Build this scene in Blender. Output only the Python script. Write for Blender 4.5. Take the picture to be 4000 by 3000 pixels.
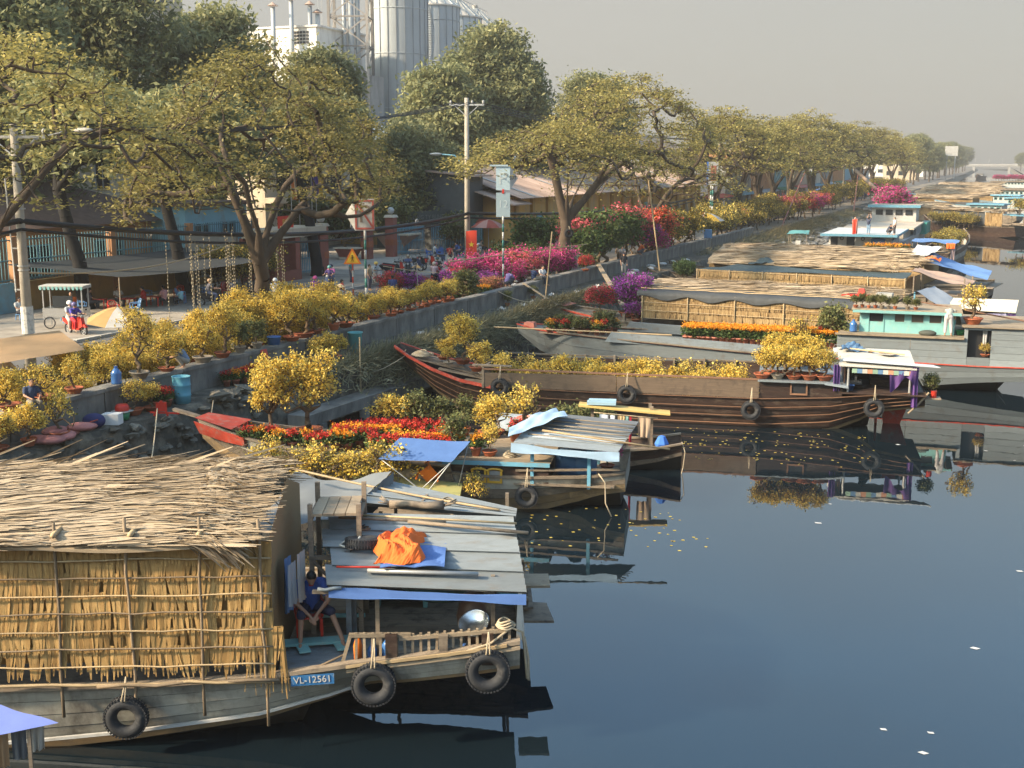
import bpy, math, random
import numpy as np
from mathutils import Vector, Matrix
R = math.radians
random.seed(7); rng = np.random.default_rng(11)
sc = bpy.context.scene
for o in list(bpy.data.objects): bpy.data.objects.remove(o)

# ---------------------------------------------------------------- camera, sky, sun, exposure
cd = bpy.data.cameras.new('camera'); cam = bpy.data.objects.new('camera', cd); sc.collection.objects.link(cam)
cam.location = (0, 0, 10); cam.rotation_euler = (R(90 - 10.487), 0, R(22.5))
cd.sensor_width = 36; cd.lens = 42.3; cd.clip_start = .1; cd.clip_end = 9000
sc.camera = cam
SUN_EL, SUN_AZ = 30.0, 226.0            # azimuth clockwise from +Y (the canal's direction)
w = bpy.data.worlds.new('World'); sc.world = w; w.use_nodes = True
nt = w.node_tree; nt.nodes.clear()
sky = nt.nodes.new('ShaderNodeTexSky'); sky.sky_type = 'NISHITA'; sky.sun_disc = False
sky.sun_elevation = R(SUN_EL); sky.sun_rotation = R(SUN_AZ); sky.air_density = 1.1; sky.dust_density = 3.0; sky.ozone_density = 1.3; sky.altitude = 10
tc = nt.nodes.new('ShaderNodeTexCoord'); sx = nt.nodes.new('ShaderNodeSeparateXYZ'); nt.links.new(tc.outputs['Generated'], sx.inputs[0])
# smoggy band: near the horizon the sky is pale grey-beige, higher it clears to blue, all the way round
mr = nt.nodes.new('ShaderNodeMapRange'); mr.interpolation_type = 'SMOOTHERSTEP'
mr.inputs['From Min'].default_value = .10; mr.inputs['From Max'].default_value = .47; mr.inputs['To Min'].default_value = .95; mr.inputs['To Max'].default_value = .0
nt.links.new(sx.outputs['Z'], mr.inputs['Value'])
# thin high cloud veils
nz = nt.nodes.new('ShaderNodeTexNoise'); nz.inputs['Scale'].default_value = 1.6; nz.inputs['Detail'].default_value = 3; nz.inputs['Roughness'].default_value = .55
mp = nt.nodes.new('ShaderNodeMapping'); mp.inputs['Scale'].default_value = (1, 1.6, 3.2); nt.links.new(tc.outputs['Generated'], mp.inputs[0]); nt.links.new(mp.outputs[0], nz.inputs['Vector'])
cr = nt.nodes.new('ShaderNodeMapRange'); cr.inputs['From Min'].default_value = .30; cr.inputs['From Max'].default_value = .85; cr.inputs['To Max'].default_value = .30; cr.interpolation_type = 'SMOOTHSTEP'
nt.links.new(nz.outputs['Fac'], cr.inputs['Value'])
mx0 = nt.nodes.new('ShaderNodeMapRange'); nt.links.new(mr.outputs[0], mx0.inputs['Value']); nt.links.new(cr.outputs[0], mx0.inputs['To Min']); mx0.inputs['To Max'].default_value = 1
mxc = nt.nodes.new('ShaderNodeMix'); mxc.data_type = 'RGBA'
nt.links.new(mx0.outputs[0], mxc.inputs['Factor']); tn = nt.nodes.new('ShaderNodeMix'); tn.data_type = 'RGBA'; tn.blend_type = 'MULTIPLY'; tn.inputs['Factor'].default_value = 1; tn.inputs['B'].default_value = (.66, .80, .80, 1); nt.links.new(sky.outputs[0], tn.inputs['A']); nt.links.new(tn.outputs['Result'], mxc.inputs['A']); smog = nt.nodes.new('ShaderNodeMix'); smog.data_type = 'RGBA'; smog.inputs['A'].default_value = (.98, .925, .83, 1); smog.inputs['B'].default_value = (1.10, 1.045, .95, 1); nt.links.new(nz.outputs['Fac'], smog.inputs['Factor']); nt.links.new(smog.outputs['Result'], mxc.inputs['B'])
bg = nt.nodes.new('ShaderNodeBackground'); bg.inputs[1].default_value = .15
wo = nt.nodes.new('ShaderNodeOutputWorld'); nt.links.new(mxc.outputs['Result'], bg.inputs[0]); nt.links.new(bg.outputs[0], wo.inputs[0])
sl = bpy.data.lights.new('sun', 'SUN'); sl.energy = 2.7; sl.angle = R(3.5); sl.color = (1, .80, .57)
so = bpy.data.objects.new('sun', sl); sc.collection.objects.link(so)
_a, _e = R(SUN_AZ), R(SUN_EL)
TO_SUN = Vector((math.sin(_a)*math.cos(_e), math.cos(_a)*math.cos(_e), math.sin(_e)))
so.rotation_euler = TO_SUN.to_track_quat('Z', 'Y').to_euler(); so.location = (0, 0, 60)
vs = sc.view_settings; vs.view_transform = 'Standard'; vs.look = 'None'; vs.exposure = 1.85; vs.gamma = 1; vs.use_curve_mapping = False
sc.render.engine = 'CYCLES'; cy = sc.cycles
cy.use_denoising = True; cy.max_bounces = 6; cy.diffuse_bounces = 3; cy.glossy_bounces = 3; cy.transmission_bounces = 3; cy.volume_bounces = 0; cy.transparent_max_bounces = 6; cy.caustics_reflective = False; cy.caustics_refractive = False
cy.sample_clamp_indirect = 4

# ---------------------------------------------------------------- helpers
COL = sc.collection
def nrm(v): return v/(np.linalg.norm(v, axis=-1, keepdims=True)+1e-9)
class MB:
    """collects shapes; build() links them as one mesh object"""
    def __init__(s): s.V = []; s.F = []; s.T = []; s.n = 0
    def add(s, v, f, t=None):
        v = np.asarray(v, float).reshape(-1, 3)
        if isinstance(f, np.ndarray): s.F.append(f+s.n)
        else:
            byk = {}
            for q in f: byk.setdefault(len(q), []).append(q)
            for q in byk.values(): s.F.append(np.array(q, int)+s.n)
        k = len(f)
        if t is None: t = random.random()
        s.T.append(np.broadcast_to(np.asarray(t, float), (k,)))
        s.V.append(v); s.n += len(v); return s
    BOXF = [(0,3,2,1),(4,5,6,7),(0,1,5,4),(1,2,6,5),(2,3,7,6),(3,0,4,7)]
    def box(s, c, d, rz=0, ry=0, rx=0, top=(1, 1), t=None):
        x, y, z = d[0]/2, d[1]/2, d[2]/2; a, b = top
        v = [(-x,-y,-z),(x,-y,-z),(x,y,-z),(-x,y,-z),(-x*a,-y*b,z),(x*a,-y*b,z),(x*a,y*b,z),(-x*a,y*b,z)]
        m = Matrix.Rotation(rz, 3, 'Z') @ Matrix.Rotation(ry, 3, 'Y') @ Matrix.Rotation(rx, 3, 'X')
        return s.add([np.array(m @ Vector(q))+np.array(c) for q in v], s.BOXF, t)
    def bb(s, x0, x1, y0, y1, z0, z1, t=None): return s.box(((x0+x1)/2, (y0+y1)/2, (z0+z1)/2), (x1-x0, y1-y0, z1-z0), t=t)
    def bar(s, p0, p1, w=.05, h=None, up=(0, 0, 1), t=None):
        p0, p1 = np.array(p0, float), np.array(p1, float); h = h or w; d = nrm(p1-p0); u = np.array(up, float)
        if abs(d@u) > .95: u = np.array((0, 1., 0))
        a = nrm(np.cross(d, u)); b = np.cross(a, d); a = a*w/2; b = b*h/2
        return s.add([p0-a-b, p0+a-b, p0+a+b, p0-a+b, p1-a-b, p1+a-b, p1+a+b, p1-a+b], [(3,2,1,0),(4,5,6,7),(0,1,5,4),(1,2,6,5),(2,3,7,6),(3,0,4,7)], t)
    def hexa(s, p, t=None): return s.add(p, s.BOXF, t)
    def tube(s, pts, r, n=6, cap=True, t=None):
        p = np.asarray(pts, float); m = len(p); r = np.broadcast_to(np.asarray(r, float), (m,))
        d = np.zeros_like(p); d[1:-1] = p[2:]-p[:-2]; d[0] = p[1]-p[0]; d[-1] = p[-1]-p[-2]; d = nrm(d)
        a = np.cross(d[0], (0, 0, 1)) if abs(d[0][2]) < .9 else np.cross(d[0], (1, 0, 0)); a = nrm(a)
        ang = np.arange(n)*2*math.pi/n; V = []
        for i in range(m):
            a = nrm(a-d[i]*(a@d[i])); b = np.cross(d[i], a)
            V.append(p[i]+r[i]*(np.cos(ang)[:, None]*a+np.sin(ang)[:, None]*b))
        f = [(i*n+j, i*n+(j+1) % n, (i+1)*n+(j+1) % n, (i+1)*n+j) for i in range(m-1) for j in range(n)]
        if cap: f += [tuple(range(n-1, -1, -1)), tuple((m-1)*n+j for j in range(n))]
        return s.add(np.concatenate(V), f, t)
    def lathe(s, prof, n=16, c=(0, 0, 0), t=None, sx=1, sy=1):
        ang = np.arange(n)*2*math.pi/n
        V = np.concatenate([np.stack([r*np.cos(ang)*sx, r*np.sin(ang)*sy, np.full(n, z)], 1) for r, z in prof])+np.array(c); m = len(prof)
        f = [(i*n+j, i*n+(j+1) % n, (i+1)*n+(j+1) % n, (i+1)*n+j) for i in range(m-1) for j in range(n)]
        return s.add(V, f, t)
    def ell(s, c, r, n=12, m=8, t=None):
        prof = [(math.sin(math.pi*i/m), -math.cos(math.pi*i/m)) for i in range(m+1)]
        r = np.broadcast_to(np.asarray(r, float), (3,)); ang = np.arange(n)*2*math.pi/n
        V = np.concatenate([np.stack([max(q, .01)*np.cos(ang), max(q, .01)*np.sin(ang), np.full(n, z)], 1) for q, z in prof])*r+np.array(c)
        f = [(i*n+j, i*n+(j+1) % n, (i+1)*n+(j+1) % n, (i+1)*n+j) for i in range(m) for j in range(n)]
        return s.add(V, f, t)
    def caps(s, p0, p1, r0, r1, n=10):
        s.tube([p0, p1], [r0, r1], n); s.ell(p0, r0, n, 6); s.ell(p1, r1, n, 6); return s
    def torus(s, c, RR, r, ax='y', n=28, m=10, sq=1.0, t=None):
        V = []
        for i in range(n):
            a = 2*math.pi*i/n
            for j in range(m):
                b = 2*math.pi*j/m; q = RR+r*math.cos(b); h = r*math.sin(b)*sq
                V.append({'y': (q*math.cos(a), h, q*math.sin(a)), 'z': (q*math.cos(a), q*math.sin(a), h), 'x': (h, q*math.cos(a), q*math.sin(a))}[ax])
        f = [(i*m+j, i*m+(j+1) % m, ((i+1) % n)*m+(j+1) % m, ((i+1) % n)*m+j) for i in range(n) for j in range(m)]
        return s.add(np.array(V)+np.array(c), f, t)
    def grid(s, P, t=None, thick=0):
        P = np.asarray(P, float); a, b = P.shape[:2]; i = np.arange(a*b).reshape(a, b)
        f = np.stack([i[:-1, :-1], i[1:, :-1], i[1:, 1:], i[:-1, 1:]], -1).reshape(-1, 4)
        if not thick: return s.add(P.reshape(-1, 3), f, t)
        Q = P.copy(); Q[..., 2] -= thick; V = np.concatenate([P.reshape(-1, 3), Q.reshape(-1, 3)]); k = a*b
        e = list(i[0, :])+list(i[1:, -1])+list(i[-1, -2::-1])+list(i[-2:0:-1, 0])
        side = [(e[q], e[(q+1) % len(e)], e[(q+1) % len(e)]+k, e[q]+k) for q in range(len(e))]
        return s.add(V, [tuple(q) for q in f]+[tuple(q[::-1]+k) for q in f]+side, t)
    def quads(s, Q, t=None):
        Q = np.asarray(Q, float); k = len(Q)
        return s.add(Q.reshape(-1, 3), np.arange(k*4).reshape(k, 4), rng.random(k) if t is None else t)
    def frusta(s, P0, P1, R0, R1, n=5, t=None):
        P0, P1 = np.asarray(P0), np.asarray(P1); d = nrm(P1-P0); k = len(P0)
        u = np.where(np.abs(d[:, 2:3]) > .9, np.array([[1., 0, 0]]), np.array([[0, 0, 1.]])); a = nrm(np.cross(d, u)); b = np.cross(d, a)
        ang = np.arange(n)*2*math.pi/n; ring = np.cos(ang)[None, :, None]*a[:, None]+np.sin(ang)[None, :, None]*b[:, None]
        V = np.concatenate([P0[:, None]+ring*np.asarray(R0)[:, None, None], P1[:, None]+ring*np.asarray(R1)[:, None, None]], 1).reshape(-1, 3)
        j = np.arange(n); f = np.stack([j, (j+1) % n, (j+1) % n+n, j+n], 1)
        return s.add(V, (f[None]+(np.arange(k)*2*n)[:, None, None]).reshape(-1, 4), .5 if t is None else t)
    def blades(s, base, d, nrmv, L, W, t=None, bend=0.0, n=2):
        """thin tapered leaf strips: base points, direction, face normal, length, width; each n quads long, tapering"""
        base, d, nv = np.asarray(base), nrm(np.asarray(d)), nrm(np.asarray(nrmv)); k = len(base); L = np.broadcast_to(L, (k,)); W = np.broadcast_to(W, (k,))
        side = nrm(np.cross(d, nv)); t = rng.random(k) if t is None else np.broadcast_to(t, (k,)); pts = []
        for i in range(n+1):
            u = i/n; wv = W*(1-.75*u**2)/2; c = base+d*(L*u)[:, None]+nv*(bend*L*u*u)[:, None]
            pts += [c-side*wv[:, None], c+side*wv[:, None]]
        V = np.stack(pts, 1).reshape(-1, 3); m = 2*(n+1)
        f = np.array([(2*i, 2*i+1, 2*i+3, 2*i+2) for i in range(n)])
        return s.add(V, (f[None]+(np.arange(k)*m)[:, None, None]).reshape(-1, 4), np.repeat(t, n))
    def mesh(s, name, mat=None, smooth=False):
        me = bpy.data.meshes.new(name); V = np.concatenate(s.V); me.vertices.add(len(V)); me.vertices.foreach_set('co', V.ravel())
        tot = np.concatenate([np.full(len(f), f.shape[1]) for f in s.F]) if s.F else []
        # faces inside one add() may have been regrouped by size: tint order follows the same regrouping closely enough (one value per add)
        idx = np.concatenate([f.ravel() for f in s.F]); st = np.concatenate([[0], np.cumsum(tot)[:-1]])
        me.loops.add(len(idx)); me.loops.foreach_set('vertex_index', idx.astype(np.int32))
        me.polygons.add(len(tot)); me.polygons.foreach_set('loop_start', st.astype(np.int32))
        me.polygons.foreach_set('use_smooth', np.full(len(tot), bool(smooth)))
        me.update(calc_edges=True)
        at = me.attributes.new('tint', 'FLOAT', 'FACE'); at.data.foreach_set('value', np.concatenate(s.T).astype(np.float32))
        if mat: me.materials.append(mat)
        return me
    def build(s, name, mat, parent=None, smooth=False, kind=None, label=None, loc=None, rz=0):
        return link(name, s.mesh(name, mat, smooth), parent, kind, label, loc, rz)
def link(name, me, parent=None, kind=None, label=None, loc=None, rz=0, scale=None):
    o = bpy.data.objects.new(name, me); COL.objects.link(o)
    if parent: o.parent = parent
    if kind: o['kind'] = kind
    if label: o['label'] = label
    if loc is not None: o.location = loc
    if rz: o.rotation_euler.z = rz
    if scale is not None: o.scale = (scale,)*3 if not hasattr(scale, '__len__') else scale
    return o
def tag(o, label, cat, group=None):
    o['label'] = label; o['category'] = cat
    if group: o['group'] = group
    return o
def T(name, label, cat, loc=(0, 0, 0), rz=0, group=None, scale=1):
    o = bpy.data.objects.new(name, None); COL.objects.link(o); o.empty_display_size = .2
    o.location = loc; o.rotation_euler.z = rz; o.scale = (scale,)*3; return tag(o, label, cat, group)
def clone(root, loc, rz=0, label=None, group=None, scale=None):
    def cp(o, par):
        c = o.copy(); COL.objects.link(c)
        if par: c.parent = par
        for ch in o.children: cp(ch, c)
        return c
    r = cp(root, None); r.location = loc; r.rotation_euler.z = rz
    if scale is not None: r.scale = (scale,)*3
    if label: r['label'] = label
    if group: r['group'] = group
    return r
def solo(name, label, cat, mb, mat, loc=(0, 0, 0), rz=0, group=None, smooth=False):
    return tag(mb.build(name, mat, None, smooth, loc=loc, rz=rz), label, cat, group)
def struct(name, mb, mat, smooth=False): return mb.build(name, mat, None, smooth, kind='structure')
def ordw(n):
    n += 1; a = ['', 'first', 'second', 'third', 'fourth', 'fifth', 'sixth', 'seventh', 'eighth', 'ninth', 'tenth', 'eleventh', 'twelfth', 'thirteenth', 'fourteenth', 'fifteenth', 'sixteenth', 'seventeenth', 'eighteenth', 'nineteenth']
    if n < 20: return a[n]
    t = ['twenty', 'thirty', 'forty', 'fifty', 'sixty', 'seventy', 'eighty', 'ninety'][n//10-2]; return t[:-1]+'ieth' if n % 10 == 0 else t+'-'+a[n % 10]
class Frame:
    """a boat's own axes: x bow(-) to stern(+), y to the far side, z up from the water"""
    def __init__(s, x, y, deg): s.o = np.array((x, y, 0.)); s.a = R(deg); c, q = math.cos(s.a), math.sin(s.a); s.u = np.array((c, q, 0)); s.v = np.array((-q, c, 0))
    def W(s, x, y, z): return tuple(s.o+s.u*x+s.v*y+np.array((0, 0, z)))

# ---------------------------------------------------------------- materials
MATS = {}
def M(name, col, rough=.8, var=.22, scale=4., stretch=(1, 1, 1), bump=0., metal=0., col2=None, tv=.35, dirt=None, trans=0., spec=.35, rnd=.12, coord='Object'):
    """procedural: base colour varied by noise, per-piece tint, per-object random; optional second tint colour, stains, relief, leaf translucency"""
    if name in MATS: return MATS[name]
    m = bpy.data.materials.new(name); m.use_nodes = True; t = m.node_tree; N, Lk = t.nodes, t.links; N.clear()
    out = N.new('ShaderNodeOutputMaterial'); b = N.new('ShaderNodeBsdfPrincipled'); b.inputs['Roughness'].default_value = rough; b.inputs['Metallic'].default_value = metal
    b.inputs['Specular IOR Level'].default_value = spec
    def math_(op, a, c):
        n = N.new('ShaderNodeMath'); n.operation = op
        for i, q in enumerate((a, c)):
            if isinstance(q, (int, float)): n.inputs[i].default_value = q
            else: Lk.new(q, n.inputs[i])
        return n.outputs[0]
    def mixc(f, a, c, bt='MIX'):
        n = N.new('ShaderNodeMix'); n.data_type = 'RGBA'; n.blend_type = bt
        for k, q in (('Factor', f), ('A', a), ('B', c)):
            if isinstance(q, (int, float)): n.inputs[k].default_value = q
            elif isinstance(q, tuple): n.inputs[k].default_value = (*q, 1)
            else: Lk.new(q, n.inputs[k])
        return n.outputs['Result']
    def noise(sc_, st=(1, 1, 1), det=5, ro=.6):
        q = N.new('ShaderNodeTexCoord'); mp_ = N.new('ShaderNodeMapping'); mp_.inputs['Scale'].default_value = st; Lk.new(q.outputs[coord], mp_.inputs[0])
        z = N.new('ShaderNodeTexNoise'); z.inputs['Scale'].default_value = sc_; z.inputs['Detail'].default_value = det; z.inputs['Roughness'].default_value = ro; Lk.new(mp_.outputs[0], z.inputs['Vector']); return z.outputs['Fac']
    at = N.new('ShaderNodeAttribute'); at.attribute_name = 'tint'; tint = at.outputs['Fac']
    oi = N.new('ShaderNodeObjectInfo')
    base = mixc(tint, col, col2) if col2 else (*col,)
    n1 = noise(scale, stretch)
    f = math_('ADD', math_('MULTIPLY', math_('SUBTRACT', n1, .5), var*2.6), 1.0)
    if tv and not col2: f = math_('MULTIPLY', f, math_('ADD', math_('MULTIPLY', tint, tv), 1-tv/2))
    if rnd: f = math_('MULTIPLY', f, math_('ADD', math_('MULTIPLY', oi.outputs['Random'], rnd*2), 1-rnd))
    vv = N.new('ShaderNodeCombineXYZ')
    for i in range(3): Lk.new(f, vv.inputs[i])
    c = mixc(1.0, base, vv.outputs[0], 'MULTIPLY')
    if dirt:
        dc, amt, ds = dirt[:3]; dst = dirt[3] if len(dirt) > 3 else (1, 1, 1)
        g = N.new('ShaderNodeMapRange'); g.inputs['From Min'].default_value = .62-amt*.35; g.inputs['From Max'].default_value = .80-amt*.25; Lk.new(noise(ds, dst, 8, .68), g.inputs['Value'])
        c = mixc(math_('MULTIPLY', g.outputs[0], .85), c, tuple(dc))
    Lk.new(c, b.inputs['Base Color'])
    if bump:
        bp = N.new('ShaderNodeBump'); bp.inputs['Strength'].default_value = bump; bp.inputs['Distance'].default_value = .02; Lk.new(noise(scale*3, stretch), bp.inputs['Height']); Lk.new(bp.outputs[0], b.inputs['Normal'])
    if trans:
        tr = N.new('ShaderNodeBsdfTranslucent'); Lk.new(c, tr.inputs[0]); ms = N.new('ShaderNodeMixShader'); ms.inputs[0].default_value = trans
        Lk.new(b.outputs[0], ms.inputs[1]); Lk.new(tr.outputs[0], ms.inputs[2]); Lk.new(ms.outputs[0], out.inputs[0])
    else: Lk.new(b.outputs[0], out.inputs[0])
    MATS[name] = m; return m
G_ = (1, 14, 14)   # wood grain along x
wood = M('weathered_wood', (0.220, 0.172, 0.123), .85, .35, 2.5, G_, .35, dirt=((.05, .04, .035), .35, 3))
woodpale = M('pale_plank', (0.288, 0.224, 0.152), .85, .3, 2.5, G_, .3, dirt=((.12, .09, .06), .3, 2.5))
wooddark = M('dark_hull_wood', (.045, .026, .019), .55, .5, 1.6, (1, 9, 9), .35, spec=.3, dirt=((.12, .09, .065), .3, 1.8, (1, 3, 3)))
woodtrim = M('rubbed_brown_trim', (.20, .105, .06), .7, .4, 3, G_, .2)
hullgrey = M('weathered_grey_hull', (.36, .335, .275), .75, .35, 1.2, (1, 3, 3), .3, dirt=((.085, .07, .055), .46, 1.3, (1, 1, .55)))
hullbrown = M('tan_boot_paint', (.30, .20, .10), .8, .35, 2, (1, 4, 4), .2, dirt=((.15, .12, .09), .4, 3))
paintgrey = M('grey_boat_paint', (0.198, 0.221, 0.225), .6, .16, 2, (1, 5, 5), .12, dirt=((.15, .13, .11), .22, 1.8))
deckgrey = M('grey_blue_deck', (0.162, 0.187, 0.200), .5, .25, 2, (1, 6, 6), .15, dirt=((.12, .10, .08), .3, 3))
bamboo = M('bamboo_pole', (.40, .29, .16), .6, .35, 3, (1, 1, 1), .1)
bamboodark = M('dark_bamboo_pole', (.20, .145, .09), .75, .4, 3, (1, 1, 1), .1)
thatch = M('dry_palm_leaf', (0.281, 0.203, 0.121), .75, .2, 6, col2=(0.437, 0.343, 0.234), rnd=.06, trans=.08)
thatchgold = M('golden_palm_leaf', (0.295, 0.164, 0.051), .75, .25, 5, col2=(0.467, 0.295, 0.111), rnd=.06, trans=.12)
thatchback = M('palm_mat_backing', (0.230, 0.153, 0.076), .9, .4, 20, (6, 6, 1))
reed = M('reed_matting', (0.224, 0.136, 0.056), .8, .25, 8, col2=(0.400, 0.272, 0.124), rnd=.08, trans=.1)
tin = M('galvanised_sheet', (.205, .225, .23), .5, .2, 3, (1, 4, 4), .1, metal=.25, dirt=((.17, .14, .11), .26, 2.4, (.6, 3, 1)))
rubber = M('black_rubber', (.03, .031, .034), .75, .4, 8, bump=.3, dirt=((.12, .11, .10), .25, 6))
rope = M('hemp_rope', (.42, .34, .23), .9, .3, 20)
steel = M('steel_pole', (.38, .38, .37), .45, .15, 5, metal=.4)
concrete = M('grey_concrete', (.225, .207, .178), .9, .35, 1.2, (1, 1, 1), .25, dirt=((.07, .068, .063), .5, 1.1, (1, 1, .35)))
concpole = M('pole_concrete', (.36, .32, .26), .9, .2, 3, bump=.15)
stone = M('bank_stone', (.15, .135, .105), .9, .4, 4, bump=.4, rnd=.3)
masonry = M('dark_masonry', (.055, .053, .048), .95, .6, 1.3, bump=.6, dirt=((.15, .14, .12), .3, 2.2))
def cloth(name, c, tr=0.0, rough=.8): return M('cloth_'+name, c, rough, .14, 2.5, bump=.1, tv=.15, trans=tr)
def paint(name, c, rough=.45, var=.1, dirt=None): return M('paint_'+name, c, rough, var, 3, tv=.12, dirt=dirt)
turq = paint('turquoise', (.19, .40, .385), .55, .18, ((.30, .36, .33), .25, 4))
skyblue = paint('sky_blue', (.12, .30, .40), .55, .2, ((.25, .28, .28), .25, 4))
white = paint('white', (0.425, 0.416, 0.391), .6, .12, ((.33, .30, .26), .2, 2))
red = paint('red', (.52, .035, .02), .4, .2); redbow = paint('worn_red', (.42, .055, .03), .6, .4, ((.28, .2, .16), .3, 4))
orange = paint('orange', (.72, .18, .02)); blue = paint('blue', (.05, .13, .36)); green = paint('green', (.03, .20, .09))
black = paint('black', (.02, .02, .022), .5); yellowp = paint('window_yellow', (.55, .31, .03), .5)
terra = M('terracotta', (.34, .10, .045), .8, .25, 6, bump=.1, rnd=.2, dirt=((.2, .13, .1), .25, 7))
potgrey = M('grey_ceramic_pot', (.25, .21, .16), .7, .3, 6, rnd=.25)
potpink = M('pink_clay_pot', (.42, .15, .10), .8, .15, 6, rnd=.2)
soil = M('pot_soil', (.05, .035, .022), 1, .4, 20)
bark = M('tree_bark', (.085, .062, .043), .95, .45, 3, (1, 1, .4), .8)
twig = M('brown_twig', (.13, .09, .055), .9, .3, 8)
leafmai = M('olive_bonsai_leaf', (.10, .105, .028), .6, .3, 3, col2=(.24, .19, .05), trans=.25)
yellow = M('yellow_blossom', (.64, .42, .05), .6, .12, 6, col2=(.86, .66, .16), trans=.35, rnd=.07)
marig = M('orange_marigold', (.72, .23, .012), .6, .15, 6, col2=(.82, .42, .025), trans=.2, rnd=.05)
crim = M('red_celosia', (.36, .012, .012), .6, .2, 6, col2=(.62, .05, .02), trans=.15)
leafgreen = M('fresh_green_leaf', (.045, .085, .02), .6, .3, 3, col2=(.12, .16, .045), trans=.25, rnd=.2)
leafrain = M('rain_tree_leaf', (.19, .168, .05), .6, .25, .6, col2=(.46, .38, .115), trans=.42, rnd=.2)
leafdark = M('dark_evergreen_leaf', (.13, .15, .065), .6, .3, .5, col2=(.36, .34, .15), trans=.4, rnd=.15)
leafbamb = M('shrub_leaf', (.08, .095, .032), .6, .3, 2, col2=(.2, .19, .06), trans=.25, rnd=.2)
def boug(n, a, b): return M('bougainvillea_'+n, a, .6, .15, 5, col2=b, trans=.3, rnd=.06)
BG = {'magenta': boug('magenta', (.50, .03, .18), (.80, .12, .36)), 'purple': boug('purple', (.30, .03, .30), (.58, .12, .52)), 'red': boug('red', (.50, .02, .04), (.75, .10, .10)), 'coral': boug('coral', (.72, .09, .045), (.85, .25, .14)), 'peach': boug('peach', (.60, .22, .12), (.72, .34, .2)), 'pink': boug('pink', (.62, .07, .12), (.8, .2, .22))}
soilbank = M('earth_bank', (.15, .125, .09), 1, .45, .8, bump=.6, dirt=((.30, .25, .16), .3, 1.7))
drygrass = M('dry_grass', (.13, .12, .055), .8, .2, 3, col2=(.36, .28, .14), trans=.2)
greygrass = M('dusty_grass', (.13, .135, .075), .8, .2, 3, col2=(.32, .29, .175), trans=.2)
# ---------------------------------------------------------------- people
def remeshed(mb, vox, it=4):
    o = mb.build('tmp', None); m = o.modifiers.new('r', 'REMESH'); m.mode = 'VOXEL'; m.voxel_size = vox; s = o.modifiers.new('s', 'SMOOTH'); s.factor = .5; s.iterations = it
    dg = bpy.context.evaluated_depsgraph_get(); me = bpy.data.meshes.new_from_object(o.evaluated_get(dg)); old = o.data; bpy.data.objects.remove(o); bpy.data.meshes.remove(old)
    me.polygons.foreach_set('use_smooth', np.ones(len(me.polygons), bool)); return me
V3 = lambda *a: np.array(a, float)
POSE = {  # pelvis, chest, neck, head, then left/right (x mirrored unless given): shoulder, elbow, wrist, hip, knee, ankle, toe
 'stand': dict(pel=(0, 0, .92), chest=(0, 0, 1.24), neck=(0, 0, 1.40), head=(0, -.02, 1.53), elb=(.23, .02, 1.10), wri=(.22, -.10, .86), knee=(.10, -.02, .49), ank=(.11, .02, .08)),
 'hips': dict(pel=(0, 0, .92), chest=(0, 0, 1.24), neck=(0, 0, 1.40), head=(0, -.02, 1.53), elb=(.38, .06, 1.12), wri=(.20, -.05, .95), knee=(.10, -.02, .49), ank=(.12, .02, .08)),
 'armsup': dict(pel=(0, 0, .92), chest=(0, .02, 1.24), neck=(0, .02, 1.40), head=(0, 0, 1.53), elb=(.20, -.06, 1.62), wri=(.10, -.12, 1.86), knee=(.10, -.02, .49), ank=(.11, .02, .08)),
 'sit': dict(pel=(0, 0, .50), chest=(0, .02, .82), neck=(0, -.01, .98), head=(0, -.06, 1.11), elb=(.25, -.10, .72), wri=(.14, -.34, .66), knee=(.13, -.44, .52), ank=(.13, -.40, .08)),
 'ride': dict(pel=(0, .12, .80), chest=(0, .08, 1.12), neck=(0, .05, 1.28), head=(0, .02, 1.41), elb=(.28, -.16, 1.02), wri=(.27, -.42, 1.02), knee=(.17, -.26, .68), ank=(.15, -.16, .30)),
 'pillion': dict(pel=(0, .50, .86), chest=(0, .44, 1.18), neck=(0, .42, 1.33), head=(0, .40, 1.46), elb=(.24, .30, 1.04), wri=(.16, .12, .95), knee=(.21, .16, .70), ank=(.19, .24, .34)),
 'squat': dict(pel=(0, .10, .30), chest=(0, -.08, .60), neck=(0, -.16, .74), head=(0, -.24, .84), elb=(.24, -.30, .48), wri=(.08, -.46, .44), knee=(.20, -.28, .50), ank=(.15, .0, .08)),
 'bend': dict(pel=(0, .10, .90), chest=(0, -.20, 1.08), neck=(0, -.36, 1.06), head=(0, -.48, .98), elb=(.20, -.36, .80), wri=(.14, -.44, .54), knee=(.12, .04, .48), ank=(.14, .06, .08)),
 'hero': dict(pel=(0, .06, .52), chest=(0, -.06, .86), neck=(0, -.17, 1.01), head=(0, -.29, 1.09), elb=(.27, -.26, .68), wri=(.07, -.46, .53), knee=(.20, -.40, .50), ank=(.14, -.52, .09), elb_l=(-.25, -.28, .66), wri_l=(-.05, -.46, .50), knee_l=(-.19, -.40, .50), ank_l=(-.22, -.48, .09), knee_r=(.30, -.36, .51), ank_r=(.46, -.56, .09)),
}
PM = {}
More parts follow.
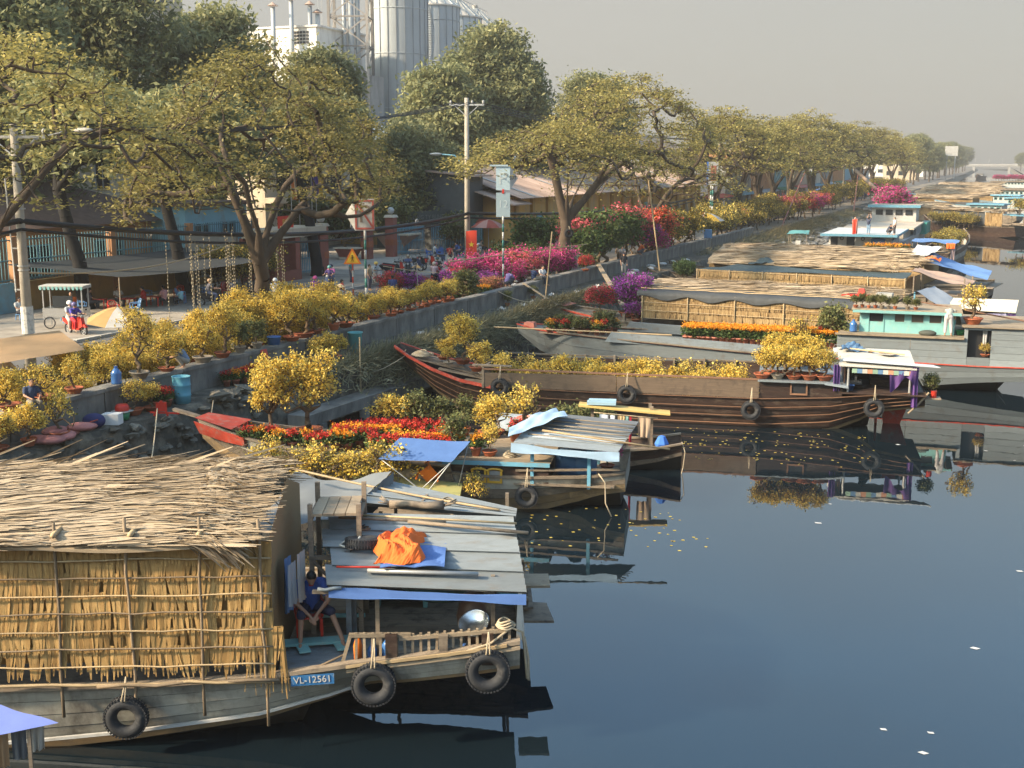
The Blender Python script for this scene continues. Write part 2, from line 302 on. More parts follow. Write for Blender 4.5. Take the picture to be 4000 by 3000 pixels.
def pose_meshes(pose):
    if pose in PM: return PM[pose]
    P = POSE[pose]; hero = pose == 'hero'; vox = .0095 if hero else .019; pel, ch, ne, he = (V3(*P[k]) for k in ('pel', 'chest', 'neck', 'head')); up = nrm(ch-pel); tilt = nrm(he-ne)
    b, s, tr, hr = MB(), MB(), MB(), MB()
    b.caps(pel, ch, .125, .145).caps(ch+up*.08, ne-up*.03, .10, .055).caps(ne, he, .052, .06)
    s.caps(pel+up*.0, ch, .152, .168).caps(ch+up*.09, ne-up*.03, .125, .066)
    tr.caps(pel+up*.06, pel, .146, .152)
    f = V3(0, -1, 0) if not hero else nrm(V3(0, -.75, -.66)); side = V3(1, 0, 0); u2 = nrm(np.cross(side, f))*-1; u2 = u2 if u2[2] > 0 else -u2
    b.ell(he+u2*.02, (.076, .092, .108), 14, 10).ell(he+f*.03-u2*.06, (.056, .062, .055), 12, 8)
    b.caps(he+f*.085+u2*.015, he+f*.108-u2*.018, .010, .015, 8).ell(he+side*.078-u2*.0, (.014, .022, .03), 8, 6).ell(he-side*.078, (.014, .022, .03), 8, 6)
    if hero: b.ell(he+f*.088-u2*.055, (.028, .012, .012), 8, 6).ell(he+side*.032+f*.082+u2*.018, (.016, .012, .01), 8, 6).ell(he-side*.032+f*.082+u2*.018, (.016, .012, .01), 8, 6)
    hr.ell(he+u2*.055-f*.016, (.086, .094, .078), 14, 10).ell(he-f*.05+u2*.01, (.074, .06, .085), 12, 8)
    for sg, sfx in ((-1, '_l'), (1, '_r')):
        g = lambda k: V3(*P[k+sfx]) if k+sfx in P else V3(P[k][0]*sg, P[k][1], P[k][2])
        sh = ch+side*sg*.185+up*.095; el, wr, kn, an = g('elb'), g('wri'), g('knee'), g('ank'); hp = pel+side*sg*.085-V3(0, 0, .02)
        b.caps(ch+up*.09+side*sg*.06, sh, .07, .058).caps(sh, el, .05, .04).caps(el, wr, .04, .027).caps(hp, kn, .085, .055).caps(kn, an, .053, .036)
        fd = V3(sg*.12, -1, 0); b.caps(an-V3(0, 0, .035), an+fd*.07-V3(0, 0, .05), .036, .032).caps(an+fd*.07-V3(0, 0, .052), an+fd*.15-V3(0, 0, .06), .034, .024)
        s.caps(ch+up*.09+side*sg*.06, sh, .088, .08).caps(sh, sh+(el-sh)*.62, .078, .066)
        tr.caps(hp, kn, .112, .082)
        tr.caps(kn, kn+(an-kn)*(.06 if hero else .8), .082, .062)
        hd = nrm(wr-el); across = nrm(np.cross(hd, V3(0, 0, 1)))if abs(hd[2]) < .95 else V3(1, 0, 0)
        if hero: hd = nrm(hd*.7+V3(-sg*.3, -.2, -.7)); across = nrm(np.cross(hd, V3(0, -1, .2)))
        b.caps(wr, wr+hd*.075, .026, .031)
        for k, (q, L) in enumerate(((-1.5, .072), (-.5, .082), (.5, .08), (1.5, .064))):
            r0 = wr+hd*.08+across*q*.0175; m1 = r0+hd*L*.5-V3(0, 0, .006); b.caps(r0, m1, .0100, .0095, 7).caps(m1, m1+hd*L*.4-V3(0, 0, .022), .0095, .008, 7)
        th = -sg if hero else sg; b.caps(wr+hd*.03+across*th*.024, wr+hd*.065+across*th*.055, .012, .011, 7).caps(wr+hd*.065+across*th*.055, wr+hd*.10+across*th*.05, .011, .009, 7)
    if hero: s.caps(ne-up*.04+V3(-.05, -.02, 0), ne-up*.04+V3(.05, -.02, 0), .05, .05)
    PM[pose] = (remeshed(b, vox, 3 if hero else 2), remeshed(s, vox*1.1, 4), remeshed(tr, vox*1.1, 4), remeshed(hr, vox, 3)); return PM[pose]
for _p in POSE: pose_meshes(_p)
# ---------------------------------------------------------------- setting: water, banks, road
def water_mat():
    m = bpy.data.materials.new('canal_water'); m.use_nodes = True; t = m.node_tree; b = t.nodes['Principled BSDF']
    b.inputs['Base Color'].default_value = (.006, .012, .0165, 1); b.inputs['Roughness'].default_value = .015; b.inputs['IOR'].default_value = 1.72; b.inputs['Specular IOR Level'].default_value = .6
    g = t.nodes.new('ShaderNodeNewGeometry'); mp_ = t.nodes.new('ShaderNodeMapping'); mp_.inputs['Scale'].default_value = (1, .45, 1); t.links.new(g.outputs['Position'], mp_.inputs[0])
    n = t.nodes.new('ShaderNodeTexNoise'); n.inputs['Scale'].default_value = 1.1; n.inputs['Detail'].default_value = 3; t.links.new(mp_.outputs[0], n.inputs['Vector'])
    n2 = t.nodes.new('ShaderNodeTexNoise'); n2.inputs['Scale'].default_value = 9; n2.inputs['Detail'].default_value = 2; t.links.new(mp_.outputs[0], n2.inputs['Vector'])
    a = t.nodes.new('ShaderNodeMath'); a.operation = 'MULTIPLY_ADD'; a.inputs[1].default_value = .06; t.links.new(n2.outputs['Fac'], a.inputs[0]); t.links.new(n.outputs['Fac'], a.inputs[2])
    bp = t.nodes.new('ShaderNodeBump'); bp.inputs['Strength'].default_value = .22; bp.inputs['Distance'].default_value = .018; t.links.new(a.outputs[0], bp.inputs['Height']); t.links.new(bp.outputs[0], b.inputs['Normal'])
    return m
struct('water', MB().add([(-60, -60, 0), (60, -60, 0), (60, 1700, 0), (-60, 1700, 0)], [(0, 1, 2, 3)]), water_mat())
groundm = M('city_ground', (.23, .20, .165), .95, .3, .25, dirt=((.14, .125, .10), .4, .15))
struct('ground', MB().add([(-700, -80, 1.88), (-27.05, -80, 1.88), (-27.05, 470, 1.88), (-34, 900, 1.88), (-44, 1500, 1.88), (-120, 2400, 1.88), (-700, 2400, 1.88)], [(0, 1, 2, 3, 4, 5, 6)])
       .add([(15.6, -80, 1.4), (500, -80, 1.4), (500, 2400, 1.4), (-110, 2400, 1.4), (-4, 1500, 1.4)], [(0, 1, 2, 3, 4)]), groundm)
struct('far_bank', MB().grid([[(15.6-.0139*(y+80)+dx+random.uniform(-.5, .5), y, z) for dx, z in ((0, 1.4), (-1.6, .8), (-3, 0), (-4, -.8))] for y in range(-80, 1510, 10)]), soilbank)
struct('far_near_bank', MB().grid([[(max(-27.05-(y-470)*.0165, -44.5) + dx, y, z) for dx, z in ((0, 1.88), (1.0, 1.0), (2.2, 0), (2.8, -.8))] for y in range(470, 1510, 20)]), soilbank)
asphalt = M('asphalt', (.115, .112, .110), .9, .2, .8, bump=.2, dirt=((.16, .15, .135), .4, .35, (1, .3, 1)))
pave = M('concrete_paving', (.33, .285, .23), .92, .2, .7, bump=.15, dirt=((.2, .18, .15), .35, .6))
struct('road', MB().add([(-39, -80, 1.884), (-31.2, -80, 1.884), (-31.2, 900, 1.884), (-39, 900, 1.884)], [(0, 1, 2, 3)]), asphalt)
mk = MB()
for y in range(-10, 300, 6): mk.add([(-35.16, y, 1.889), (-35.04, y, 1.889), (-35.04, y+2.6, 1.889), (-35.16, y+2.6, 1.889)], [(0, 1, 2, 3)])
struct('road_markings', mk, M('worn_road_paint', (.5, .48, .42), .9, .3, 6, dirt=((.12, .115, .11), .6, 5)))
struct('forecourt_pavement', MB().add([(-60, 75.5, 1.886), (-39.1, 77, 1.886), (-39.1, 101, 1.886), (-60, 101, 1.886)], [(0, 1, 2, 3)]), pave)
sw = MB().bb(-49.2, -39.2, 20, 73.2, 1.7, 2.0).lathe([(0.01, 2.004), (2.2, 2.004), (2.2, 1.7)], 24, (-41.4, 73.2, 0)).bb(-49.2, -41.4, 73.2, 75.4, 1.7, 2.008).bb(-44, -39.2, 102, 420, 1.7, 2.0)
struct('pavement', sw, M('pavement_slabs', (.27, .235, .19), .95, .25, .8, bump=.2, dirt=((.16, .14, .12), .4, .9)))
kb = MB()
for y in np.arange(20, 73, 1.6): kb.box((-39.08, y+.78, 1.86), (.22, 1.54, .32))
for y in np.arange(102, 300, 1.6): kb.box((-39.08, y+.78, 1.86), (.22, 1.54, .32))
struct('kerb', kb, M('kerb_stone', (.36, .34, .30), .9, .2, 2))
struct('planting_strip_pavement', MB().bb(-31.1, -27.04, -40, 460, 1.6, 1.97), M('strip_slabs', (.28, .235, .18), .95, .3, 1, bump=.2, dirt=((.12, .1, .08), .45, 1.2)))
# bank between the parapet and the water: dirt ledge over a masonry face, further on a rubble slope
def edge(y): return float(np.interp(y, [-60, 26, 34, 46, 100, 118, 260, 480], [-25.9, -25.7, -25.0, -24.0, -23.8, -25.6, -25.8, -25.8]))
def slope(y): return float(np.interp(y, [-60, 98, 118, 240, 300, 480], [0, 0, 1, 1, .5, .5]))
ed = []
for y in np.concatenate([np.arange(-60, 20, 4), np.arange(20, 110, .5), np.arange(110, 480, 2.5)]):
    e, s = edge(y), slope(y); j = lambda a: random.uniform(-a, a)
    row = [(-26.62, y, 1.92), (-26.2, y, 1.90+j(.03)), ((-26.2+e)/2, y, 1.88+j(.05)), (e-.1+j(.06), y, 1.84+j(.05)), (e+j(.05)+.1*s, y, 1.68+j(.05))]
    for k, zz in enumerate((1.35, 1.05, .75, .45, .15, -.2, -.8)):
        row.append((e+.06+.05*k+j(.07)+s*(k+1)*1.15, y, zz+s*j(.15)))
    ed.append(row)
struct('bank', MB().grid(ed), M('bank_earth_and_masonry', (.10, .092, .074), 1, .55, 1.1, bump=.8, dirt=((.26, .22, .16), .42, 1.6)))
# parapet
par = T('parapet_wall', 'long grey stained concrete parapet wall running beside the canal', 'wall')
seg = MB().box((0, 0, .36), (.46, 3.94, .9)).box((0, 0, .83), (.56, 3.96, .12)).mesh('wall_segment', concrete)
for i in range(37): link('wall_segment', seg, par, loc=(-26.82+random.uniform(-.02, .02), -12+4*i, 1.95+random.uniform(-.015, .015)))
# loose facing stones of the near masonry
rt = T('stone_facing', 'rough dark stone facing of the bank under the ledge, near left', 'retaining wall', (0, 0, 0))
def rock(seed, flat=.7):
    r = np.random.default_rng(seed); m = MB().ell((0, 0, 0), (1, 1, flat), 8, 5); v = m.V[0]; m.V[0] = v*(1+r.uniform(-.28, .28, (len(v), 1))); return m
rocks = [rock(i).mesh('stone', stone) for i in range(6)]
for i in range(95):
    y = random.uniform(25.5, 40); z = random.choice([1.7, 1.5, 1.25, 1.0, .8])+random.uniform(-.1, .1)
    if y > 36 and z < 1.2: continue
    o = link('stone', rocks[i % 6], rt, loc=(edge(y)+.08+(1.8-z)*.12, y, z)); s = random.uniform(.09, .2); o.scale = (s, s*random.uniform(1, 1.6), s*.8); o.rotation_euler = (random.uniform(-.4, .4), random.uniform(-.4, .4), random.uniform(0, 6))
for i in range(14):
    y = random.uniform(33.8, 36.6); o = link('stone', rocks[i % 6], rt, loc=(edge(y)-.15+random.uniform(-.3, .25), y, 1.88+random.uniform(0, .12))); s = random.uniform(.16, .34); o.scale = (s, s*1.3, s*.7); o.rotation_euler = (random.uniform(-.4, .4), .3, random.uniform(0, 6))
# quay beam on piles under the ledge
mb = T('quay_beam', 'weathered concrete beam on short piles along the water under the ledge', 'quay beam')
MB().hexa([(-24.3, 37, .35), (-23.5, 37, .35), (-22.9, 50, .35), (-23.9, 50, .35), (-24.3, 37, .8), (-23.45, 37, .8), (-22.85, 50, .8), (-23.9, 50, .8)]).build('beam', concrete, mb)
for y in (38, 41, 44, 47, 49.5): MB().box((-23.5+.045*(y-37), y, -.2), (.3, .3, 1.1)).build('pile', concrete, mb)
# grass and rubble nobody could count
def grassfield(name, n, fy, fx, fz, L, mat, droop, lab):
    y = fy(n); x = fx(y); z = fz(y, x); d = np.stack([rng.normal(.15, .6, n), rng.normal(0, .7, n), rng.uniform(.3, 1.1, n)], 1); nv = np.stack([-d[:, 2], rng.normal(0, .3, n), d[:, 0]], 1)
    m = MB().blades(np.stack([x, y, z], 1), d, nv, rng.uniform(*L, n), rng.uniform(.03, .07, n), bend=-droop)
    o = m.build(name, mat, kind='stuff'); o['label'] = lab; return o
ev = np.vectorize(edge)
grassfield('hanging_grass', 9000, lambda n: np.concatenate([rng.normal(44.5, 2.2, n//3), rng.normal(51.5, 3.4, n//3), rng.normal(59, 5, n-2*(n//3))]), lambda y: ev(y)+rng.normal(-.15, .5, len(y)), lambda y, x: 1.86-np.clip(x-ev(y), 0, 3)*1.2, (.25, .65), greygrass, .8, 'dusty green grass hanging over the bank below the parapet')
grassfield('straw_grass', 3500, lambda n: rng.normal(64, 3.0, n), lambda y: ev(y)+rng.normal(.0, .35, len(y)), lambda y, x: 1.9-np.clip(x-ev(y), 0, 3)*.9, (.25, .6), drygrass, .7, 'pale straw heaped over the bank edge beside the pink-bowed boat')
grassfield('bank_weeds', 9000, lambda n: rng.uniform(104, 215, n), lambda y: -25.6+np.abs(rng.normal(0, 2.0, len(y))), lambda y, x: np.clip(1.9-(x+25.6)*.27, 0, 2), (.3, .8), greygrass, .5, 'grey green weeds on the rubble slope')
grassfield('yellow_weeds', 4500, lambda n: rng.normal(158, 22, n), lambda y: -25.9+np.abs(rng.normal(0, 1.4, len(y))), lambda y, x: np.clip(1.95-(x+25.6)*.27, 0, 2), (.4, 1.0), drygrass, .4, 'yellowed tall weeds near the top of the rubble slope')
rb = MB(); base = [rock(40+i) for i in range(8)]
for i in range(1500):
    y = random.uniform(106, 260); u = random.random(); x = -25.4+8.4*u*slope(y); z = 1.75-1.95*u; q = base[i % 8]; s = random.uniform(.12, .42)
    a = random.uniform(0, 6.28); c, n_ = math.cos(a), math.sin(a); v = q.V[0]*np.array((s*1.3, s, s*.7)); v = np.stack([v[:, 0]*c-v[:, 1]*n_, v[:, 0]*n_+v[:, 1]*c, v[:, 2]], 1)+np.array((x, y, z))
    rb.V.append(v); rb.F.append(q.F[0]+rb.n); rb.T.append(np.full(len(q.F[0]), random.random())); rb.n += len(v)
o = rb.build('bank_rubble', M('grey_rubble', (.24, .225, .20), .95, .3, 2, tv=.6), kind='stuff'); o['label'] = 'grey broken rubble on the sloping canal bank'
# ---------------------------------------------------------------- buildings
def text_mesh(parent, body, size, loc, rot, mat, name='lettering', ext=.004, align='CENTER'):
    cu = bpy.data.curves.new(name, 'FONT'); cu.body = body; cu.size = size; cu.extrude = ext; cu.align_x = align; cu.align_y = 'CENTER'; cu.materials.append(mat)
    q = bpy.data.objects.new(name, cu); me = bpy.data.meshes.new_from_object(q); bpy.data.objects.remove(q); me.materials.clear(); me.materials.append(mat)
    o = link(name, me, parent, loc=loc); o.rotation_euler = rot; return o
glassd = M('dark_window_glass', (.02, .025, .03), .12, .1, 3, spec=.6)
cream = M('cream_wall', (.55, .46, .34), .9, .12, .6, dirt=((.30, .25, .19), .3, .7, (1, 1, .3)))
ochre = M('ochre_wall', (.52, .30, .085), .9, .18, .5, dirt=((.33, .26, .18), .42, .5, (1, 1, .35)))
orangew = M('orange_plaster', (.46, .23, .11), .9, .12, .6, dirt=((.28, .18, .12), .25, .9))
bluew = M('pale_blue_wall', (.22, .42, .50), .9, .14, .7, dirt=((.28, .30, .28), .3, .8))
tile = M('brown_tile_roof', (.12, .075, .055), .9, .4, 2, bump=.6)
greyw = M('grey_render', (.30, .29, .27), .9, .2, .6, dirt=((.14, .13, .12), .4, .5, (1, 1, .3)))
whitew = M('white_render', (.70, .67, .60), .9, .1, .5, dirt=((.30, .22, .16), .35, .45, (1, 1, .25)))
rooftan = M('rusty_corrugated_roof', (.40, .28, .215), .8, .25, .5, dirt=((.30, .18, .12), .35, .6))
roofgrey = M('grey_blue_corrugated_roof', (.34, .38, .40), .7, .15, .5, dirt=((.25, .24, .22), .3, .5))
def corr(P00, P10, P01, P11, n, amp=.04, thick=.02, m=2):
    """corrugated sheet: waves across u (P00->P10), ribs running along v"""
    P00, P10, P01, P11 = [np.array(p, float) for p in (P00, P10, P01, P11)]; k = n*4; g = []
    for i in range(k+1):
        u = i/k; dz = amp*math.cos(2*math.pi*i/4); g.append([P00*(1-u)*(1-v)+P10*u*(1-v)+P01*(1-u)*v+P11*u*v+np.array((0, 0, dz)) for v in np.linspace(0, 1, m)])
    return MB().grid(g, thick=thick)
def windows(root, x, face, rects, depth=.12, frame=white, glass=glassd):
    """openings on a wall at constant x (normal +x) : rects (y0,y1,z0,z1)"""
    for y0, y1, z0, z1 in rects:
        f = MB(); fx = x+.03
        f.bb(x-.02, fx+.05, y0-.08, y0, z0-.08, z1+.08).bb(x-.02, fx+.05, y1, y1+.08, z0-.08, z1+.08).bb(x-.02, fx+.05, y0, y1, z1, z1+.08).bb(x-.02, fx+.09, y0, y1, z0-.08, z0).bb(x-.01, fx+.03, (y0+y1)/2-.03, (y0+y1)/2+.03, z0, z1)
        w_ = f.build('window', frame, root); MB().bb(x-.01, x+.012, y0, y1, z0, z1).build('pane', glass, w_)
# left compound: low wall with iron fence, bungalow, taller blocks behind
cw = T('compound_wall', 'low yellow and blue street wall topped by a barred iron fence', 'wall', (0, 0, 0))
MB().bb(-50.3, -50.0, 50.2, 73, 1.9, 3.5).build('yellow_panel', M('mustard_wall', (.50, .31, .11), .9, .18, .7, dirt=((.25, .17, .1), .4, .8, (1, 1, .4))), cw)
MB().bb(-50.3, -50.0, 34, 50.2, 1.9, 3.5).build('blue_panel', bluew, cw)
fb = MB()
for y in np.arange(34.2, 73, .24): fb.box((-50.15, y, 4.75), (.035, .035, 2.4))
fb.build('fence_bars', M('teal_iron', (.10, .22, .25), .6, .2, 3), cw, kind='stuff')
for z in (3.65, 4.7, 5.8): MB().bb(-50.19, -50.11, 34, 73, z-.03, z+.03).build('rail', MATS['teal_iron'], cw)
for y in (34, 42, 50.2, 58, 65.5, 73): MB().box((-50.15, y, 3.9), (.4, .4, 4.2)).build('post', orangew, cw)
h = T('bungalow', 'orange bungalow with brown tiled hip roof behind the barred fence', 'house')
MB().bb(-64, -54, 40, 69, 1.9, 6.2).build('wall', orangew, h)
MB().add([(-53, 39, 6.1), (-53, 70.5, 6.1), (-65, 70.5, 6.1), (-65, 39, 6.1), (-59, 46, 8.7), (-59, 63, 8.7)], [(0, 1, 5, 4), (1, 2, 5), (2, 3, 4, 5), (3, 0, 4), (3, 2, 1, 0)]).build('roof', tile, h)
windows(h, -54, 1, [(43, 45, 3.2, 5), (48, 50, 3.2, 5), (55, 57, 3.2, 5), (61, 63.5, 3.2, 5)], frame=bluew)
h = T('grey_block', 'plain grey rendered block standing behind the bungalow', 'building'); MB().bb(-78, -66, 44, 62, 1.9, 12.2).build('wall', greyw, h); MB().bb(-78.3, -65.7, 43.7, 62.3, 12.2, 12.6).build('roof', concrete, h)
windows(h, -66, 1, [(47, 48.5, 8.5, 10.5), (52, 53.5, 8.5, 10.5), (57, 58.5, 8.5, 10.5)])
h = T('cream_block', 'cream walled building with flat roof behind the street trees', 'building'); MB().bb(-80, -62.5, 63, 80, 1.9, 11.5).build('wall', cream, h); MB().bb(-80.3, -62.2, 62.7, 80.3, 11.5, 11.9).build('roof', concrete, h)
windows(h, -62.5, 1, [(66, 67.5, 8, 10), (71, 72.5, 8, 10), (76, 77.5, 8, 10)])
h = T('blue_house', 'pale blue house front with barred window beside the awning', 'house'); MB().bb(-60, -51.2, 66.5, 73.6, 1.9, 7.0).build('wall', bluew, h); MB().bb(-60.2, -50.6, 66.2, 73.9, 7.0, 7.25).build('roof', tile, h)
windows(h, -51.2, 1, [(67.5, 69, 4.2, 5.8), (70.5, 72, 4.2, 5.8)], frame=bluew)
# gate house, gate, fence
brick = M('maroon_tile_pillar', (.27, .09, .065), .7, .2, 2)
h = T('gate_house', 'small gate house with maroon pillars and cream lintel by the blue gate', 'gate house')
for y in (68.5, 71, 74.2): MB().box((-45.6, y, 3.4), (.55, .55, 3)).build('pillar', brick, h)
MB().bb(-47.8, -45.2, 68, 74.6, 4.9, 5.5).build('lintel', cream, h); MB().bb(-48, -47.7, 68, 74.6, 1.9, 4.9).build('wall', brick, h)
MB().bb(-45.35, -45.2, 68.4, 71.2, 2.0, 2.7).build('counter', brick, h)
sg = MB().bb(-45.18, -45.1, 68.4, 70.2, 5.6, 6.4).build('sign_board', red, h); text_mesh(sg, 'BIET', .5, (-45.07, 69.3, 6.0), (R(90), 0, R(90)), M('sign_yellow', (.75, .55, .1), .5))
def gatepost(loc, lab):
    t = T('gate_post', lab, 'gate post', loc, group='maroon gate posts'); MB().box((0, 0, 1.7), (.75, .75, 3.4)).build('shaft', brick, t); MB().box((0, 0, 3.48), (.95, .95, .22), top=(.8, .8)).build('cap', cream, t); MB().ell((0, 0, 3.95), .3, 14, 10).build('globe_lamp', white, t, True); MB().box((0, 0, 1.25), (.8, .8, .5)).build('band', terra, t); return t
gatepost((-47.6, 77.8, 1.88), 'maroon gate post with white globe, left of the gateway')
gatepost((-50.3, 89.5, 1.88), 'maroon gate post with white globe, directly behind the no-parking board')
gatepost((-49.6, 92.5, 1.88), 'maroon gate post with white globe, right of the stone planter')
def blue_gate(loc, rz, n, lab):
    t = T('gate', lab, 'gate', loc, rz)
    for z in (.25, 1.2, 2.3): MB().box((n*.09, 0, z), (n*.18, .05, .07)).build('rail', skyblue, t)
    me = MB().box((0, 0, 1.25), (.05, .05, 2.4)).mesh('bar', skyblue)
    for i in range(n+1): link('bar', me, t, loc=(i*.18, 0, 0))
blue_gate((-47.4, 74.6, 1.9), R(80), 14, 'light blue barred gate leaf beside the gate house')
blue_gate((-50.2, 93.2, 1.9), R(72), 24, 'light blue barred gate leaf right of the stone planter')
blue_gate((-48.6, 98.4, 1.9), R(58), 30, 'light blue barred fence under the company board')
h = T('office_building', 'cream factory office with dark windows behind the gateway', 'building')
MB().bb(-78, -62, 92, 126, 1.9, 10.5).build('wall', cream, h); MB().bb(-78.4, -61.4, 91.5, 126.5, 10.5, 11).build('roof', whitew, h); MB().bb(-62, -60.6, 92, 126, 6.3, 6.8).build('canopy', cream, h)
windows(h, -62, 1, [(y, y+2.4, 7.4, 9.4) for y in np.arange(94, 124, 4.4)]+[(y, y+2.4, 3, 5.6) for y in np.arange(94, 124, 4.4)], frame=black)
t = T('company_board', 'dark company name board on the fence right of the gate', 'sign', (-49.3, 99.0, 5.0), R(66)); MB().box((0, 0, 0), (6.4, .1, 1.1)).build('board', M('dark_slate', (.05, .055, .05), .6, .2, 3), t); text_mesh(t, 'CONG TY BUHER', .55, (0, -.06, 0), (R(90), 0, 0), M('grey_letters', (.20, .2, .18), .6))
# warehouses
t = T('ochre_warehouse', 'long ochre warehouse with rusty corrugated roof and stained pilasters', 'warehouse')
MB().bb(-62, -43.6, 105, 178, 1.9, 6.7).build('wall', ochre, t)
pm = MB().box((0, 0, 2.4), (.35, .6, 4.8)).mesh('pilaster', ochre)
for y in np.arange(106, 178, 4.2): link('pilaster', pm, t, loc=(-43.5, y, 1.9))
bt = MB().hexa([(0, -.22, 0), (.7, -.22, 0), (.7, .22, 0), (0, .22, 0), (0, -.22, 2.6), (.1, -.22, 2.6), (.1, .22, 2.6), (0, .22, 2.6)]).mesh('buttress', M('pale_buttress', (.42, .35, .25), .9, .2, 2))
for y in np.arange(127, 176, 4.2): link('buttress', bt, t, loc=(-43.3, y, 1.9))
for y in (111.5, 118.4, 131, 149): 
    d = MB().bb(-43.62, -43.5, y, y+1.5, 1.9, 4.9).build('door', turq, t); MB().bb(-43.5, -43.44, y+.1, y+1.4, 2.0, 4.8).build('door_panel', skyblue, d)
for i, y in enumerate(np.arange(104.5, 178, 6.2)): corr((-42.4, y, 6.6), (-42.4, y+6.15, 6.6), (-53, y, 9.9), (-53, y+6.15, 9.9), 14, .05).build('roof_sheet', rooftan, t)
MB().hexa([(-53, 104.5, 9.85), (-64, 104.5, 6.4), (-64, 179, 6.4), (-53, 179, 9.85), (-53, 104.5, 9.9), (-64, 104.5, 6.45), (-64, 179, 6.45), (-53, 179, 9.9)]).build('rear_roof', rooftan, t)
for i in range(6): MB().hexa([(-42.5, 108+12*i, 6.72), (-42.5, 108.5+12*i, 6.72), (-52.9, 108.5+12*i, 9.97), (-52.9, 108+12*i, 9.97), (-42.5, 108+12*i, 6.75), (-42.5, 108.5+12*i, 6.75), (-52.9, 108.5+12*i, 10.0), (-52.9, 108+12*i, 10.0)]).build('skylight_strip', white, t)
t = T('grey_roofed_shed', 'large factory shed with grey blue roof behind the ochre warehouse', 'warehouse'); MB().bb(-86, -64.5, 128, 190, 1.9, 10).build('wall', greyw, t); MB().hexa([(-63.5, 127, 9.8), (-63.5, 191, 9.8), (-75, 191, 14.2), (-75, 127, 14.2), (-63.5, 127, 10), (-63.5, 191, 10), (-75, 191, 14.4), (-75, 127, 14.4)]).build('roof', roofgrey, t); MB().hexa([(-75, 127, 14.2), (-75, 191, 14.2), (-88, 191, 9.8), (-88, 127, 9.8), (-75, 127, 14.38), (-75, 191, 14.38), (-88, 191, 10), (-88, 127, 10)]).build('rear_roof', roofgrey, t)
t = T('red_roofed_shed', 'far factory shed with faded red tile roof and white gable', 'warehouse'); MB().bb(-84, -58, 196, 250, 1.9, 10).build('wall', whitew, t); MB().hexa([(-57, 195, 9.8), (-57, 251, 9.8), (-70, 251, 14.6), (-70, 195, 14.6), (-57, 195, 10), (-57, 251, 10), (-70, 251, 14.8), (-70, 195, 14.8)]).build('roof', rooftan, t); windows(t, -58, 1, [(y, y+3, 6, 8) for y in np.arange(200, 248, 8)])
t = T('dark_shed', 'dark corrugated metal shed with green panels beside the ochre warehouse', 'shed'); MB().bb(-56, -46.3, 101.6, 104.6, 1.9, 9.0).build('wall', M('dark_corrugated', (.07, .075, .075), .7, .3, 2, (1, 8, 1)), t)
for i in range(3): MB().bb(-46.35, -46.2, 101.8+i*.95, 102.6+i*.95, 1.9, 5.2).build('panel', M('dull_green_panel', (.10, .17, .14), .7, .2, 2), t)
MB().hexa([(-45.5, 101, 8.6), (-45.5, 105.3, 8.6), (-57, 105.3, 9.6), (-57, 101, 9.6), (-45.5, 101, 8.75), (-45.5, 105.3, 8.75), (-57, 105.3, 9.75), (-57, 101, 9.75)]).build('roof', rooftan, t)
MB().hexa([(-42.3, 102.5, 6.0), (-42.3, 107, 6.0), (-46.2, 107, 7.2), (-46.2, 102.5, 7.2), (-42.3, 102.5, 6.1), (-42.3, 107, 6.1), (-46.2, 107, 7.3), (-46.2, 102.5, 7.3)]).build('awning', rooftan, t)
# shop row further along the street
cols = [('white', whitew), ('blue', bluew), ('grey', greyw), ('cream', cream), ('pale orange', orangew)]
for i in range(11):
    y0 = 181+i*21; hh = 5.5+((i*37) % 5)*1.1; cn, cm = cols[(i*2) % 5]
    t = T('shop_house', f'{cn} street building with {["red", "blue", "grey", "green"][i % 4]} awning, {["nearest","second","third","fourth","fifth","sixth","seventh","eighth","ninth","tenth","last"][i]} beyond the ochre warehouse', 'building')
    MB().bb(-56, -44.6, y0, y0+19, 1.9, 1.9+hh).build('wall', cm, t); MB().bb(-56.3, -44.2, y0-.3, y0+19.3, 1.9+hh, 2.2+hh).build('roof', [rooftan, roofgrey][i % 2], t)
    windows(t, -44.6, 1, [(y0+2, y0+6, 2.0, 4.4), (y0+8, y0+12, 2.0, 4.4), (y0+14, y0+17, 2.4, 4.4)])
    MB().hexa([(-44.6, y0+1, 4.7), (-42.8, y0+1, 4.3), (-42.8, y0+18, 4.3), (-44.6, y0+18, 4.7), (-44.6, y0+1, 4.8), (-42.8, y0+1, 4.4), (-42.8, y0+18, 4.4), (-44.6, y0+18, 4.8)]).build('awning', [red, skyblue, roofgrey, green][i % 4], t)
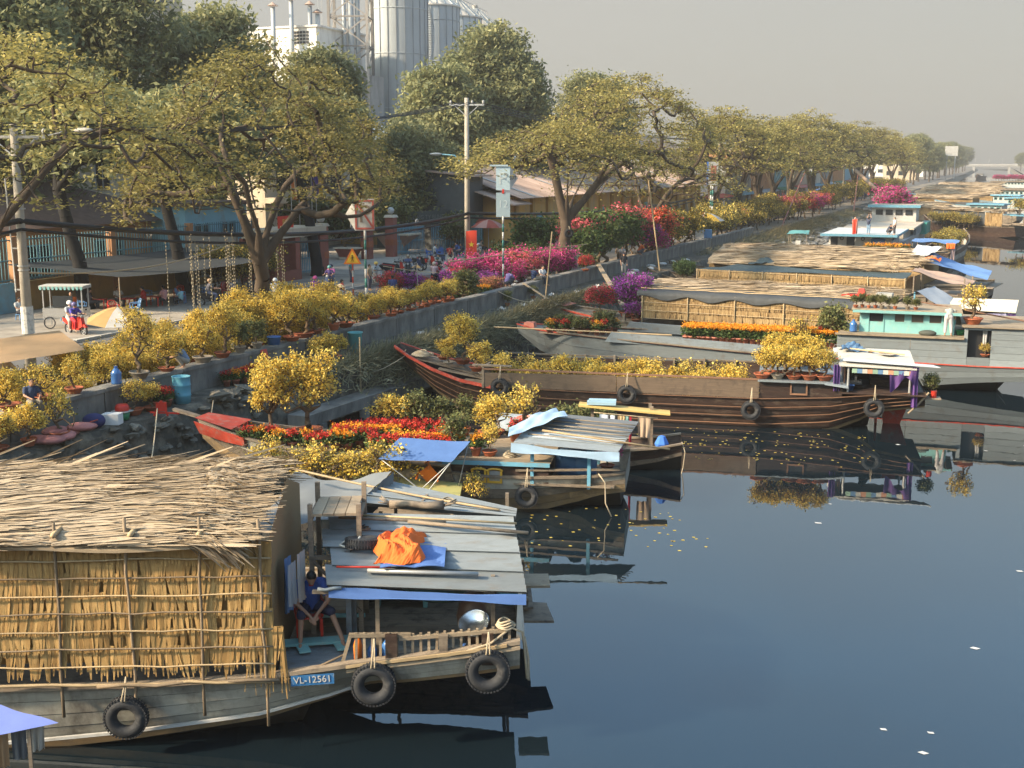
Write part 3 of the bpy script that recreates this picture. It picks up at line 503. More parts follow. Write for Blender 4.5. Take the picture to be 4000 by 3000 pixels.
# grain silos, lift tower, white factory block
silom = M('silo_steel', (.40, .425, .43), .55, .08, .6, (1, 1, 1), metal=.2, dirt=((.33, .33, .31), .25, .5, (1, 1, .2)))
SILO = [(-88.4, 168.2), (-90.4, 183.9), (-93.4, 199.5), (-96.4, 214.6)]
for i, (x, y) in enumerate(SILO):
    t = T('grain_silo', ['tallest-looking nearest galvanised grain silo behind the lattice tower', 'second grain silo with ribbed conical roof, behind the nearest', 'third grain silo from the left with ribbed conical roof', 'rearmost grain silo with conical roof beside the gantry'][i], 'silo', (x, y, 1.9), group='row of grain silos')
    MB().lathe([(4.55, 0), (4.55, 32.8)], 40).build('barrel', silom, t, True)
    MB().lathe([(4.75, 32.7), (4.75, 32.9), (.5, 36.2), (.5, 36.9), (.01, 37)], 32).build('roof', M('silo_roof', (.50, .45, .38), .6, .1, 1), t)
    ri = MB().box((4.6, 0, 16.4), (.09, .12, 32.8)).mesh('stiffener', M('silo_rib', (.26, .28, .29), .6, .1, 1))
    for k in range(22): link('stiffener', ri, t, rz=2*math.pi*k/22)
    hp = MB().torus((0, 0, 0), 4.58, .07, 'z', 40, 6).mesh('hoop', silom)
    for z in (8, 16, 24, 30.5, 32.75): link('hoop', hp, t, loc=(0, 0, z))
    rr = MB().bar((4.7, 0, 33.0), (.5, 0, 36.25), .14).mesh('roof_rib', silom)
    for k in range(20): link('roof_rib', rr, t, rz=2*math.pi*k/20)
    if i == 0:
        st = MB(); rl = MB()
        for k in range(90):
            a = R(205)+k*.045; z = 1+k*.36; st.box((5.1*math.cos(a), 5.1*math.sin(a), z), (.9, .28, .06), rz=a)
            rl.bar((5.5*math.cos(a), 5.5*math.sin(a), z), (5.5*math.cos(a), 5.5*math.sin(a), z+1.0), .05)
        rl.tube([(5.5*math.cos(R(205)+k*.045), 5.5*math.sin(R(205)+k*.045), 2+k*.36) for k in range(90)], .05, 5)
        st.build('stair_treads', steel, t, kind='stuff'); rl.build('stair_rail', steel, t, kind='stuff')
t = T('gantry', 'steel conveyor gantry crossing the silo roofs', 'gantry', (0, 0, 0)); a0, a1 = np.array((-89.5, 170, 37.6)), np.array((-99, 224, 37.6))
for s in (-1, 1):
    off = np.array((s*.9, 0, 0)); MB().bar(a0+off, a1+off, .2).build('beam', steel, t); MB().bar(a0+off+(0, 0, 1.1), a1+off+(0, 0, 1.1), .08).build('rail', steel, t)
    pm = MB()
    for k in range(28):
        p = a0+(a1-a0)*k/27+off; pm.bar(p, p+(0, 0, 1.1), .07)
        if k < 27: pm.bar(p, a0+(a1-a0)*(k+1)/27+off+(0, 0, 1.1), .05)
    pm.build('lattice', steel, t, kind='stuff')
for x, y in SILO+[(-98.6, 223)]: MB().bar((x, y, 30 if y > 220 else 38.2), (x, y, 37.6 if y > 220 else 38.9), .3).build('post', steel, t)
towerm = M('tower_steel', (.24, .215, .19), .7, .15, 2)
t = T('lattice_tower', 'tall lattice steel elevator tower with pipes left of the silos', 'tower', (-88.6, 154.3, 1.9), R(20))
for sx_ in (-1, 1):
    for sy_ in (-1, 1): MB().box((sx_*2.7, sy_*2.2, 22), (.36, .36, 44)).build('leg', towerm, t)
for k in range(11):
    z = 4*k; hb = MB()
    for s in (-1, 1):
        hb.bar((-2.7, s*2.2, z), (2.7, s*2.2, z), .22).bar((s*2.7, -2.2, z), (s*2.7, 2.2, z), .16)
        hb.bar((-2.7, s*2.2, z), (2.7, s*2.2, z+4), .17).bar((2.7, s*2.2, z), (-2.7, s*2.2, z+4), .17).bar((s*2.7, -2.2, z), (s*2.7, 2.2, z+4), .12)
    hb.build('bracing', towerm, t)
for x, y, r_ in ((-.8, -.6, .28), (.1, -.3, .42), (1.0, 0, .34)): MB().tube([(x, y, 0), (x, y, 46)], r_, 10).build('pipe', silom, t, True)
MB().bar((-3.6, -2.4, 0), (-3.6, -2.4, 40), .08).bar((-4.1, -2.4, 0), (-4.1, -2.4, 40), .08).build('ladder', steel, t)
t = T('white_factory_block', 'white stained factory block with roof chimneys left of the lattice tower', 'building', (0, 0, 0))
MB().bb(-112, -92, 143.5, 162, 1.9, 24.2).build('lower_wall', whitew, t); MB().bb(-111, -89.5, 146.5, 160, 1.9, 28.0).build('upper_wall', whitew, t); MB().bb(-111.2, -89.2, 146.3, 160.2, 28, 28.25).build('parapet', whitew, t); MB().bb(-89.5, -86, 149, 159, 1.9, 22).build('stair_wall', greyw, t)
vent = MB()
for i in range(6):
    for k in range(4): vent.box((-93.4+i*.5, 146.45, 26+k*.45), (.34, .16, .3))
vent.build('vent_grille', black, t)
for x, y, h_ in ((-94.6, 143.9, 6.3), (-92.6, 145.3, 7.2), (-90.6, 146.8, 6.6), (-89.9, 147.6, 5.6)):
    c = MB().tube([(x, y, 22.5), (x, y, 24.2+h_)], .3, 10).build('chimney', silom, t, True); MB().lathe([(.75, 24.2+h_+.15), (.05, 24.2+h_+.65)], 12, (x, y, 0)).build('cowl', rooftan, c)
rl = MB()
for x in np.arange(-112, -92, .5): rl.box((x, 143.6, 24.8), (.05, .05, 1.2))
rl.bb(-112, -92, 143.57, 143.63, 25.35, 25.42); rl.build('railing', steel, t)
t = T('rooftop_hut', 'beige rooftop hut showing between the dark tree crowns', 'building', (-78, 92, 1.9)); MB().bb(-5, 5, -4, 4, 0, 25.5).build('wall', cream, t); MB().bb(-5.3, 5.3, -4.3, 4.3, 25.5, 25.9).build('roof', concrete, t); MB().bb(5, 5.1, -3.6, -1.6, 21.5, 23.8).build('blue_panel', blue, t); windows(t, 5, 1, [(0, 1.6, 22, 24)])
# far down the canal: road bridge, hoarding, distant blocks and trees
t = T('road_bridge', 'distant concrete road bridge crossing the canal', 'bridge', (-24, 1240, 0), R(1))
MB().bb(-62, 62, -4, 4, 5.2, 6.3).build('deck', M('hazy_concrete', (.5, .48, .45), .9, .1, .2), t); MB().bb(-62, 62, -4.2, -4, 6.3, 7.3).build('railing', MATS['hazy_concrete'], t)
for x in (-15, 16): MB().bb(x-1, x+1, -3.5, 3.5, -1, 5.2).build('pier', MATS['hazy_concrete'], t)
for x in range(-50, 51, 12): MB().bar((x, -4, 7), (x, -4, 13), .25).build('lamp_post', steel, t)
t = T('hoarding', 'large blank white roadside hoarding on posts far down the bank', 'billboard', (-29, 600, 1.9), R(6)); MB().bb(-2.8, 2.8, -.2, .2, 10.5, 15).build('board', white, t)
for x in (-1.8, 1.8): MB().bar((x, .3, 0), (x, .3, 12), .35).build('post', steel, t)
for i, (x, y, wd, hh, cm, lb) in enumerate([(-62, 690, 30, 17, whitew, 'distant white apartment slab above the far trees'), (-84, 730, 36, 20, whitew, 'distant pale apartment slab left of the white one'), (-48, 560, 14, 9, cream, 'distant cream house front beside the far trees'), (-110, 1500, 60, 14, greyw, 'hazy grey block on the horizon left of the bridge'), (30, 1650, 70, 12, greyw, 'hazy low block on the horizon right of the bridge')]):
    t = T('distant_building', lb, 'building', (x, y, 1.5)); MB().bb(-wd/2, wd/2, 0, 14, 0, hh).build('wall', cm, t); MB().bb(-wd/2-.5, wd/2+.5, -.5, 14.5, hh, hh+.8).build('roof', concrete, t)
    for k in range(int(wd//5)):
        for z in np.arange(2.5, hh-2, 4): MB().bb(-wd/2+1.5+k*5, -wd/2+4+k*5, -.15, .02, z, z+1.8).build('window', glassd, t)
# ---------------------------------------------------------------- trees
def skeleton(seed, pts, fork, r0, limbs, lean=(0, 0), reach=.45):
    """greedy branch tree joining every crown point to the trunk; returns node positions, parents, radii"""
    r = np.random.default_rng(seed); N = [np.zeros(3)]; P = [-1]
    f = np.array(fork, float)
    for k in range(1, 6):
        u = k/5; N.append(np.array((f[0]*u**1.5, f[1]*u**1.5, f[2]*u))+r.normal(0, .05, 3)*(k < 5)); P.append(len(N)-2)
    ftop = len(N)-1; ctr = pts.mean(0); Rr = np.abs(pts-ctr).max(0)
    for k in range(limbs):
        a = 2*math.pi*(k+r.uniform(-.3, .3))/limbs; e = np.array((ctr[0]+Rr[0]*reach*math.cos(a), ctr[1]+Rr[1]*reach*math.sin(a), f[2]+(ctr[2]-f[2])*r.uniform(.7, 1.0)))
        prev = ftop; kink = r.normal(0, .35, 3)
        for q in range(1, 7):
            u = q/6; N.append(f+(e-f)*u+np.array((0, 0, (e[2]-f[2])*.25*math.sin(math.pi*u)))+kink*math.sin(math.pi*u)+r.normal(0, .08, 3)); P.append(prev); prev = len(N)-1
    order = np.argsort(np.linalg.norm(pts-f, axis=1)); cnt_tip = []
    A = np.zeros((len(N)+len(pts)*4+5, 3)); A[:len(N)] = N; n = len(N); dF = np.zeros(len(A)); dF[:n] = np.linalg.norm(A[:n]-f, axis=1)
    for i in order:
        p = pts[i]; d = np.linalg.norm(A[ftop:n]-p, axis=1)+.25*dF[ftop:n]+np.where(A[ftop:n, 2] > p[2]+.3, .8, 0); j = ftop+int(np.argmin(d)); s = A[j].copy(); L = np.linalg.norm(p-s); prev = j
        side = r.normal(0, .10*L, 3)
        for q in (1/3, 2/3, 1):
            c = s+(p-s)*q+side*math.sin(math.pi*q)+np.array((0, 0, -.10*L*math.sin(math.pi*q))); A[n] = c; dF[n] = np.linalg.norm(c-f); P.append(prev); prev = n; n += 1
        cnt_tip.append(prev)
    A = A[:n]; P = np.array(P); c = np.zeros(n); c[cnt_tip] = 1
    for i in range(n-1, 0, -1): c[P[i]] += c[i]
    c = np.maximum(c, 1); rad = r0*(c/c.max())**.48; rad[:ftop] = r0*np.linspace(1.35, 1.0, ftop)
    return A, P, np.maximum(rad, .012), np.array(cnt_tip)
def leaf_quads(C, n, spread, size, seed, droop=0., flat=.35, elong=2.):
    r = np.random.default_rng(seed); k = len(C); c = np.repeat(C, n, 0)+r.normal(0, 1, (k*n, 3))*np.array(spread)
    d = r.normal(0, 1, (k*n, 3)); d[:, 2] = d[:, 2]*flat-droop; d = nrm(d); nv = r.normal(0, .55, (k*n, 3)); nv[:, 2] += 1-min(droop, .7); a = nrm(np.cross(d, nv)); s = (size*r.uniform(.6, 1.25, k*n))[:, None]
    u = d*s*elong/2; v = a*s/2
    Q = np.stack([c-u, c-u*.1+v, c+u, c-u*.1-v], 1); t = np.clip(np.repeat(r.normal(.45, .2, k), n)+r.normal(0, .16, k*n), 0, 1); return Q, t
def make_tree(name, label, loc, rz, pts, fork, r0, limbs, seed, nl, spread, size, leaf, group=None, droop=0., flat=.35, elong=2., bk=bark, reach=.45):
    A, P, rad, tips = skeleton(seed, pts, fork, r0, limbs, reach=reach)
    t = T(name, label, 'tree', loc, rz, group); i = np.arange(1, len(A)); m = MB().frusta(A[P[i]], A[i], rad[P[i]]*.98, rad[i], 7)
    m.lathe([(r0*1.9, -.1), (r0*1.5, .25), (r0*1.33, .7)], 10); m.build('trunk', bk, t, True)
    Q, tt = leaf_quads(A[tips], nl, spread, size, seed+1, droop, flat, elong); MB().quads(Q, tt).build('crown', leaf, t, kind='stuff'); return t
def umbrella(seed, n, Rx, Ry, zb, H, off=(0, 0), thick=.35, lump=.18):
    r = np.random.default_rng(seed); a = r.uniform(0, 2*math.pi, n); q = np.sqrt(r.uniform(0.01, 1, n)); ph = r.uniform(0, 6, 4)
    k = 1+lump*(np.sin(2*a+ph[0])+.7*np.sin(3*a+ph[1])+.5*np.sin(5*a+ph[2])); x = Rx*q*k*np.cos(a); y = Ry*q*k*np.sin(a)
    z = zb+H*(1-q**2.2)*(1+.14*np.sin(3*a+ph[3]))-r.uniform(0, thick, n)**1.3*H
    return np.stack([x+off[0], y+off[1], z], 1)
# the rain trees along the canal: big near ones built singly, farther ones from three shapes
GT = 'spreading street trees along the canal'
make_tree('rain_tree', 'wide spreading tree at the left edge behind the concrete pole', (-33.4, 30.4, 1.9), 0, umbrella(3, 360, 6.6, 10, 7.4, 4.6, (1.0, 1.5), .28), (.6, .8, 4.6), .30, 6, 3, 50, (.48, .48, .10), .10, leafrain, GT)
make_tree('rain_tree', 'large spreading tree hung with light strings, beside the big bonsai bowls', (-32.6, 48.0, 1.9), 0, umbrella(5, 480, 5.6, 11.2, 6.6, 6.4, (-.6, 1.4), .25), (.5, -1.0, 3.5), .34, 6, 5, 50, (.50, .50, .11), .105, leafrain, GT)
make_tree('rain_tree', 'spreading forked tree with a tyre ring on its trunk above the pink bougainvillea', (-29.4, 80.6, 1.9), 0, np.concatenate([umbrella(8, 300, 7.0, 12, 7.4, 3.2, (0, 0), .3), umbrella(9, 330, 7, 13, 9.4, 5.0, (1, 13), .3)]), (0, .3, 4.0), .40, 5, 8, 46, (.52, .52, .13), .125, leafrain, GT)
make_tree('rain_tree', 'thin leaved crooked tree between the coral bougainvillea and the warehouse', (-30.3, 103.9, 1.9), 0, umbrella(12, 240, 7, 11, 5.6, 3.6, (0, 3), .4), (.2, 1.2, 2.8), .34, 5, 12, 24, (.5, .5, .2), .13, leafrain, GT)
protos = []
for k in range(3):
    protos.append(make_tree('rain_tree', ['spreading street tree behind the orange parasol', 'spreading street tree right of the orange parasol', 'spreading street tree leaning over the long tan canopy'][k], [(-33.4, 140, 1.9), (-32, 153, 1.9), (-33.5, 172, 1.9)][k], k*1.3, umbrella(20+k, 300, 8.2, 8.8, 7.4, 6.2, (1, 0), .28), (.5-.4*k, .6, 3.2), .42, 6, 21+k, 46, (.58, .58, .15), .165, leafrain, GT))
FT = [(-34, 196), (-33, 219), (-34.5, 243), (-33, 270), (-34, 300), (-35, 334), (-34, 372), (-34.5, 415), (-37, 205), (-39, 262)]
WO = ['first', 'second', 'third', 'fourth', 'fifth', 'sixth', 'seventh', 'eighth', 'ninth', 'tenth']
for i, (x, y) in enumerate(FT): clone(protos[i % 3], (x, y, 1.9), 1.7*i, 'spreading tree in the hazy far row along the canal, '+WO[i]+' beyond the flag boat' if i < 8 else 'spreading tree across the street behind the far row, '+['nearer', 'farther'][i-8]+' one', GT, [1.08, 1.18, 1.0, 1.15, 1.1, 1.2, 1.12, 1.05, 1, 1][i])
def dome(seed, n, Rx, Ry, zb, zt, off=(0, 0), lobes=5):
    r = np.random.default_rng(seed); out = []
    cs = [np.array((off[0]+r.uniform(-.4, .4)*Rx, off[1]+r.uniform(-.45, .45)*Ry, zb+(zt-zb)*r.uniform(.25, .62))) for _ in range(lobes)]+[np.array((off[0], off[1], zb+(zt-zb)*.55))]
    for c in cs:
        k = n//len(cs); d = nrm(r.normal(0, 1, (k, 3))); d[:, 2] = np.where(d[:, 2] < -.5, -d[:, 2], d[:, 2]); q = r.uniform(.55, 1, (k, 1))**.5
        out.append(c+d*q*np.array((Rx*.62, Ry*.62, (zt-zb)*.42)))
    return np.concatenate(out)
GE = 'dense evergreen trees behind the street'
def evergreen(label, loc, seed, Rx, Ry, zb, zt, n=420, nl=80, size=.225, rz=0): return make_tree('evergreen_tree', label, loc, rz, dome(seed, n, Rx, Ry, zb, zt), (0, 0, zb*.8), .38, 5, seed, nl, (.6, .6, .5), size, leafdark, GE, droop=.55, flat=.6, elong=2.4, reach=.4)
ev0 = evergreen('dense dark evergreen tree at the top left corner', (-60, 60, 1.9), 31, 7, 7, 5, 21)
evergreen('tall loose evergreen tree left of the beige rooftop hut', (-63.5, 71.5, 1.9), 32, 7, 7.5, 6, 23)
evergreen('rounded evergreen tree right of the beige rooftop hut', (-59.5, 82, 1.9), 33, 7, 8, 4, 20.5, 520, 80)
evergreen('small evergreen tree in front of the white factory block', (-57.2, 93.3, 1.9), 34, 3.6, 3.6, 8, 17.6, 300)
evergreen('broad evergreen tree with twin tops right of the silos', (-56.5, 119.5, 1.9), 36, 6.5, 6.5, 2, 18.5, 500, 74, .255)
evergreen('tallest evergreen tree beside the wires, right of the silos', (-55.5, 131, 1.9), 37, 7.5, 9, 4, 24, 620, 74, .255)
clone(ev0, (-50.5, 147, 1.9), 2.0, 'greener evergreen tree sloping down to the flat crowned street tree', GE, .88)
evergreen('bushy tree in front of the factory office', (-53.5, 104, 1.9), 38, 5.5, 6, 1.5, 12, 380, 70, .21)
clone(ev0, (-68, 48, 1.9), 4.0, 'evergreen tree behind the bungalow at the far left', GE, 1.0)
# dark leaning trunks on the far pavement carry their crowns out of sight above
for lb, x, y, s in (('dark leaning street trunk numbered in white beside the noodle stall awning', -47.0, 52.0, 35), ('dark street tree trunk behind the hanging light strings', -47.0, 60.6, 41), ('dark leaning trunk with white number beside the gate house', -45.4, 73.6, 42)):
    make_tree('street_tree', lb, (x, y, 1.95), 0, dome(s, 150, 4.5, 4.5, 7.5, 12.5), (-.9, -.5, 6.5), .33, 4, s, 60, (.5, .5, .4), .24, leafdark, 'dark trunks on the far pavement', droop=.5, flat=.6, elong=2.2, bk=M('dark_bark', (.018, .016, .015), .95, .3, 3, bump=.6))
for i, (x, y, s) in enumerate([(-33, 520, 1.0), (-34, 560, .9), (-36, 640, 1.1), (-40, 760, 1.2), (2, 1180, 1.0), (14, 1050, .8), (-52, 1150, 1.1), (-62, 1300, 1.2)]+[(-33.5-random.random()*9-.012*q, 452+q, .8+.5*random.random()) for q in range(0, 700, 34)]): clone(ev0, (x, y, 1.5), i, ('hazy round tree far down the canal, '+['beside the hoarding', 'just left of the hoarding', 'behind the hoarding', 'on the left bank well before the bridge', 'at the right end of the bridge', 'on the right bank before the bridge', 'at the left end of the bridge', 'beyond the left end of the bridge'][i]) if i < 8 else 'hazy tree in the far left bank row, '+ordw(i-8)+' beyond the street trees', 'hazy distant trees', s*.75)
# ---------------------------------------------------------------- boat building kit
def plank_run(pts_top, pts_bot, out, th=.05):
    """one strake: closed thin shell between two edge polylines, 'out' = outward y sign"""
    a, b = np.array(pts_top, float), np.array(pts_bot, float); o = np.array((0, out*th, 0)); n = len(a)
    rows = np.stack([a-o, a, b+o*.12, b-o], 1); m = MB(); i = np.arange(n*4).reshape(n, 4); f = []
    for k in range(4): f += [(int(i[q, k]), int(i[q+1, k]), int(i[q+1, (k+1) % 4]), int(i[q, (k+1) % 4])) for q in range(n-1)]
    f += [tuple(int(q) for q in i[0]), tuple(int(q) for q in i[-1][::-1])]
    return m.add(rows.reshape(-1, 3), f)
def hull(root, st, yc, mats, cuts=None, deck=None, deckmat=None, keel=-.5, dense=6, far=None, plank_len=0):
    """lofted hull: stations (x, half beam top, sheer z, half beam bottom, bottom z); near side in separate strakes"""
    st = np.array(st, float); xs = np.unique(np.concatenate([np.linspace(st[i, 0], st[i+1, 0], dense) for i in range(len(st)-1)])); S = np.stack([xs]+[np.interp(xs, st[:, 0], st[:, k]) for k in range(1, 5)], 1)
    for k in range(1, 5):   # soften the station corners
        q = S[:, k].copy(); q[1:-1] = (S[:-2, k]+2*S[1:-1, k]+S[2:, k])/4; S[:, k] = q
    n = len(mats); cuts = cuts or [i/n for i in range(n+1)]
    def pt(s, u, sg): bul = .03*math.sin(math.pi*min(u, 1))*(s[1]); return (s[0], yc+sg*(s[1]*(1-u)+s[3]*u+bul*.5), s[2]*(1-u)+s[4]*u)
    for i in range(n):
        u0, u1 = cuts[i]+.006, cuts[i+1]-.006; segs = [(0, len(S))]
        if plank_len:
            k = max(4, int(len(S)*plank_len/(xs[-1]-xs[0]))); off = (i*k//2) % k; e = sorted(set([0]+list(range(off, len(S)-3, k))+[len(S)-1])); e = [e[0]]+[q for q in e[1:-1] if q > 2]+[e[-1]]; segs = [(e[j], e[j+1]+1) for j in range(len(e)-1)]
        for a, b in segs: plank_run([pt(s, u0, -1) for s in S[a:b]], [pt(s, u1, -1) for s in S[a:b]], -1).build('hull_plank', mats[i], root)
    fm = far or mats[0]
    m = MB().grid([[pt(s, u, 1) for u in np.linspace(0, 1, 4)] for s in S]); m.build('far_side', fm, root)
    m = MB().grid([[pt(s, 1, -1), (s[0], yc-s[3]*.5, s[4]*.5+keel*.5), (s[0], yc, min(s[4], keel) if s[4] < .5 else s[4]-.05), (s[0], yc+s[3]*.5, s[4]*.5+keel*.5), pt(s, 1, 1)] if s[4] < .6 else [pt(s, 1, -1), (s[0], yc-s[3]*.5, s[4]), (s[0], yc, s[4]), (s[0], yc+s[3]*.5, s[4]), pt(s, 1, 1)] for s in S]); m.build('bottom', M('dark_wet_bottom', (.03, .024, .018), .6, .3, 2), root)
    for e in (0, -1):
        s = S[e]; MB().add([pt(s, .01, -1), pt(s, .99, -1), pt(s, .99, 1), pt(s, .01, 1)], [(0, 1, 2, 3)]).build('transom' if e else 'stem', mats[0], root)
    if deck is not None:
        x0, x1, z0, z1 = deck; xs2 = np.linspace(x0, x1, 14); wd = .32
        for k in range(int(2*st[:, 1].max()/wd)+1):
            y = yc-st[:, 1].max()+k*wd+.16; run = [x for x in xs2 if abs(y-yc) < np.interp(x, S[:, 0], S[:, 1])-.08]
            if len(run) > 1:
                f = lambda x: z0+(z1-z0)*(x-x0)/(x1-x0); g = [[(x, y-wd/2+.012, f(x)), (x, y+wd/2-.012, f(x))] for x in (run[0], run[-1])]; MB().grid(g, thick=.04).build('deck_plank', deckmat or wood, root)
    return S
def gunwale(root, S, yc, mat, w=.14, h=.07, dz=.02, sides=(-1, 1), name='gunwale', x0=None, x1=None, u=0.0, push=0):
    for sg in sides:
        P = [(s[0], yc+sg*(s[1]*(1-u)+s[3]*u+push), s[2]*(1-u)+s[4]*u+dz) for s in S if (x0 is None or s[0] >= x0) and (x1 is None or s[0] <= x1)]
        m = MB(); a = np.array(P); n = len(a); o = np.array((0, w/2, 0)); z = np.array((0, 0, h/2)); V = np.stack([a-o-z, a+o-z, a+o+z, a-o+z], 1).reshape(-1, 3); f = []
        for k in range(4): f += [(q*4+k, q*4+(k+1) % 4, q*4+4+(k+1) % 4, q*4+4+k) for q in range(n-1)]
        m.add(V, f+[(3, 2, 1, 0), (n*4-4, n*4-3, n*4-2, n*4-1)]).build(name, mat, root)
def thatch_wall(root, x0, x1, ztop, zbot, y, rows, mat=thatchgold, fringe=.5, bw=(.03, .06), back=True, dens=1.0, ry=None):
    zt = ztop if callable(ztop) else (lambda x: ztop); zb = zbot if callable(zbot) else (lambda x: zbot)
    if back: MB().add([(x0, y+.05, zb(x0)), (x1, y+.05, zb(x1)), (x1, y+.05, zt(x1)), (x0, y+.05, zt(x0))], [(0, 1, 2, 3)]).build('mat_backing', mat, root)
    for k in range(rows):
        n = int((x1-x0)/np.mean(bw)*3.2*dens); x = np.sort(rng.uniform(x0, x1, n)); a, b = np.vectorize(zt)(x), np.vectorize(zb)(x); rh = (a-b)/rows; zz = a-rh*k+rng.normal(0, .012, n)
        last = k == rows-1; L = rh*(1.3 if not last else 1.0)*(1+rng.uniform(-.08, .1, n)); 
        if last: L = rh*.9+rng.uniform(0, fringe, n)**1.5*1.2
        sway = np.interp(x, np.linspace(x0, x1, 24), rng.normal(0, .10, 24)); d = np.stack([sway+rng.normal(0, .05, n), np.full(n, -.05), np.full(n, -1.)], 1)
        base = np.stack([x, np.full(n, y-.012*k)+rng.uniform(-.02, 0, n), zz], 1); t = np.clip(np.interp(x, np.linspace(x0, x1, 18), rng.uniform(.15, .85, 18))+rng.normal(0, .22, n), 0, 1)
        MB().blades(base, d, np.tile((0, -1., 0), (n, 1))+rng.normal(0, .13, (n, 3)), L, rng.uniform(*bw, n), t, bend=.03, n=2 if not last else 3).build('thatch_row', mat, root, kind='stuff')
def thatch_roof(root, x0, x1, prof, n, L=(.7, 1.5), wd=(.035, .075), mat=thatch, frizz=.12, endfan=True, name='thatch_roof'):
    P = np.array(prof, float); s = np.concatenate([[0], np.cumsum(np.linalg.norm(np.diff(P, axis=0), axis=1))]); g = []
    for x in np.linspace(x0, x1, 30): g.append([(x, p[0], p[1]-.03+.03*math.sin(x*2.1+q)) for q, p in enumerate(P)])
    MB().grid(g, thick=.05).build('roof_mat', mat, root)
    u = rng.uniform(0, s[-1], n); x = rng.uniform(x0-.1, x1-.5, n); y = np.interp(u, s, P[:, 0]); z = np.interp(u, s, P[:, 1]); k = np.clip(np.searchsorted(s, u)-1, 0, len(P)-2); tg = P[k+1]-P[k]; nv = np.stack([np.zeros(n), -tg[:, 1], tg[:, 0]], 1); nv = nrm(nv)*np.sign(nv[:, 2:3]+1e-6)
    wave = .16*np.sin(x*1.1+u*1.7)+.10*np.sin(x*2.7-u*2.3)
    d = np.stack([np.ones(n), rng.normal(0, .10, n)+wave, rng.normal(.015, .035, n)], 1); base = np.stack([x, y, z], 1)+nv*rng.uniform(.0, .06, n)[:, None]
    m = MB().blades(base, d, nv+rng.normal(0, .26, (n, 3)), rng.uniform(*L, n), rng.uniform(*wd, n), np.clip(.5+.25*np.sin(x*.9+u*1.3)+rng.normal(0, .22, n), 0, 1), bend=frizz*.25, n=3)
    if endfan:
        k = n//9; u = rng.uniform(0, s[-1], k); y = np.interp(u, s, P[:, 0]); z = np.interp(u, s, P[:, 1]); d = np.stack([np.ones(k), rng.normal(-.15, .3, k), rng.normal(-.25, .22, k)], 1)
        m.blades(np.stack([np.full(k, x1-.7)+rng.uniform(-.3, .3, k), y, z+rng.uniform(.02, .14, k)], 1), d, np.tile((0, 0, 1.), (k, 1))+rng.normal(0, .4, (k, 3)), rng.uniform(.4, .75, k), rng.uniform(*wd, k), bend=-.3, n=4)
    m.build(name, mat, root, kind='stuff')
def bpole(root, p0, p1, r=.025, mat=bamboo, name='pole', wob=.02, n=6):
    wob = wob*.5; r = r*.85
    p0, p1 = np.array(p0, float), np.array(p1, float); L = np.linalg.norm(p1-p0); k = max(3, int(L/.45)); ps = [p0+(p1-p0)*i/k+rng.normal(0, wob, 3)*(0 < i < k) for i in range(k+1)]
    rr = [r*(1+.12*((i % 2) == 0)) for i in range(k+1)]; return MB().tube(ps, rr, n).build(name, mat, root, True)
def ropeline(p0, p1, sag, r=.018, n=14): p0, p1 = np.array(p0, float), np.array(p1, float); return [p0+(p1-p0)*i/n-np.array((0, 0, sag*4*(i/n)*(1-i/n))) for i in range(n+1)]
def mooring(label, p0, p1, sag, r=.02): return solo('mooring_rope', label, 'rope', MB().tube(ropeline(p0, p1, sag), r, 5), rope, group='mooring ropes', smooth=True)
_ty = {}
def tyre(loc, rz, label, r=.33, hang=.45, tilt=0., grp='fender tyres'):
    t = T('tyre', label, 'tyre', loc, rz, grp); t.rotation_euler.x = tilt
    if not _ty:
        a = MB().torus((0, 0, 0), .235, .095, 'y', 36, 12, 1.05).torus((0, 0, 0), .29, .045, 'y', 36, 8, 1.7); _ty['a'] = a.mesh('carcass', rubber, True)
        b = MB()
        for k in range(40):
            q = 2*math.pi*k/40
            for s in (-1, 1): b.box((.327*math.cos(q), s*.045, .327*math.sin(q)), (.022, .07, .03), ry=-q)
        _ty['b'] = b.mesh('tread', rubber)
    s = r/.33; link('carcass', _ty['a'], t, scale=s); link('tread', _ty['b'], t, scale=s)
    if hang: MB().tube([(-.03, 0, r*.7), (-.02, -.13*s, r), (0, -.02, r+hang*.5), (.02, .06, r+hang)], .014, 5).tube([(.03, 0, r*.7), (.04, -.13*s, r), (.03, -.02, r+hang*.5), (.02, .06, r+hang)], .014, 5).build('rope', rope, t, True)
    return t
def coil(loc, label, R0=.25, n=4, r=.018, par=None):
    m = MB()
    for k in range(n):
        rr = R0*(1-.12*k); m.tube([(rr*math.cos(a)*(1+.1*math.sin(3*a+k)), rr*math.sin(a), .02+k*.03+.02*math.sin(2*a+k)) for a in np.linspace(0, 6.2, 22)], r, 5)
    return solo('rope_coil', label, 'rope', m, rope, loc, smooth=True)
def sheet(P00, P10, P01, P11, mat, nu=14, nv=10, sag=.1, wr=.03, seed=0):
    r = np.random.default_rng(seed); P = [np.array(p, float) for p in (P00, P10, P01, P11)]; g = []; ph = r.uniform(0, 6, 6)
    for i in range(nu+1):
        u = i/nu; row = []
        for j in range(nv+1):
            v = j/nv; p = P[0]*(1-u)*(1-v)+P[1]*u*(1-v)+P[2]*(1-u)*v+P[3]*u*v; row.append(p+np.array((0, 0, -sag*4*u*(1-u)*(.4+.6*4*v*(1-v))+wr*(math.sin(7*u+ph[0]+3*v)+math.sin(11*v+ph[1]+4*u)+.6*math.sin(17*u-9*v+ph[2])))))
        g.append(row)
    return MB().grid(g)
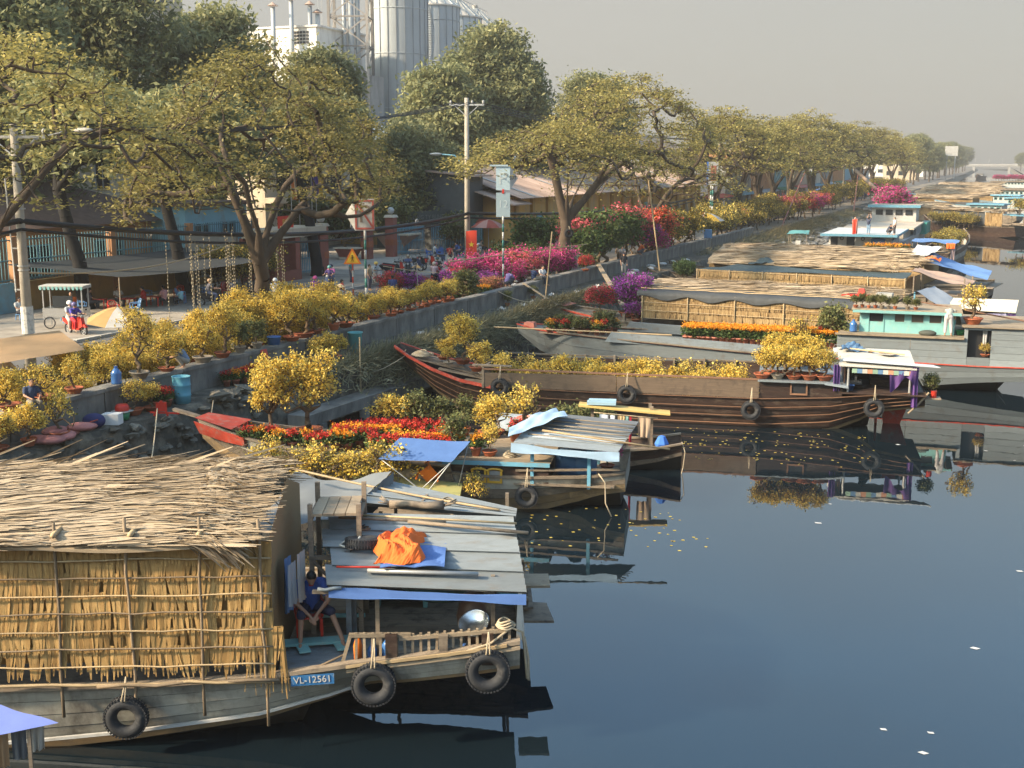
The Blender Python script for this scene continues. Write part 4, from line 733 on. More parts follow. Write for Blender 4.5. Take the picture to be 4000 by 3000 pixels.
def hanging(p0, p1, drop, n=16, m=8, fold=.05, seed=0, ragged=.0):
    """cloth hung from the line p0-p1, with folds"""
    r = np.random.default_rng(seed); p0, p1 = np.array(p0, float), np.array(p1, float); d = p1-p0; nv = nrm(np.array((-d[1], d[0], 0)))if abs(d[0])+abs(d[1]) > .01 else np.array((0, 1., 0)); ph = r.uniform(0, 6, 3); g = []
    for i in range(n+1):
        u = i/n; row = []
        for j in range(m+1):
            v = j/m; row.append(p0+d*(u*(1-.1*v)+.05*v)+nv*fold*(.3+v)*(math.sin(14*u+ph[0]+v)+.5*math.sin(25*u+ph[1]))-np.array((0, 0, drop*v*(1+ragged*math.sin(5*u+ph[2])))))
        g.append(row)
    return MB().grid(g)
# ---------------------------------------------------------------- the near thatched boat
FB = Frame(-15.40, 14.28, 24); yc = 1.8
b = T('thatched_boat', 'nearest grey wooden boat with palm thatched hold and registration plate', 'boat', tuple(FB.o), FB.a)
St = [(-9, .9, 1.9, .3, .9), (-7, 1.7, 1.45, 1.1, .15), (-4, 2.1, 1.2, 1.7, -.2), (0, 2.12, 1.2, 1.78, -.12), (2.3, 2.12, 1.24, 1.76, .12), (4.4, 2.12, 1.36, 1.66, .40), (5.6, 2.12, 1.52, 1.5, .72), (6.3, 2.12, 1.62, 1.5, .98), (6.9, 2.12, 1.68, 1.95, 1.18), (8.0, 2.12, 1.82, 2.0, 1.32), (8.9, 2.12, 1.96, 2.0, 1.44)]
St = [(a, t-.3, z, q-.3 if q > .4 else q, k) for a, t, z, q, k in St]
S = hull(b, St, yc, [hullgrey]*4+[hullbrown], [0, .2, .42, .64, .86, 1], dense=5, plank_len=5.5)
gunwale(b, S, yc, wood, .16, .07, .03); gunwale(b, S, yc, woodpale, .07, .06, 0, (-1,), 'rub_rail', 5.85, 8.9, .12, .07); gunwale(b, S, yc, white, .05, .05, 0, (-1,), 'white_wale', -9, 6.2, .80, .10)
gunwale(b, S, yc, bamboo, .05, .05, .05, (-1,), 'bamboo_fender', 5.85, 8.7, .05, .1)
MB().bb(-7.5, 4.75, .35, 3.9, 1.0, 1.06).build('hold_floor', wood, b)
for k in range(11): MB().box((6.85+.0*k, .25+k*.31, 1.47), (4.1, .29, .04)).build('deck_plank', deckgrey if k < 4 else wood, b)
# thatch shell over the hold
zt = lambda x: 3.86+.05*math.sin(x*1.3)-.01*x; zb = lambda x: 1.62+.02*x
thatch_wall(b, -7.5, 4.72, zt, zb, .02, 7, fringe=.42, bw=(.05, .09))
for k in range(8):
    z0 = 3.80-k*.315; bpole(b, (-7.6, -.07-.012*k, z0-.02), (4.75, -.07-.012*k, z0+.02+.01*k), .017, bamboo if k % 2 else bamboodark, 'batten', .02)
for i, x in enumerate((-6.6, -4.3, -1.6, 1.18, 2.55-.15, 3.55, 4.62)): bpole(b, (x, -.12, .75 if i % 2 else .55), (x+random.uniform(-.06, .06), -.09, 4.15+random.uniform(-.1, .1)), .03, bamboodark, 'upright', .02)
for x in (-4.2, 1.25, 2.5, 3.62): bpole(b, (x, -.25, 3.98), (x+.05, 2.0, 4.15), .05, bamboo, 'rafter')
bpole(b, (-7.6, -.2, 1.30), (4.7, -.2, 1.38), .032, bamboo, 'fender_pole', .03); bpole(b, (1.8, -.22, 1.33), (4.85, -.22, 1.42), .034, bamboodark, 'fender_pole', .05)
PR = [(-.28, 3.80), (.2, 4.02), (.9, 4.22), (1.7, 4.36), (2.5, 4.40), (3.2, 4.3), (3.7, 4.0), (3.8, 3.7)]
thatch_roof(b, -7.6, 4.3, PR, 24000, (.5, 1.2), (.03, .065))
k = 60; MB().blades(np.stack([rng.uniform(-5, 4.3, k), rng.uniform(2.2, 3.2, k), np.full(k, 4.42)], 1), np.stack([np.ones(k), rng.normal(.1, .3, k), rng.uniform(.05, .45, k)], 1), rng.normal(0, 1, (k, 3)), rng.uniform(.6, 1.3, k), .05, n=3).build('stray_leaves', thatch, b, kind='stuff')
thatch_wall(b, 4.35, 4.9, 2.3, 1.95, -.05, 1, fringe=.9); MB().add([(4.7, .05, 1.3), (4.7, 3.6, 1.3), (4.7, 3.6, 3.8), (4.7, 2.1, 4.3), (4.7, .05, 3.8)], [(0, 1, 2, 3, 4)]).build('end_mat', thatchback, b)
# stern: bulwark rail with balusters, posts, shelter roof
MB().bb(6.0, 7.05, .02, .1, 2.06, 2.12).build('rail', woodpale, b); MB().hexa([(6.85, .0, 2.0), (8.75, .0, 2.14), (8.75, .08, 2.14), (6.85, .08, 2.0), (6.85, .0, 2.06), (8.75, .0, 2.2), (8.75, .08, 2.2), (6.85, .08, 2.06)]).build('rail', woodpale, b)
for i in range(20):
    x = 6.12+i*.137; zr = 2.06 if x < 6.9 else 2.02+(x-6.85)*.074; MB().box((x, .05, (1.66+(x-6)*.09+zr)/2+.03), (.045, .03, zr-(1.66+(x-6)*.09)+.1), ry=random.uniform(-.04, .04)).build('baluster', woodpale, b)
for x in (6.72, 8.35): MB().box((x, -.02, 1.85), (.2, .1, .55)).build('bollard_post', wooddark, b)
MB().box((7.6, -.03, 1.95), (.14, .1, .34), top=(1.15, 1)).build('cleat', wood, b)
MB().bar((5.85, .1, 1.5), (6.02, .06, 2.08), .06).build('brace', woodpale, b)
for x, y in ((6.45, .5), (8.45, .45), (6.3, 3.3), (8.6, 3.35)): MB().bar((x, y, 1.45), (x, y, 3.0 if y < 1 else 3.3), .07).build('post', wood, b)
for x, z0 in ((5.86, 1.5), (5.93, 1.5)): MB().bar((x, 1.35 if x < 5.9 else 1.5, z0), (x, 1.35 if x < 5.9 else 1.5, 3.2), .10, .08).build('door_post', deckgrey, b)
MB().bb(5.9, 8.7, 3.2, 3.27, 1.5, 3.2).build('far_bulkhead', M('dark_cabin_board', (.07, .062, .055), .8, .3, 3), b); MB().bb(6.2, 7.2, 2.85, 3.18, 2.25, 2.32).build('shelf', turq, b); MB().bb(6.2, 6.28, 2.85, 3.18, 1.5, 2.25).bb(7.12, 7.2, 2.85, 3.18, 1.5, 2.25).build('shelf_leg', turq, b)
MB().bar((8.55, .5, 1.5), (8.25, 1.1, 3.0), .12, .05).build('ladder_board', wood, b)
NL, NR, FR, FL = np.array((5.65, .08, 2.95)), np.array((9.02, -.12, 2.86)), np.array((8.86, 2.3, 3.36)), np.array((5.2, 2.75, 3.34))
for i in range(4):
    q0, q1 = i/4, (i+1)/4+.02; lift = np.array((0, 0, .02*i)); off = np.array(((0, .12, -.0, .15)[i], 0, 0)); corr(NL*(1-q0)+FL*q0+lift+off, NL*(1-q1)+FL*q1+lift+off, NR*(1-q0)+FR*q0+lift, NR*(1-q1)+FR*q1+lift, 3, .042, .006, 8).build('roof_sheet', tin, b)
MB().bar((5.4, .1, 2.86), (9.0, -.1, 2.78), .06).build('eave_beam', wood, b)
sheet((5.68, .04, 2.93), (9.0, -.14, 2.86), (5.68, .02, 2.78), (9.0, -.16, 2.70), cloth('tarp_blue', (.07, .14, .34)), 22, 3, 0, .012, 3).build('tarp_valance', MATS['cloth_tarp_blue'], b)
bpole(b, (5.5, .0, 2.94), (5.9, .02, 2.95), .035, deckgrey, 'roof_pole')
# the plank with the seated man's feet, ladder of deck beams, plate with number
MB().box((5.15, 1.02, 1.585), (1.5, .26, .05), rz=R(9)).build('foot_plank', turq, b)
for x in (5.1, 5.75): MB().box((x, .8+(x-5.1)*.15, 1.56), (.2, .4, .03), rz=R(20)).build('plank_step', turq, b)
pl = MB().add([(5.02, -.105, 1.44), (5.75, -.105, 1.485), (5.75, -.105, 1.295), (5.02, -.105, 1.25)], [(3, 2, 1, 0)]).build('number_plate', M('plate_blue', (.03, .14, .32), .6, .3, 6, dirt=((.3, .28, .24), .25, 6)), b)
tx = text_mesh(pl, 'VL-12561', .165, (5.385, -.112, 1.368), (R(90), R(-3.6), 0), white)
bpole(b, (4.9, -.08, 1.35), (5.95, .1, 1.75), .02, bamboodark, 'stick', .03)
# things on and about the stern
GB = 'things on the nearest boat'
def put(fr, x, y, z, drz=0): return dict(loc=fr.W(x, y, z), rz=fr.a+drz)
for x, z, lb, hg, r_ in ((2.24, .76, 'black fender tyre under the thatch on the nearest hull', .35, .36), (6.42, 1.30, 'fender tyre left of the stern railing, hung from a post', .42, .37), (8.35, 1.52, 'fender tyre at the stern corner of the nearest boat', .30, .37)): tyre(FB.W(x, -.18 if x < 3 else -.16, z), FB.a, lb, r_, hg)
t = T('tyre', 'worn tyre lying flat on the tin roof with a white rope', 'tyre', FB.W(6.15, 1.4, 3.30), 0); t.rotation_euler = (R(80), 0, .4); link('carcass', _ty['a'], t, scale=1.0); link('tread', _ty['b'], t, scale=1.0); MB().tube([(-.05, .12, .1), (-.2, -.1, .15), (-.42, -.05, .02), (-.38, -.02, -.2), (-.1, .02, -.32)], .02, 6).build('rope', M('white_rope', (.6, .55, .46), .9, .2, 10), t, True)
# orange and blue tarpaulins on the roof
ot = T('tarpaulin_bundle', 'crumpled orange tarpaulin heaped on the tin roof', 'tarpaulin', FB.W(6.8, 1.2, 3.22), FB.a)
r = np.random.default_rng(4); g = []
for i in range(27):
    row = []
    for j in range(23):
        u, v = i/26, j/22; x = (u-.5)*.80+.08*math.sin(9*v); y = (v-.5)*1.55+.06*math.sin(8*u); e = min(u, 1-u, v, 1-v)*6; hgt = .75*min(e, 1)*(.10+.13*abs(math.sin(5*u+2.5*v))+.10*abs(math.sin(7*v-4*u+1))+.05*abs(math.sin(17*u+11*v)))+r.uniform(0, .02); row.append((x, y, hgt))
    g.append(row)
MB().grid(g, thick=.01).build('sheet', cloth('tarp_orange', (.70, .135, .02)), ot); 
g = [[((u-.5)*1.1+.22, (v-.5)*1.5-.05, .02+.035*abs(math.sin(6*u+5*v))) for v in np.linspace(0, 1, 16)] for u in np.linspace(0, 1, 16)]
solo('tarpaulin', 'dark blue tarpaulin spread under the orange one on the tin roof', 'tarpaulin', MB().grid(g, thick=.015), MATS['cloth_tarp_blue'], FB.W(6.85, 1.15, 3.17), FB.a)
sp = T('sandals', 'pair of brown flip flops on the tin roof', 'sandals', FB.W(6.1, 2.05, 3.33), FB.a+.3)
for s in (0, .13): MB().lathe([(.001, 0), (.05, 0), (.05, .025), (.001, .025)], 12, (0, s, 0), sx=2.4).build('sole', M('brown_foam', (.16, .09, .05), .9), sp); MB().tube([(-.02, s-.04, .02), (.04, s, .06), (-.02, s+.04, .02)], .008, 5).build('strap', black, sp)
for i, (p, q, m_, lb, r_) in enumerate([((5.35, 2.55, 3.5), (8.9, 1.95, 3.46), bamboo, 'long bamboo pole lying along the roof behind the orange tarpaulin', .022), ((5.6, 2.35, 3.48), (7.6, 2.1, 3.45), wood, 'short wooden pole lying on the roof near the sandals', .03), ((6.9, 2.15, 3.45), (9.1, 1.55, 3.4), wood, 'dark pole lying at the stern end of the tin roof', .035), ((6.3, .45, 3.1), (8.2, .3, 3.07), steel, 'grey pipe lying along the near edge of the tin roof', .04), ((5.75, .6, 3.12), (6.7, .55, 3.12), red, 'short red handled rod on the tin roof', .018)]): solo('pole', lb, 'pole', MB().tube([FB.W(*p), FB.W(*((np.array(p)+q)/2)), FB.W(*q)], r_, 7), m_, group='poles lying on the tin roof', smooth=True)
# hammock, clay jar, basin, bottles under the shelter
hm = T('hammock', 'green cloth hammock slung under the tin shelter', 'hammock', tuple(FB.o), FB.a); g = []
for i in range(25):
    u = i/24; x = 6.5+2.0*u; z = 2.62-.62*math.sin(math.pi*u)**.8; wdt = .06+.55*math.sin(math.pi*u); row = []
    for j in range(11):
        v = j/10-.5; row.append((x, 1.75+v*wdt*1.1, z+abs(v)*.5*math.sin(math.pi*u)+.012*math.sin(j*3+i)))
    g.append(row)
MB().grid(g).build('cloth', cloth('hammock_green', (.10, .16, .11), .2), hm, True); MB().tube([(6.3, 1.7, 2.95), (6.5, 1.75, 2.62)], .012, 5).tube([(8.5, 1.75, 2.62), (8.75, 1.7, 3.0)], .012, 5).build('cord', rope, hm)
def jar(loc, s, lab, mat=M('brown_glazed_clay', (.11, .06, .042), .35, .35, 4)): return solo('water_jar', lab, 'jar', MB().lathe([(.01, 0), (.24, 0), (.38, .3), (.42, .55), (.36, .8), (.27, .92), (.31, .98), (.27, .99), (.23, .9), (.30, .6), (.01, .1)], 24), mat, loc, smooth=True)
t = jar(FB.W(8.15, 1.25, 1.5), 1, 'big brown clay water jar under the stern shelter'); t.scale = (.85,)*3
def basin(loc, lab, r, mat, h=.16): return solo('basin', lab, 'basin', MB().lathe([(.01, 0), (r*.7, 0), (r*.97, h), (r*1.03, h), (r*.95, h-.01), (r*.67, .015), (.01, .015)], 28), mat, loc, smooth=True)
alu = M('aluminium', (.75, .75, .74), .25, .05, 5, metal=.9)
o = basin(FB.W(8.15, .62, 1.98), 'shiny aluminium basin propped behind the stern railing', .27, alu); o.rotation_euler = (R(35), 0, 0)
def bottle(loc, lab, s=1., mat=M('blue_plastic_bottle', (.06, .17, .42), .2, .1, 5, spec=.6), n='water_bottle'):
    t = T(n, lab, 'bottle', loc, 0, None, s); MB().lathe([(.01, 0), (.135, 0), (.14, .05), (.13, .1), (.14, .15), (.13, .2), (.14, .26), (.14, .3), (.06, .4), (.04, .42)], 18).build('body', mat, t, True); MB().lathe([(.045, .41), (.045, .47), (.001, .47)], 12).build('cap', blue, t); return t
for x, y, lb in ((7.95, .35, 'blue water bottle behind the right end of the stern railing'), (6.35, .42, 'blue bottle behind the short railing, nearest the orange float'), (6.62, .5, 'large blue water jug behind the left post of the railing')): bottle(FB.W(x, y, 1.5), lb, .8 if 'jug' in lb else .62)
solo('life_buoy_float', 'orange float propped behind the short railing', 'float', MB().lathe([(.01, 0), (.07, .02), (.08, .3), (.05, .42), (.01, .43)], 12), orange, FB.W(6.12, .3, 1.5), smooth=True)
basin(FB.W(8.75, 1.9, 1.95), 'green plastic tub at the stern corner', .25, paint('dark_green', (.02, .12, .09)), .25)
coil(FB.W(8.65, .1, 2.2), 'pale rope tied round the stern corner post', .16, 4)
solo('stern_rope', 'long rope draped along the stern rail and hanging in a loop', 'rope', MB().tube([FB.W(*p) for p in ((7.5, -.08, 1.72), (7.9, -.1, 1.82), (8.4, -.1, 1.98), (8.75, .0, 2.22), (8.95, .1, 2.1), (9.0, .12, 1.6), (9.03, .12, 1.25), (9.06, .15, 1.2), (9.05, .16, 1.6), (8.98, .14, 2.0))], .022, 6), rope, smooth=True)
solo('hanging_sheet', 'off-white cloth hanging from the stern corner of the tin roof', 'cloth', hanging(FB.W(8.9, .3, 2.8), FB.W(8.95, .75, 2.8), .95, 10, 8, .04, 2), cloth('offwhite', (.60, .55, .46)), smooth=True)
for i, (c, lb, x0, dr) in enumerate([((.30, .32, .34), 'grey shirt hanging at the thatch end beside the seated man', 4.95, .75), ((.10, .19, .36), 'blue cloth hanging at the thatch end, nearest the mat wall', 4.82, 1.0), ((.42, .40, .38), 'pale grey towel hanging behind the thatch end', 5.02, .9)]): solo('hanging_cloth', lb, 'laundry', hanging(FB.W(x0, .45+.3*i, 3.2), FB.W(x0+.08, .75+.3*i, 3.2), dr, 10, 8, .03, 20+i), cloth('laundry%d' % i, c), group='laundry at the thatch end', smooth=True)
t = T('thermos', 'dark red vacuum flask behind the red chair', 'flask', FB.W(4.95, 2.35, 1.5)); MB().lathe([(.01, 0), (.09, 0), (.09, .3), (.06, .36), (.06, .42), (.01, .43)], 16).build('body', paint('flask_red', (.35, .02, .06), .3), t, True); MB().tube([(.09, 0, .1), (.15, 0, .15), (.15, 0, .25), (.09, 0, .3)], .012, 6).build('handle', black, t)
solo('jerrycan', 'cream plastic jerrycan beside the red chair', 'jerrycan', MB().lathe([(.01, 0), (.16, 0), (.17, .25), (.13, .36), (.05, .4), (.05, .46), (.01, .46)], 18), M('cream_plastic', (.5, .42, .28), .4, .1, 4), FB.W(5.0, 1.9, 1.5), smooth=True)
# tall plank seat on a frame
st_ = T('lookout_bench', 'tall wooden frame with a plank top standing behind the seated man', 'bench', FB.W(5.2, 1.6, 1.33), FB.a)
for i in range(4): MB().box((.1+i*.205, .55, 2.42+.005*i), (.19, 1.15, .05)).build('plank', woodpale, st_)
for x in (-.02, .85):
    for y in (.02, 1.05): MB().bar((x, y, 0), (x, y, 2.75 if y > .5 else 2.62), .085).build('leg', wood, st_)
    MB().bar((x, 0, 2.34), (x, 1.1, 2.34), .07).build('side_rail', wood, st_)
for z in (1.62, 1.2): MB().bar((-.05, 0, z), (.88, 0, z), .07).build('cross_rail', wood, st_)
for a_, b_ in (((0, -.03, .6), (.85, -.03, 1.6)), ((.85, -.05, .6), (0, -.05, 1.6))): MB().bar(a_, b_, .05).build('brace', wood, st_)
MB().bb(-.3, .8, .3, 1.6, .45, .5).build('board', woodpale, st_); MB().bar((-.3, .25, .42), (.9, .25, .42), .06).build('blue_batten', turq, st_)
solo('folded_cloth', 'crumpled checked cloth hung over the frame of the tall bench', 'cloth', hanging(FB.W(5.0, 1.5, 2.35), FB.W(5.3, 1.55, 2.35), .5, 10, 6, .06, 8), cloth('navycheck', (.10, .12, .16)), smooth=True)
# ---------------------------------------------------------------- boat alongside the near one, corner tarp
b = T('tin_roofed_boat', 'weathered boat moored behind the nearest one, roofed with tin and grey tarpaulin', 'boat', tuple(FB.o), FB.a)
S = hull(b, [(-5, .4, 1.7, .2, 1.0), (-2, 1.1, 1.2, .8, 0), (3, 1.25, 1.05, 1.0, -.2), (7, 1.25, 1.1, 1.0, .1), (9.2, 1.2, 1.25, 1.0, .75)], 5.1, [wood]*3, deck=(-3, 9.3, 1.0, 1.1), deckmat=wood)
gunwale(b, S, 5.1, woodpale, .12, .06)
for x, y in ((6.0, 4.1), (8.7, 4.05), (6.4, 5.9), (8.8, 5.3)): MB().bar((x, y, 1.0), (x, y, 3.1), .07).build('post', wood, b)
Q = [np.array(p) for p in ((5.7, 3.15, 3.52), (6.25, 5.45, 3.30), (8.9, 2.55, 3.38), (8.98, 4.4, 2.98))]
for i in range(3):
    q0, q1 = i/3, (i+1)/3+.03; corr(Q[0]*(1-q0)+Q[1]*q0, Q[0]*(1-q1)+Q[1]*q1, Q[2]*(1-q0)+Q[3]*q0, Q[2]*(1-q1)+Q[3]*q1, 3, .042, .006, 8).build('roof_sheet', tin, b)
MB().hexa([(8.9, 3.4, .95), (9.7, 3.5, .9), (9.6, 4.5, .9), (8.9, 4.5, .95), (8.9, 3.4, 1.0), (9.7, 3.5, .95), (9.6, 4.5, .95), (8.9, 4.5, 1.0)]).build('stern_step', wood, b); MB().bb(9.0, 9.6, 3.2, 3.9, 1.75, 1.8).build('stern_board', woodpale, b)
tarpg = cloth('tarp_grey', (.13, .14, .145))
solo('grey_tarpaulin', 'grey tarpaulin stretched like a tent between the thatch and the tin roof', 'tarpaulin', sheet(FB.W(3.7, 4.1, 2.75), FB.W(5.75, 3.3, 3.3), FB.W(4.2, 6.3, 3.3), FB.W(6.35, 5.5, 3.5), tarpg, 22, 16, .28, .035, 5), tarpg, smooth=True)
solo('grey_tarpaulin', 'folded edge of grey tarpaulin hanging at the left of the tin roof', 'tarpaulin', hanging(FB.W(5.75, 3.2, 3.42), FB.W(6.4, 5.4, 3.55), .45, 18, 6, .05, 6), tarpg, smooth=True)
solo('pole', 'long pale bamboo pole lying aslant across the grey tarpaulin and tin roof', 'pole', MB().tube(ropeline(FB.W(4.2, 5.6, 3.6), FB.W(8.6, 3.2, 3.35), .05), .025, 7), bamboo, smooth=True)
lg = MB().tube([(0, 0, .08), (.35, .03, .1), (.7, -.02, .09), (1.05, .02, .1)], [.09, .065, .07, .1], 8)
for k in range(9): a = random.uniform(-1, 1); lg.tube([(0 if k % 2 else 1.05, 0, .1), ((-.2 if k % 2 else 1.28), a*.15, .12+.1*random.random())], [.03, .01], 5)
solo('driftwood_log', 'gnarled driftwood log lying on the tin roof', 'log', lg, wood, FB.W(6.5, 3.0, 3.45), FB.a-.15, smooth=True)
coil(FB.W(7.6, 3.9, 3.25), 'tangled white rope on the rear tin roof', .2, 4, .015)
solo('batten', 'short dark batten lying across the rear tin roof', 'batten', MB().bar(FB.W(7.05, 3.3, 3.42), FB.W(7.15, 4.5, 3.3), .05, .03), wood)
b = T('blue_canopy_boat', 'boat at the lower left corner under a blue tarpaulin canopy', 'boat', (-13.85, 10.8, 0), R(28))
S = hull(b, [(-5, .8, 1.2, .4, .5), (-2, 1.2, .9, .9, -.1), (1.2, 1.1, .9, .8, .05), (1.9, .9, 1.0, .6, .4)], .2, [wood]*3, deck=(-4, 1.6, .7, .75)); gunwale(b, S, .2, woodpale)
sheet((-3.2, -.9, 2.0), (2.3, .35, 2.2), (-3.2, 1.2, 2.9), (1.0, .75, 2.45), None, 16, 10, .06, .012, 9).build('canopy', cloth('canopy_blue', (.13, .17, .42)), b, True)
for p in ((-2.8, -.7), (1.9, .3), (-2.8, 1.1)): MB().bar((*p, .7), (*p, 2.15), .05).build('post', wood, b)
for i, (c, lb) in enumerate([((.34, .22, .12), 'brown trousers hanging under the corner of the blue canopy'), ((.10, .11, .12), 'dark grey shirt hanging under the corner of the blue canopy'), ((.40, .36, .30), 'beige cloth hanging under the corner of the blue canopy')]):
    fr = Frame(-13.85, 10.8, 28); solo('hanging_cloth', lb, 'laundry', hanging(fr.W(1.35+.25*i, .45, 2.1), fr.W(1.55+.25*i, .5, 2.12), .62-.12*i, 10, 8, .03, 30+i), cloth('corner%d' % i, c), group='laundry under the blue canopy', smooth=True)

# ---------------------------------------------------------------- flower boat with yellow shutters
FC = Frame(-12.32, 31.30, 14); yc = 1.6
b = T('flower_boat', 'small weathered boat with a red bow, flower deck and yellow shuttered window', 'boat', tuple(FC.o), FC.a)
St = [(-10.6, .35, 2.1, .1, 1.5), (-9.6, .75, 1.85, .3, .7), (-8.2, 1.15, 1.62, .7, .1), (-6.3, 1.5, 1.42, 1.1, -.2), (-3.4, 1.6, 1.12, 1.3, -.3), (-1.2, 1.6, .98, 1.3, -.25), (0, 1.6, 1.0, 1.25, -.1), (1.3, 1.55, 1.05, 1.0, .22), (1.9, 1.5, 1.1, 1.3, .5), (2.65, 1.4, 1.2, 1.25, .62)]
S = hull(b, St, yc, [hullgrey, wood, hullbrown, hullbrown], [0, .3, .55, .8, 1], dense=6, plank_len=5)
gunwale(b, S, yc, wood, .12, .07, .03)
plank_run([(-10.62, .9, 2.15), (-9.6, .72, 1.9), (-8.9, .55, 1.78)], [(-10.5, 1.05, 1.75), (-9.6, .85, 1.55), (-8.9, .6, 1.5)], -1, .06).build('red_bow_plank', redbow, b); MB().add([(-10.7, 1.2, 2.2), (-9.4, .85, 1.95), (-9.3, 2.35, 1.95), (-10.6, 2.05, 2.2)], [(0, 1, 2, 3)]).build('red_bow_deck', redbow, b)
for k in range(9): y = .18+k*.32; MB().hexa([(-9.3 if 2 < k < 7 else -8.2, y, 1.55), (-6.6, y, 1.38), (-6.6, y+.29, 1.38), (-9.3 if 2 < k < 7 else -8.2, y+.29, 1.55), (-9.3 if 2 < k < 7 else -8.2, y, 1.59), (-6.6, y, 1.42), (-6.6, y+.29, 1.42), (-9.3 if 2 < k < 7 else -8.2, y+.29, 1.59)]).build('foredeck_plank', wood, b)
for k in range(10): y = -.1+k*.34; MB().box((-4.5, y, 1.40-.02*(k % 2)), (4.2, .31, .045), ry=R(2.0)).build('platform_plank', woodpale, b)
for x in (-6.2, -5.2, -4.2, -3.2): MB().tube([(x, -.2, 1.3), (x, 3.2, 1.3)], .06, 8).build('cross_beam', wood, b)
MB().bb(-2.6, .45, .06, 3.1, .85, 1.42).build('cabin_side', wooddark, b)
for k in range(10): MB().box((-1.07, .1+k*.33, 1.475), (3.2, .31, .04)).build('roof_plank', woodpale, b)
MB().bb(-2.65, .5, -.08, -.02, 1.36, 1.48).build('blue_trim', skyblue, b)
for i, x in enumerate((-1.8, -1.33)):
    w_ = MB(); arc = [(x+.22+.22*math.cos(a), 1.17+.07*math.sin(a)) for a in np.linspace(0, math.pi, 8)]
    w_.bb(x, x+.06, -.02, .05, .82, 1.17).bb(x+.38, x+.44, -.02, .05, .82, 1.17).bb(x+.06, x+.38, -.02, .05, .82, .88)
    w_.tube([(p, .015, q) for p, q in arc], .035, 6); w_ = w_.build('window', yellowp, b); MB().bb(x+.05, x+.39, .03, .05, .87, 1.18).build('pane', black if i == 0 else M('shutter_grey', (.2, .2, .19), .8, .2, 5), w_)
MB().hexa([(-2.6, -.06, .84), (-2.3, -.06, .84), (-2.3, .05, .84), (-2.6, .05, .84), (-2.6, -.06, 1.4), (-2.45, -.06, 1.4), (-2.45, .05, 1.4), (-2.6, .05, 1.4)]).build('corner_board', wood, b)
for p, z in (((-.02, .05), 2.0), ((1.62, .05), 1.95), ((.0, 2.6), 2.3), ((1.7, 2.6), 2.2)): MB().bar((*p, .75), (*p, z), .1).build('canopy_post', skyblue, b)
MB().bar((-.5, .02, 1.22), (2.5, .05, 1.35), .06).build('stern_rail', wood, b)
for k in range(9): MB().box((.9, .1+k*.3, .82), (2.9, .28, .04)).build('stern_deck_plank', wood, b)
c0, c1, c2, c3 = [np.array(p) for p in ((-.55, -.2, 2.08), (-.15, 2.5, 2.42), (2.45, -.25, 1.92), (2.9, 2.3, 2.25))]
for i in range(5):
    q0, q1 = i/5, (i+1)/5+.02; corr(c0*(1-q0)+c1*q0, c0*(1-q1)+c1*q1, c2*(1-q0)+c3*q0, c2*(1-q1)+c3*q1, 4, .014, .006, 6).build('canopy_sheet', [tin, roofgrey, tin, M('slate_sheet', (.12, .13, .14), .6, .2, 3), MATS['slate_sheet']][i], b)
for i in range(6): bpole(b, np.array((-.2+.08*i, .5+.3*i, 2.20+.04*i)), np.array((2.6+.05*i, .25+.3*i, 2.06+.045*i)), .02, woodpale, 'canopy_batten', .01)
sheet((-.6, -.22, 2.06), (2.5, -.27, 1.92), (-.6, -.26, 1.83), (2.5, -.3, 1.70), None, 20, 4, .05, .02, 2).build('tarp_valance', cloth('tarp_pale_blue', (.26, .36, .46)), b, True)
solo('blue_tarp_bundle', 'pale blue tarpaulin bunched on the left edge of the small canopy roof', 'tarpaulin', sheet(FC.W(-.7, -.1, 2.2), FC.W(.9, 1.6, 2.55), FC.W(-.8, .8, 2.35), FC.W(.4, 2.4, 2.6), None, 16, 10, -.08, .04, 12), MATS['cloth_tarp_pale_blue'], smooth=True)
solo('pole', 'bamboo pole sticking out over the stern of the small canopy roof', 'pole', MB().tube([FC.W(.2, .6, 2.3), FC.W(3.9, .1, 1.98)], .03, 7), bamboo, smooth=True)
tk = T('water_tank', 'big blue plastic water tank lying in the stern of the flower boat', 'water tank', FC.W(1.15, 1.1, 1.22), FC.a); tm = M('tank_blue', (.04, .13, .27), .4, .12, 3)
m = MB(); 
for i in range(12): pass
tb = MB().lathe([(.01, -.62), (.30, -.6), (.42, -.5), (.46, -.35), (.44, -.3), (.46, -.25), (.46, .0), (.44, .03), (.46, .06), (.46, .35), (.42, .5), (.3, .6), (.01, .62)], 24); tb.V[0] = tb.V[0][:, [2, 1, 0]]; tb.build('body', tm, tk, True); MB().lathe([(.2, .35), (.22, .5), (.18, .56), (.01, .57)], 20).build('lid', tm, tk, True)
tyre(FC.W(-.16, -.14, .5), FC.a, 'black fender tyre on the stern of the flower boat', .33, .5)
coil(FC.W(-.75, .5, 1.5), 'coil of rope on the cabin roof beside the canopy post', .2, 5); coil(FC.W(-9.0, 1.5, 1.62), 'loose pale rope on the red bow', .25, 4)
MB().hexa([(-11.6, 1.6, 2.3), (-8.6, 1.1, 1.7), (-8.6, 1.3, 1.7), (-11.6, 1.8, 2.3), (-11.6, 1.6, 2.38), (-8.6, 1.1, 1.78), (-8.6, 1.3, 1.78), (-11.6, 1.8, 2.38)]).build('gang_plank', wood, b)
mooring('pale rope from the ledge to the red bow of the flower boat', (-24.9, 33.4, 1.95), FC.W(-10.5, 1.4, 2.0), .35); mooring('slack rope hanging from the ledge stake toward the near boat', (-25.0, 30.6, 2.2), (-22.6, 27.0, .9), .3)
solo('stern_line', 'rope hanging in a loop from the stern of the flower boat into the water', 'rope', MB().tube([FC.W(*p) for p in ((1.9, -.1, 1.25), (2.1, -.14, 1.0), (2.12, -.15, .4), (2.3, -.2, .02))], .018, 6), rope, smooth=True)
